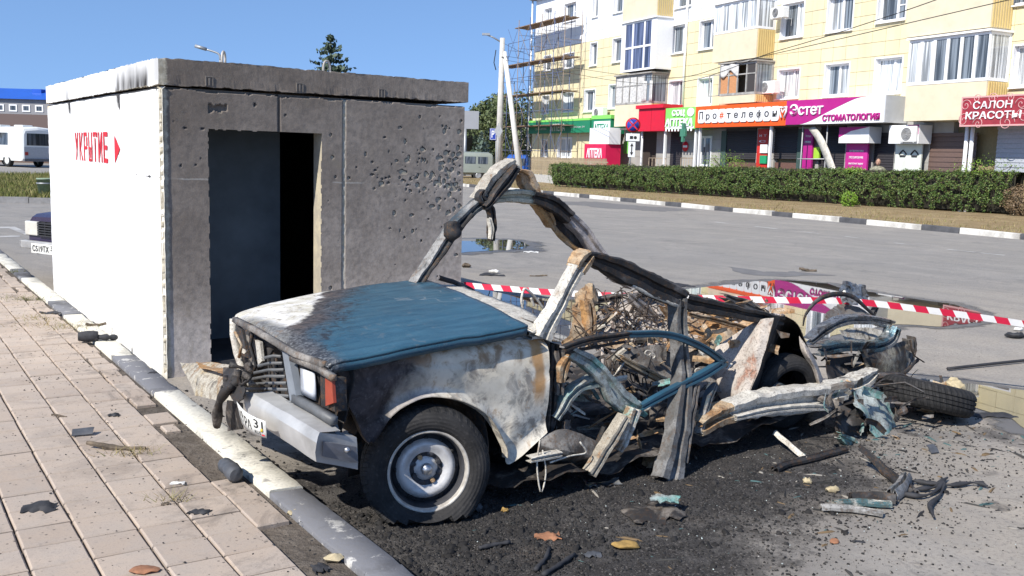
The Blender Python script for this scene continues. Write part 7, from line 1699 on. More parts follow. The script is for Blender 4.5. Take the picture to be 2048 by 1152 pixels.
for k in range(9): y = -.44 + k * .11; m.ab((-.014, y - .006, .50), (.03, y + .006, .655))
gr_ = m.build('grille', plain('black_grille', (.03, .03, .032), .5, bump=0), pc); m = MB(); m.add([(-.03, -.10, .50), (-.03, -.07, .50), (-.03, .10, .655), (-.03, .07, .655)], [(0, 1, 2, 3)]); m.build('grille_bar', CHR, gr_)
m = MB(); m.ab((.012, -.46, .495), (.02, .46, .66)); m.build('grille_back', BLK, pc)
m = MB(); m.ab((-.08, -.69, .36), (-.02, .69, .45)); m.ab((-.08, .655, .36), (.20, .692, .45)); m.ab((-.08, -.692, .36), (.20, -.655, .45)); m.build('front_bumper', BUMP, pc, bevel=.012)
m = MB(); m.ab((-.095, .02, .325), (-.086, .46, .43)); np2 = m.build('number_plate', PLW, pc)
plate_text('С519ТХ', .06, .70, .18, .82, BLK, lambda a, b, o: np.array([-.096 - o, .46 - .44 * a, .325 + .105 * b]), np2); plate_text('31', .77, .95, .4, .88, BLK, lambda a, b, o: np.array([-.096 - o, .46 - .44 * a, .325 + .105 * b]), np2)
# green bin
GP = at_depth(91, 391, 26.5); GP[2] = .1; m = MB(); gbin = thing('litter_bin', 'pale green litter bin on the lawn beside the shelter', 'bin', GP)
m.lathe([(.0, .02), (.17, .02), (.21, .42), (.22, .42), (.22, .46), (.19, .46), (.17, .06), (0, .06)], 18); m.build('bucket', plain('bin_green', (.26, .34, .24), .7, var=.2, dirt=.4), gbin); m = MB(); m.lathe([(.213, .30), (.222, .31), (.222, .33), (.213, .34)], 18); m.build('hoop', STEEL, gbin)

# far left buildings, billboard, pale buildings behind the scaffold
def house(name, label, px0, px1, ybase, ytop, Y, wall, roofm, yroof, deep=9, wins=(), cat='building', rot=0.0):
    A, B = at_depth(px0, ybase, Y), at_depth(px1, ybase, Y); A[2] = B[2] = 0; w = np.linalg.norm(B - A); z1 = at_depth(px1, ytop, Y)[2]; z2 = at_depth(px1, yroof, Y)[2]
    h_ = thing(name, label, cat, A, math.atan2(B[1] - A[1], B[0] - A[0]) + rot); m = MB(); m.ab((0, 0, -.1), (w, deep, z1)); m.build('wall', wall, h_)
    m = MB(); o = .35; m.add([(-o, -o, z1), (w + o, -o, z1), (w + o, deep + o, z1), (-o, deep + o, z1), (-o, deep / 2, z2), (w + o, deep / 2, z2)], [(0, 1, 5, 4), (2, 3, 4, 5), (1, 2, 5), (3, 0, 4), (0, 3, 2, 1)]); m.build('roof', roofm, h_)
    for (x0, y0, x1, y1) in wins:
        a = (x0 - px0) / (px1 - px0) * w; b = (x1 - px0) / (px1 - px0) * w; za, zb = at_depth(px1, y1, Y)[2], at_depth(px1, y0, Y)[2]; m = MB(); f = .12
        for q in ((a, a + f, za, zb), (b - f, b, za, zb), (a + f, b - f, zb - f, zb), (a + f, b - f, za, za + f)): m.ab((q[0], -.06, q[2]), (q[1], .01, q[3]))
        wi = m.build('window', WUP, h_); m = MB(); m.ab((a + f, -.03, za + f), (b - f, -.02, zb - f)); m.build('pane', DGLASS, wi)
    return h_
BLUER = plain('blue_metal_roof', (.02, .10, .46), .4, var=.08, scale=1, bump=0); BROWN = plain('brown_siding', (.13, .085, .065), .8, var=.1, scale=1); GREYH = plain('grey_render', (.24, .24, .25), .8, var=.1, scale=.5)
h_ = house('office_building', 'grey building with a bright blue metal roof', -420, 330, 300, 207, 96, GREYH, BLUER, 181, 9, [(-30 + 26 * k, 218, -14 + 26 * k, 232) for k in range(5)] + [(102 + 40 * k, 218, 122 + 40 * k, 232) for k in range(4)])
m = MB(); p_ = (at_depth(48, 190, 96) - np.array(h_.location)); m.box((p_ @ np.array([math.cos(h_.rotation_euler[2]), math.sin(h_.rotation_euler[2]), 0]), 3.0, p_[2] + .2), (.9, .9, 1.1)); m.build('chimney', BLUER, h_)
ac_px = [(25, 222, 34, 232), (62, 222, 72, 232), (80, 223, 92, 232)]
house('brown_building', 'low brown flat fronted building behind the white bus', -420, 300, 330, 268, 74, BROWN, plain('brown_roof', (.11, .075, .06), .8), 233, 8, [(-160 + 30 * k, 278, -142 + 30 * k, 300) for k in range(4)])
A, rz = frame_at(945, 300, 72); A[2] = 0; bb = thing('billboard', 'plain grey billboard panel standing beyond the shelter', 'billboard', A, rz); k = 72 / FPX; z1, z0 = at_depth(945, 222, 72)[2], at_depth(945, 258, 72)[2]
m = MB(); m.ab((-40 * k, -.1, z0), (11 * k, .1, z1)); m.build('panel', plain('billboard_grey', (.30, .31, .33), .7, var=.05, scale=1, bump=0), bb); m = MB(); m.tube([(-15 * k, 0, 0), (-15 * k, 0, z0)], .12, 8); m.build('post', STEEL, bb)
A, B = at_depth(900, 300, 86), at_depth(1010, 300, 92); A[2] = B[2] = 0; df = thing('board_fence', 'tall dark wooden fence behind the conifers', 'fence', A); dv = B - A; L_ = np.linalg.norm(dv); dv /= L_; fr = math.atan2(dv[1], dv[0]); DW = plain('dark_fence_board', (.10, .085, .065), .9, var=.3, scale=2)
zt = at_depth(960, 239, 88)[2]; pm = MB(); pm.box((0, 0, 0), (.30, .05, zt)); pmm = pm.mesh('board', DW)
for k in range(int(L_ / .31)): c = dv * (k + .5) * .31; link('board', pmm, df, (c[0], c[1], zt / 2 + rng.normal(0, .04)), (0, 0, fr))
house('white_house', 'low white building with a flat roof behind the scaffolding', 1002, 1100, 330, 243, 92, plain('white_render', (.58, .57, .55), .8, var=.06, scale=.5), ROOFE, 240, 8, [(1022, 292, 1040, 308), (1048, 292, 1062, 308), (1030, 252, 1050, 262)])
house('brick_house', 'small house with an orange gable beside the pole', 1004, 1024, 330, 236, 98, plain('orange_brick', (.42, .19, .12), .85, var=.1, scale=1), plain('grey_slate', (.2, .2, .21), .8), 218, 7)
# tree line far behind everything
n_ = 26000; xx = rng.uniform(-260, 260, n_); top = np.array([3.4 + 2.0 * noise.noise(Vector((x * .03, 1, 0))) + 1.6 * noise.noise(Vector((x * .16, 4, 0))) for x in xx]); Pz = rng.uniform(0, 1, n_) ** .7 * top
P = np.stack([xx, 185 + rng.uniform(0, 14, n_) + .0 * xx, Pz], 1); V, F = leaf_cloud(P, np.tile([0, -1.0, .3], (n_, 1)), 1.1); tag(np_mesh('distant_woods', V, F, L_TREE), kind='stuff')

# ================================================================== PERSON BEHIND THE HEDGE
PP = at_depth(1755, 345, 35.0); PP[2] = 0; topz = at_depth(1755, 317, 35.0)[2]; hs_ = topz / 1.78
pers = thing('person', 'man with cropped hair in a patterned jacket standing behind the hedge', 'person', PP, R(-20))
def skin(name, V, E, Rr, mat, parent, sub=1):
    me = bpy.data.meshes.new(name); me.from_pydata([tuple(np.array(v) * hs_) for v in V], E, []); me.materials.append(mat); o = link(name, me, parent); md = o.modifiers.new('skin', 'SKIN'); sv = me.skin_vertices[0].data
    for i, r_ in enumerate(Rr): sv[i].radius = (r_[0] * hs_, r_[1] * hs_) if isinstance(r_, tuple) else (r_ * hs_, r_ * hs_)
    sv[0].use_root = True; s2 = o.modifiers.new('sub', 'SUBSURF'); s2.levels = sub; s2.render_levels = sub
    for p in me.polygons: p.use_smooth = True
    return o
SKINM = plain('skin', (.42, .24, .17), .6, var=.05, bump=0); CAMO = plain('camouflage_jacket', (.23, .22, .16), .9, var=.75, scale=16, bump=0); TROU = plain('dark_trousers', (.05, .05, .055), .9)
bv_ = [(0, 0, .95), (0, 0, 1.12), (0, 0, 1.32), (0, 0, 1.45), (0, -.01, 1.53), (.20, 0, 1.42), (.26, .02, 1.15), (.24, -.08, .90), (-.20, 0, 1.42), (-.26, .02, 1.15), (-.24, -.08, .90), (.10, 0, .90), (.11, 0, .50), (.11, .02, .08), (.11, -.14, .04), (-.10, 0, .90), (-.11, 0, .50), (-.11, .02, .08), (-.11, -.14, .04)]
be_ = [(0, 1), (1, 2), (2, 3), (3, 4), (3, 5), (5, 6), (6, 7), (3, 8), (8, 9), (9, 10), (0, 11), (11, 12), (12, 13), (13, 14), (0, 15), (15, 16), (16, 17), (17, 18)]
skin('body', bv_, be_, [(.17, .12), (.165, .115), (.19, .125), (.13, .09), .06, .075, .06, .042, .075, .06, .042, .10, .075, .05, .045, .10, .075, .05, .045], CAMO, pers)
m = MB(); rows = []
for b in np.linspace(0, math.pi, 14): rows.append([np.array([.078 * math.cos(a) * math.sin(b), .098 * math.sin(a) * math.sin(b) - .01 - .012 * max(0, -math.sin(a)) * (b > 1.7), .118 * math.cos(b) * (1.0 if b < 1.6 else 1.06) + 1.655]) * hs_ for a in np.linspace(0, 2 * math.pi, 18)])
m.grid(rows); hd_ = m.build('head', SKINM, pers)
m = MB(); m.tube([np.array(q) * hs_ for q in ((0, -.105, 1.67), (0, -.13, 1.635), (0, -.108, 1.625))], .014 * hs_, 5); hd_n = m.build('nose', SKINM, hd_)
for s_ in (1, -1): m = MB(); m.lathe([(0, .008), (.022, .006), (.026, 0)], 8, np.array([.08 * s_, .01, 1.65]) * hs_, [[0, 0, s_], [1, 0, 0], [0, 1, 0]]); m.build('ear', SKINM, hd_); m = MB(); m.box(np.array([.032 * s_, -.098, 1.672]) * hs_, (.022, .012, .01)); m.build('eye', BLK, hd_)
m = MB(); rows = [[q * np.array([1.04, 1.04, 1]) + np.array([0, .008, .006]) for q in r_] for r_ in [[np.array([.078 * math.cos(a) * math.sin(b), .098 * math.sin(a) * math.sin(b), .118 * math.cos(b) + 1.655]) * hs_ for a in np.linspace(0, 2 * math.pi, 18)] for b in np.linspace(0, 1.05, 6)]]; m.grid(rows); m.build('hair', plain('short_grey_hair', (.12, .10, .09), .9), hd_)
m = MB(); m.box(np.array([0, -.104, 1.592]) * hs_, (.045, .01, .008)); m.build('mouth', plain('lips', (.28, .10, .08), .6, bump=0), hd_)
for s_ in (1, -1):
    hv = [(.24 * s_, -.09, .88), (.24 * s_, -.11, .80)]; he = [(0, 1)]; hr = [.03, .032]
    for k in range(4): b0 = len(hv); hv += [((.24 + .022 * (k - 1.5)) * s_, -.115, .765), ((.24 + .024 * (k - 1.5)) * s_, -.10, .73 + .008 * abs(k - 1.5))]; he += [(1, b0), (b0, b0 + 1)]; hr += [.010, .008]
    b0 = len(hv); hv += [((.24 - .05) * s_, -.13, .80), ((.24 - .055) * s_, -.135, .765)]; he += [(1, b0), (b0, b0 + 1)]; hr += [.011, .009]; skin('hand', hv, he, hr, SKINM, pers)

# ================================================================== BARRIER TAPE, LYING WHEEL, DEBRIS
TW = plain('tape_white', (.68, .67, .66), .45, var=.05, bump=0); TR_ = plain('tape_red', (.52, .015, .05), .45, var=.05, bump=0)
ctl = [(880, 553, 7.9), (918, 568, 7.6), (1010, 577, 7.4), (1110, 585, 7.2), (1250, 592, 7.0), (1400, 596, 6.85), (1540, 600, 6.7), (1700, 603, 6.55), (1860, 621, 6.4), (2048, 648, 6.2), (2300, 690, 6.0)]
C = catmull([at_depth(*q) for q in ctl], 400); d_ = np.linalg.norm(np.diff(C, axis=0), axis=1); arc = np.concatenate([[0], np.cumsum(d_)]); st_ = .165
m = MB(); N_ = int(arc[-1] / st_ * 2)
def tp_(s): return np.array([np.interp(s, arc, C[:, i]) for i in range(3)])
for k in range(N_):
    s0, s1 = k * st_ / 2, (k + 1) * st_ / 2; P0_, P1_ = tp_(s0), tp_(s1); sl_ = -.014
    tw0 = .55 * math.sin(s0 * 1.1) * .4; tw1 = .55 * math.sin(s1 * 1.1) * .4; h = .0225
    upv = lambda tw: np.array([0, math.sin(tw), math.cos(tw)]) * h
    tdir = (P1_ - P0_) / (np.linalg.norm(P1_ - P0_) + 1e-9); off = tdir * sl_
    m.add([P0_ - upv(tw0) - off, P1_ - upv(tw1) - off, P1_ + upv(tw1) + off, P0_ + upv(tw0) + off], [(0, 1, 2, 3)], (k // 2) % 2 if False else k % 2)
tag(m.build('barrier_tape', [TW, TR_]), 'red and white striped barrier tape stretched behind the wreck', 'barrier tape')

LWc = at_depth(1853, 806, 5.75); LWc[2] = .135
lw_ = thing('lying_wheel', 'worn car wheel lying on its side at the tail of the wreck', 'wheel', (LWc[0], LWc[1], .02))
lroot = make_wheel(lw_, np.array(LWc), (.20, .17, .96), name='wheel_body', rim=False, scale=1.02, ploc=(LWc[0], LWc[1], .02), prot=0.0)
m = MB(); m.lathe([(.172, .062), (.165, .066), (.155, .05), (.15, 0), (.135, -.01), (.05, -.02), (0, -.02)], 40); o = m.build('rim', RIML, lroot); o.matrix_parent_inverse = Matrix.Identity(4)

def chunk(px, y, wpx, hpx, mat, name, label, cat, z=0.0, kind='flake', rz=None, seed=0, group=None, on=0.0):
    P0_ = G(px, y, z); k = P0_[1] / FPX; w = wpx * k; h = hpx * k; 
    r_ = thing(name, label, cat, (P0_[0], P0_[1], z + on), rz if rz is not None else rng.uniform(-.5, .5), group)
    if kind == 'flake':
        P = crumple(np.array([[(w * (a - .5), max(h * 1.6, w * .4) * (b - .5), .006 + .25 * h * math.sin(a * 3) * math.sin(b * 2.6)) for b in np.linspace(0, 1, 6)] for a in np.linspace(0, 1, 10)]), min(.022, w * .12), 8 / max(w, .05) * .35, seed)
        P[..., 2] = np.maximum(P[..., 2], .002); 
        ang = np.linspace(0, 1, 10); P[:, 0, 1] += .3 * h * np.sin(ang * 17 + seed); P[:, -1, 1] += .3 * h * np.cos(ang * 13 + seed)
        m = MB(); m.grid(P, .004)
    elif kind == 'lump':
        P = crumple(np.array([[(w * .5 * math.cos(a) * math.sin(b), max(w * .3, h * .7) * math.sin(a) * math.sin(b), h * .5 * math.cos(b) + h * .42) for a in np.linspace(0, 2 * math.pi, 13)] for b in np.linspace(.01, math.pi - .01, 9)]), h * .34, 3.4 / max(w, .03), seed)
        P[:, -1] = P[:, 0]; P[..., 2] = np.maximum(P[..., 2], 0); m = MB(); m.grid(P)
    elif kind == 'stick':
        pts = [(w * (a - .5), .12 * h * math.sin(a * 7 + seed), h * .35 + .25 * h * math.sin(a * 4 + seed)) for a in np.linspace(0, 1, 12)]; m = MB(); m.tube(pts, h * .4, 7, rs=[h * .36 * (1 - .5 * abs(a - .45)) * rng.uniform(.75, 1.2) for a in np.linspace(0, 1, 12)])
    elif kind == 'tube':
        m = MB(); A_ = [[0, 0, 1], [1, 0, 0], [0, 1, 0]]; rr = h * .5; m.lathe([(0, -w / 2), (rr * .8, -w / 2), (rr * .95, -w * .4), (rr, -w * .1), (rr * .92, 0), (rr * 1.05, w * .12), (rr * .98, w * .42), (rr * .7, w / 2), (0, w / 2)], 16, (0, 0, rr), A_); m.v = [tuple(q) for q in crumple(np.array(m.v), h * .16, 1.6 / w, seed)]
    elif kind == 'plate':
        m = MB(); m.grid(crumple([[(w * (a - .5), h * .8 * (b - .5) + (a - .5) * h * .3, .004 + h * .8 * b * (1 - .5 * b)) for a in np.linspace(0, 1, 6)] for b in np.linspace(0, 1, 6)], .003, 12, seed), .006)
    m.build('piece' if kind != 'tube' else 'shell', mat, r_, sharp=R(50)); return r_
DARK = plain('charred_plastic', (.032, .032, .035), .75, var=.4, scale=30, bump=.4); DGREY = plain('dark_grey_plastic', (.075, .08, .09), .6, var=.3, scale=25, bump=.3, dirt=.3); OCHRE = plain('ochre_foam', (.30, .19, .06), .9, var=.3, scale=40, bump=.5); BRICKC = plain('red_brown_crust', (.28, .13, .07), .9, var=.35, scale=30, bump=.5); PALEC = plain('pale_stone', (.42, .35, .22), .9, var=.25, scale=40, bump=.4); WOODC = plain('charred_wood', (.11, .085, .06), .9, var=.7, scale=22, bump=.5); WHITEB = plain('white_paper', (.62, .61, .58), .8, bump=.1)
D = [
 (166, 870, 40, 22, DGREY, 'plastic_piece', 'small folded dark grey plastic piece standing up on the tiles', 'debris', .107, 'plate', .25),
 (232, 898, 125, 17, WOODC, 'charred_stick', 'long charred stick with pale bark lying across the tiles', 'stick', .107, 'stick', -.06),
 (462, 955, 80, 34, DGREY, 'charred_tube', 'dark grey tube piece lying next to the white kerb', 'debris', .107, 'tube', -1.0),
 (80, 1018, 66, 26, DARK, 'charred_flake', 'large black charred flap on the tiles near the left edge', 'debris', .107, 'flake', .2),
 (400, 1026, 42, 14, DARK, 'charred_flake', 'small black crumpled flake in the middle of the near tiles', 'debris', .107, 'flake', 0),
 (290, 1144, 64, 12, BRICKC, 'orange_crust', 'orange brown crust at the bottom edge of the pavement', 'debris', .107, 'lump', .2),
 (118, 834, 32, 7, WOODC, 'twig', 'short dark twig left of the folded plastic piece', 'twig', .107, 'stick', -.1),
 (190, 890, 30, 8, WOODC, 'twig', 'brown twig against the end of the long charred stick', 'twig', .107, 'stick', .3),
 (192, 652, 38, 11, WOODC, 'twig', 'knotted dark twig on the far tiles by dry grass', 'twig', .107, 'stick', .4),
 (100, 627, 40, 9, DARK, 'charred_flake', 'thin black scrap on the far tiles by the green grass', 'debris', .107, 'flake', .1),
 (640, 1138, 34, 20, DARK, 'black_shard', 'black triangular shard at the broken pavement edge', 'debris', .092, 'flake', .6),
 (668, 1122, 40, 16, PALEC, 'tile_fragment', 'pale broken tile corner beside the black shard', 'debris', .092, 'lump', .1),
 (585, 1030, 24, 12, PALEC, 'tile_fragment', 'small pale tile chip beside the grey kerb', 'debris', .092, 'lump', .5),
 (355, 968, 30, 3, WHITEB, 'white_flake', 'thin white flakes on the tiles left of the charred tube', 'debris', .107, 'flake', .1),
 (228, 832, 24, 8, DARK, 'charred_flake', 'tiny dark flake behind the long charred stick', 'debris', .107, 'flake', .1),
 (305, 748, 20, 8, DARK, 'charred_flake', 'dark flake near the grey kerb in front of the white wall', 'debris', .107, 'flake', .1),
 (1250, 1096, 62, 16, OCHRE, 'foam_lump', 'ochre yellow foam lump on the ground at the bottom centre', 'debris', .0, 'lump', .2),
 (1097, 1076, 52, 18, BRICKC, 'rusty_crust', 'flat rusty orange crust on the soot by the front wheel', 'debris', .0, 'flake', .1),
 (1664, 984, 28, 14, PALEC, 'yellow_stone', 'larger yellowish stone on the sooty ground', 'stone', .0, 'lump', -.3),
 (1614, 966, 18, 12, PALEC, 'yellow_stone', 'smaller yellowish stone beside the dark strip', 'stone', .0, 'lump', .3),
 (1668, 1086, 22, 10, BRICKC, 'red_crumb', 'small reddish crumb on the clean asphalt', 'debris', .0, 'lump', .3),
 (984, 551, 50, 9, DARK, 'black_scrap', 'black scrap with a pale top on the asphalt behind the bonnet', 'debris', .0, 'flake', 0),
 (988, 546, 22, 8, WHITEB, 'pale_scrap', 'pale scrap lying on the black scrap behind the bonnet', 'debris', .012, 'lump', 0),
 (1062, 505, 30, 5, WHITEB, 'white_scrap', 'white scrap at the edge of the far puddle', 'debris', .0, 'flake', 0),
 (1232, 557, 40, 12, DARK, 'black_cloth', 'crumpled black cloth behind the roof rail', 'debris', .0, 'flake', .2),
 (1345, 572, 84, 16, DARK, 'black_fragment', 'long curled black bumper fragment beside the puddle', 'debris', .0, 'flake', .25),
 (1616, 543, 36, 10, WOODC, 'dark_piece', 'dark wooden piece alone on the road', 'debris', .0, 'stick', .1),
 (932, 535, 20, 9, WOODC, 'brown_block', 'small brown block by the shelter corner', 'debris', .0, 'lump', 0),
 (1077, 553, 36, 5, WOODC, 'thin_stick', 'thin brown stick on the asphalt left of the white pillar', 'stick', .0, 'stick', .05),
 (1908, 783, 42, 26, PALEC, 'beige_lump', 'round beige lump at the edge of the right puddle', 'debris', .0, 'lump', 0),
 (2030, 676, 44, 14, DARK, 'black_scrap', 'black scrap with white bits at the right edge below the tape', 'debris', .0, 'lump', 0),
 (2036, 662, 18, 9, WHITEB, 'white_lump', 'white lump at the right edge below the tape', 'debris', .0, 'lump', 0),
 (1985, 833, 90, 18, DARK, 'rubber_loop', 'twisted dark rubber loops beside the right puddle', 'debris', .0, 'flake', -.1),
 (1864, 905, 20, 26, DGREY, 'ribbed_block', 'small ribbed grey block standing near the lying wheel', 'debris', .0, 'plate', .1),
 (1310, 1030, 120, 50, M_CHAR, 'crumpled_sheet', 'large crumpled charred sheet with teal edges before the centre pillar', 'debris', .0, 'flake', .3),
 (1330, 1000, 60, 22, M_TEAL, 'teal_sheet', 'crumpled teal sheet lying on the charred one', 'debris', .05, 'flake', -.2),
 (1205, 970, 74, 16, M_SILV, 'bent_bracket', 'bent bright bracket on the soot below the door strip', 'debris', .0, 'flake', .15),
 (955, 1022, 18, 20, DGREY, 'grey_clip', 'small grey clip on the soot right of the flat tyre', 'debris', .0, 'lump', 0),
 (1010, 1024, 16, 10, OCHRE, 'ochre_crumb', 'ochre crumb on the soot right of the grey clip', 'debris', .0, 'lump', 0),
 (1185, 1112, 34, 14, DGREY, 'grey_fragment', 'flat grey fragment at the bottom of the picture', 'debris', .0, 'flake', .3),
 (1240, 915, 56, 34, M_CHAR, 'burnt_box', 'burnt crushed box under the door opening', 'debris', .0, 'lump', 0),
 (1310, 935, 52, 30, M_TAN, 'rusty_can', 'rusty crushed can beside the foot of the centre pillar', 'debris', .0, 'lump', 0),
 (1715, 1085, 30, 6, DARK, 'thin_scrap', 'thin black scrap on the pale asphalt', 'debris', .0, 'stick', -.2),
 (330, 1010, 16, 6, WOODC, 'bark_chip', 'tiny bark chip between the charred flap and the flake', 'debris', .107, 'flake', .5),
]
for i, q in enumerate(D): chunk(*q[:9], kind=q[9], rz=q[10], seed=i + 1)
def gstrip(pts, name, label, mat, cat='debris', dep=.02, z=.012, seed=0, fold=True, crum=.005):
    """long pressed or rubber strip lying on the ground; pts (x, y, width px)"""
    P = []
    c0 = G(pts[0][0], pts[0][1], z); r_ = thing(name, label, cat, (c0[0], c0[1], 0)); C_ = [G(x, y, z + (q[0] if q else 0)) - np.array([c0[0], c0[1], 0]) for x, y, w, *q in pts]; n = 5 * len(pts); C_ = catmull(C_, n); W = catmull([[w * G(x, y)[1] / FPX, 0, 0] for x, y, w, *q in pts], n)[:, 0]
    for i in range(n):
        t = C_[min(i + 1, n - 1)] - C_[max(i - 1, 0)]; t /= np.linalg.norm(t) + 1e-9; s_ = np.cross(t, [0, 0, 1.0]); s_ /= np.linalg.norm(s_) + 1e-9; u_ = np.cross(s_, t)
        prof = [(-1, 0), (-.9, .8), (-.3, 1), (-.1, .5), (.3, .6), (.5, 1.0), (1, .6), (1, 0)] if fold else [(-1, 0), (-.6, .8), (0, 1), (.6, .8), (1, 0)]
        P.append([C_[i] + s_ * a * W[i] + u_ * b * dep for a, b in prof])
    P = crumple(np.array(P), crum, 9, seed); P[..., 2] = np.maximum(P[..., 2], .001); m = MB(); m.grid(P, .003); m.build('strip', mat, r_, sharp=R(45)); return r_
gstrip([(1715, 895, 8, .10), (1742, 918, 10, .05), (1775, 948, 11), (1805, 972, 11), (1830, 990, 8)], 'black_trim_strip', 'black trim strip running from the teal heap towards the hoses', M_BLACK)
gstrip([(1548, 942, 7), (1575, 930, 9), (1625, 918, 8), (1690, 900, 7)], 'black_trim_strip', 'bent black trim strip lying left of the teal heap', M_BLACK, seed=2)
gstrip([(1550, 868, 5, .06), (1580, 893, 5, .03), (1612, 920, 5)], 'pale_bar', 'pale thin bar leaning on the black trim strip', M_ASH2, 'bar', seed=3, fold=False)
gstrip([(1640, 1018, 7), (1700, 1020, 9), (1765, 1030, 10)], 'teal_strip', 'front teal strip of the flat pile on the asphalt', M_BLUEM, seed=4)
gstrip([(1668, 1010, 8), (1720, 1008, 10), (1782, 1012, 10)], 'teal_strip', 'rear teal strip of the flat pile on the asphalt', m_burnt('dull_teal_trim', (.05, .11, .12), .3, .1, .4, 8, 51.0), seed=5, dep=.02)
gstrip([(1700, 1002, 7), (1750, 1000, 8), (1792, 1006, 7)], 'dark_strip', 'dark strip behind the flat teal pile', M_BLACK, seed=6, dep=.04)
gstrip([(1782, 1000, 10), (1800, 985, 12), (1812, 965, 10)], 'dark_bracket', 'dark blue bracket between teal pile and hoses', M_BLUEM, seed=7, dep=.05)
for i, (pts, lab) in enumerate(((((1790, 968), (1830, 962), (1870, 968), (1895, 955)), 'uppermost black hose of the bundle right of the teal pile'), (((1795, 978), (1835, 978), (1870, 974), (1890, 960)), 'middle black hose of the bundle right of the teal pile'), (((1800, 986), (1840, 992), (1868, 984), (1888, 965), (1880, 990), (1860, 1010), (1868, 1034)), 'lowest black hose with a tail curling towards the camera'), (((1850, 965), (1900, 970), (1950, 965), (1975, 972)), 'black hose pointing right from the bundle'))):
    P0_ = G(*pts[0]); r_ = thing('rubber_hose', lab, 'hose', (P0_[0], P0_[1], 0), 0, 'burnt hoses on the asphalt'); m = MB(); m.tube(catmull([G(x, y, .018) - np.array([P0_[0], P0_[1], 0]) for x, y in pts], 30), .009, 7, rs=list(.009 + .004 * np.sin(np.arange(30) * .6))); m.build('hose', DARK, r_)
P0_, P1_ = G(1895, 740, .01), G(2120, 716, .01); r_ = thing('black_rod', 'long black rod lying near the right edge', 'rod', P0_); m = MB(); m.tube(catmull([P0_ * 0 + [0, 0, .01], (P1_ - P0_) * .5 + [0, 0, .012], P1_ - P0_ + [0, 0, .01]], 12), .012, 7); m.build('rod', DARK, r_)
for i, (pts, lab) in enumerate(((((1070, 1140), (1090, 1118), (1098, 1096)), 'upright blackened stick at the bottom centre'), (((1085, 1150), (1115, 1132), (1150, 1108)), 'slanting blackened stick at the bottom centre'), (((958, 1096), (985, 1090), (1020, 1084)), 'short blackened stick below the front wheel'))):
    P0_ = G(*pts[0]); r_ = thing('charred_stick', lab, 'stick', (P0_[0], P0_[1], 0)); m = MB(); m.tube(catmull([G(x, y, .012) - np.array([P0_[0], P0_[1], 0]) for x, y in pts], 10), .009, 6, rs=list(rng.uniform(.006, .012, 10))); m.build('stick', DARK, r_)
# elbow pipe by the kerb
P0_ = G(166, 684, .11); r_ = thing('rubber_elbow', 'black rubber pipe elbow lying against the kerb by the white wall', 'debris', P0_); m = MB(); m.lathe([(.030, -.03), (.036, 0), (.040, .03), (.040, .07), (.034, .10), (0, .10)], 18, (0, 0, .04), [[.3, 0, .95], [-.95, 0, .3], [0, 1, 0]]); m.lathe([(0, -.029), (.030, -.03)], 18, (0, 0, .04), [[.3, 0, .95], [-.95, 0, .3], [0, 1, 0]], mi=1); m.build('pipe', [DARK, BLK], r_); m = MB(); m.tube(catmull([(.10, .02, .035), (.16, .05, .03), (.20, .10, .02)], 8), .02, 7, rs=list(rng.uniform(.012, .026, 8))); m.build('melted_end', DARK, r_)
# tufts of dry and green grass in the pavement joints
for px, y, r_, n_, mat, lab in ((130, 655, .22, 260, 'dry_grass', 'flattened dry grass tuft on the tiles beside the elbow pipe'), (45, 600, .16, 200, 'lawn_blades', 'thin green grass tuft crossing the far tiles'), (262, 910, .07, 90, 'dry_grass', 'small dry grass tuft under the charred stick'), (345, 1004, .05, 60, 'dry_grass', 'tiny dry grass tuft in a tile joint'), (35, 545, .07, 60, 'lawn_blades', 'green weed at the far kerb edge'), (70, 640, .12, 110, 'dry_grass', 'dry grass wisps on the far tiles')):
    c = G(px, y, .1); tf = thing('grass_tuft', lab, 'grass tuft', c); P = np.stack([rng.normal(0, r_ * .8, n_), rng.normal(0, r_ * .45, n_), np.zeros(n_)], 1); blades('blades', P, .045, .0022, bpy.data.materials[mat], 1.8, 'stuff', tf)

# crumbs, ash and glass all over the ground
def crumbs(name, P, smin, smax, mat, stretch=0.0):
    n = len(P); s = (smin + (smax - smin) * rng.random(n) ** 3.0)[:, None, None]
    th = np.arange(6) * np.pi / 3; base = np.concatenate([np.stack([np.cos(th), np.sin(th) * .75, 0 * th], 1), np.stack([np.cos(th + .3) * .62, np.sin(th + .3) * .45, 0 * th + .62], 1)])
    Vv = base[None] + rng.normal(0, .17, (n, 12, 3)); Vv[:, :6, 2] = 0; Vv[..., 0] *= (1 + stretch * rng.random(n))[:, None]; a = rng.uniform(0, 6.28, n); ca, sa = np.cos(a), np.sin(a)
    X = Vv[..., 0] * ca[:, None] - Vv[..., 1] * sa[:, None]; Y = Vv[..., 0] * sa[:, None] + Vv[..., 1] * ca[:, None]; Vv = np.stack([X, Y, Vv[..., 2]], 2) * s + P[:, None, :]
    q = [(i, (i + 1) % 6, 6 + (i + 1) % 6, 6 + i) for i in range(6)] + [(6, 7, 8, 9), (9, 10, 11, 6)]
    F = (np.array(q)[None] + 12 * np.arange(n)[:, None, None]).reshape(-1, 4); tag(np_mesh(name, Vv.reshape(-1, 3), F, mat), kind='stuff')
def m_crumb(name, cols):
    t = NT(name); g = t.node('ShaderNodeNewGeometry').outputs['Random Per Island']; return t.done(t.ramp(g, [(i / (len(cols) - 1), c) for i, c in enumerate(cols)], 'CONSTANT'), .85, spec=.3)
def cpos(n, u0, su, v0, sv, z): 
    u, v = rng.normal(u0, su, n), rng.normal(v0, sv, n); P = CO + CU * u[:, None] + CV * v[:, None]; P[:, 2] = z; kk = P @ KP > 1.50; return P[kk]
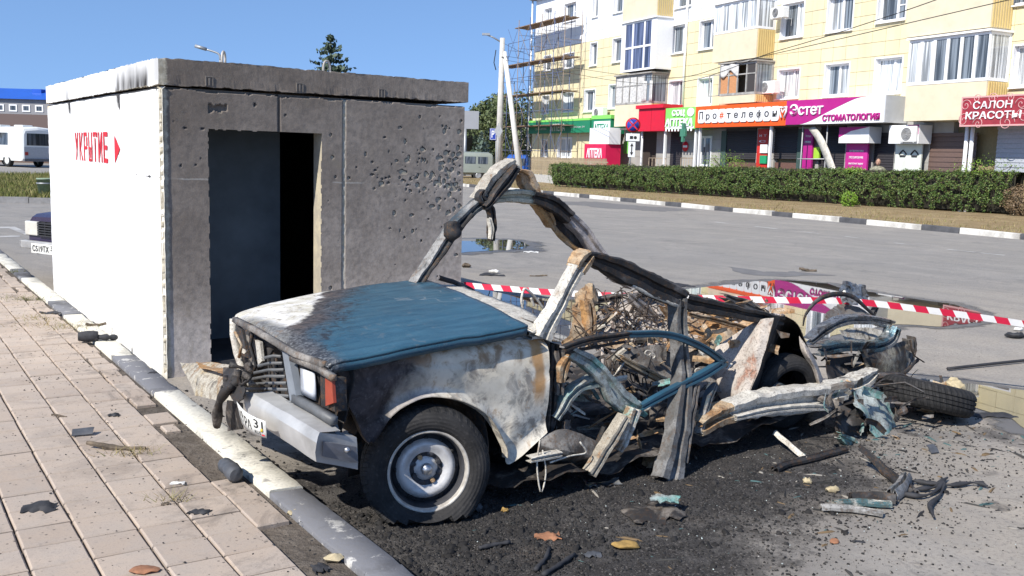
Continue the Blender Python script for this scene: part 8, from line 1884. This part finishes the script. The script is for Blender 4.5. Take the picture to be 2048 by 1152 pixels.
crumbs('ash_and_cinders', np.vstack([cpos(30000, .9, 1.2, -.35, .5, .001), cpos(9000, -.1, .5, -.35, .35, .001)]), .001, .008, m_crumb('cinder', [(.018, .017, .017), (.035, .033, .032), (.02, .02, .021), (.05, .046, .042), (.012, .012, .012), (.07, .065, .06), (.025, .022, .02), (.022, .02, .02), (.03, .03, .03), (.15, .13, .10)]))
crumbs('charred_clods', np.vstack([cpos(900, .5, .8, -.48, .30, .0), cpos(500, -.2, .3, -.25, .3, .0)]), .002, .022, m_crumb('clod', [(.016, .015, .015), (.03, .028, .027), (.02, .019, .019), (.045, .04, .036)]))
n_ = 2600; P = np.stack([rng.normal(3.0, 3.2, n_), rng.uniform(3.2, 14, n_), np.full(n_, .001)], 1); P = P[P @ KP > 1.5]; crumbs('scattered_grit', P, .0012, .0055, m_crumb('grit', [(.03, .03, .03), (.06, .055, .05), (.35, .33, .3), (.10, .09, .08)]))
n_ = 2400; dd, pp = rng.uniform(2.5, 10, n_), 1.33 - np.abs(rng.normal(0, .55, n_)); P = KD * dd[:, None] + KP * pp[:, None]; P[:, 2] = .107; crumbs('soot_crumbs_on_pavement', P, .001, .006, m_crumb('soot_crumb', [(.02, .02, .02), (.04, .037, .035), (.08, .07, .06), (.025, .025, .025)]))
n_ = 500; P = cpos(n_, 1.8, 1.2, -.5, .6, .002); crumbs('broken_glass', P, .001, .004, plain('glass_crumb', (.55, .62, .60), .1, bump=0))
n_ = 900; dd = rng.uniform(2.2, 6.0, n_); P = KD * dd[:, None] + KP * (1.5 + np.abs(rng.normal(0, .07, n_)))[:, None]; P[:, 2] = .001; crumbs('kerbside_cinders', P, .003, .014, bpy.data.materials['clod'])

crumbs('torn_trim_fragments', np.vstack([cpos(420, 2.0, 1.0, -.55, .45, .001), cpos(240, 3.0, .5, -.5, .4, .001)]), .002, .011, m_crumb('fragment', [(.02, .02, .02), (.05, .048, .045), (.03, .03, .032), (.07, .13, .13), (.16, .11, .06), (.02, .02, .021), (.26, .24, .21), (.035, .03, .028)]), 6.0)
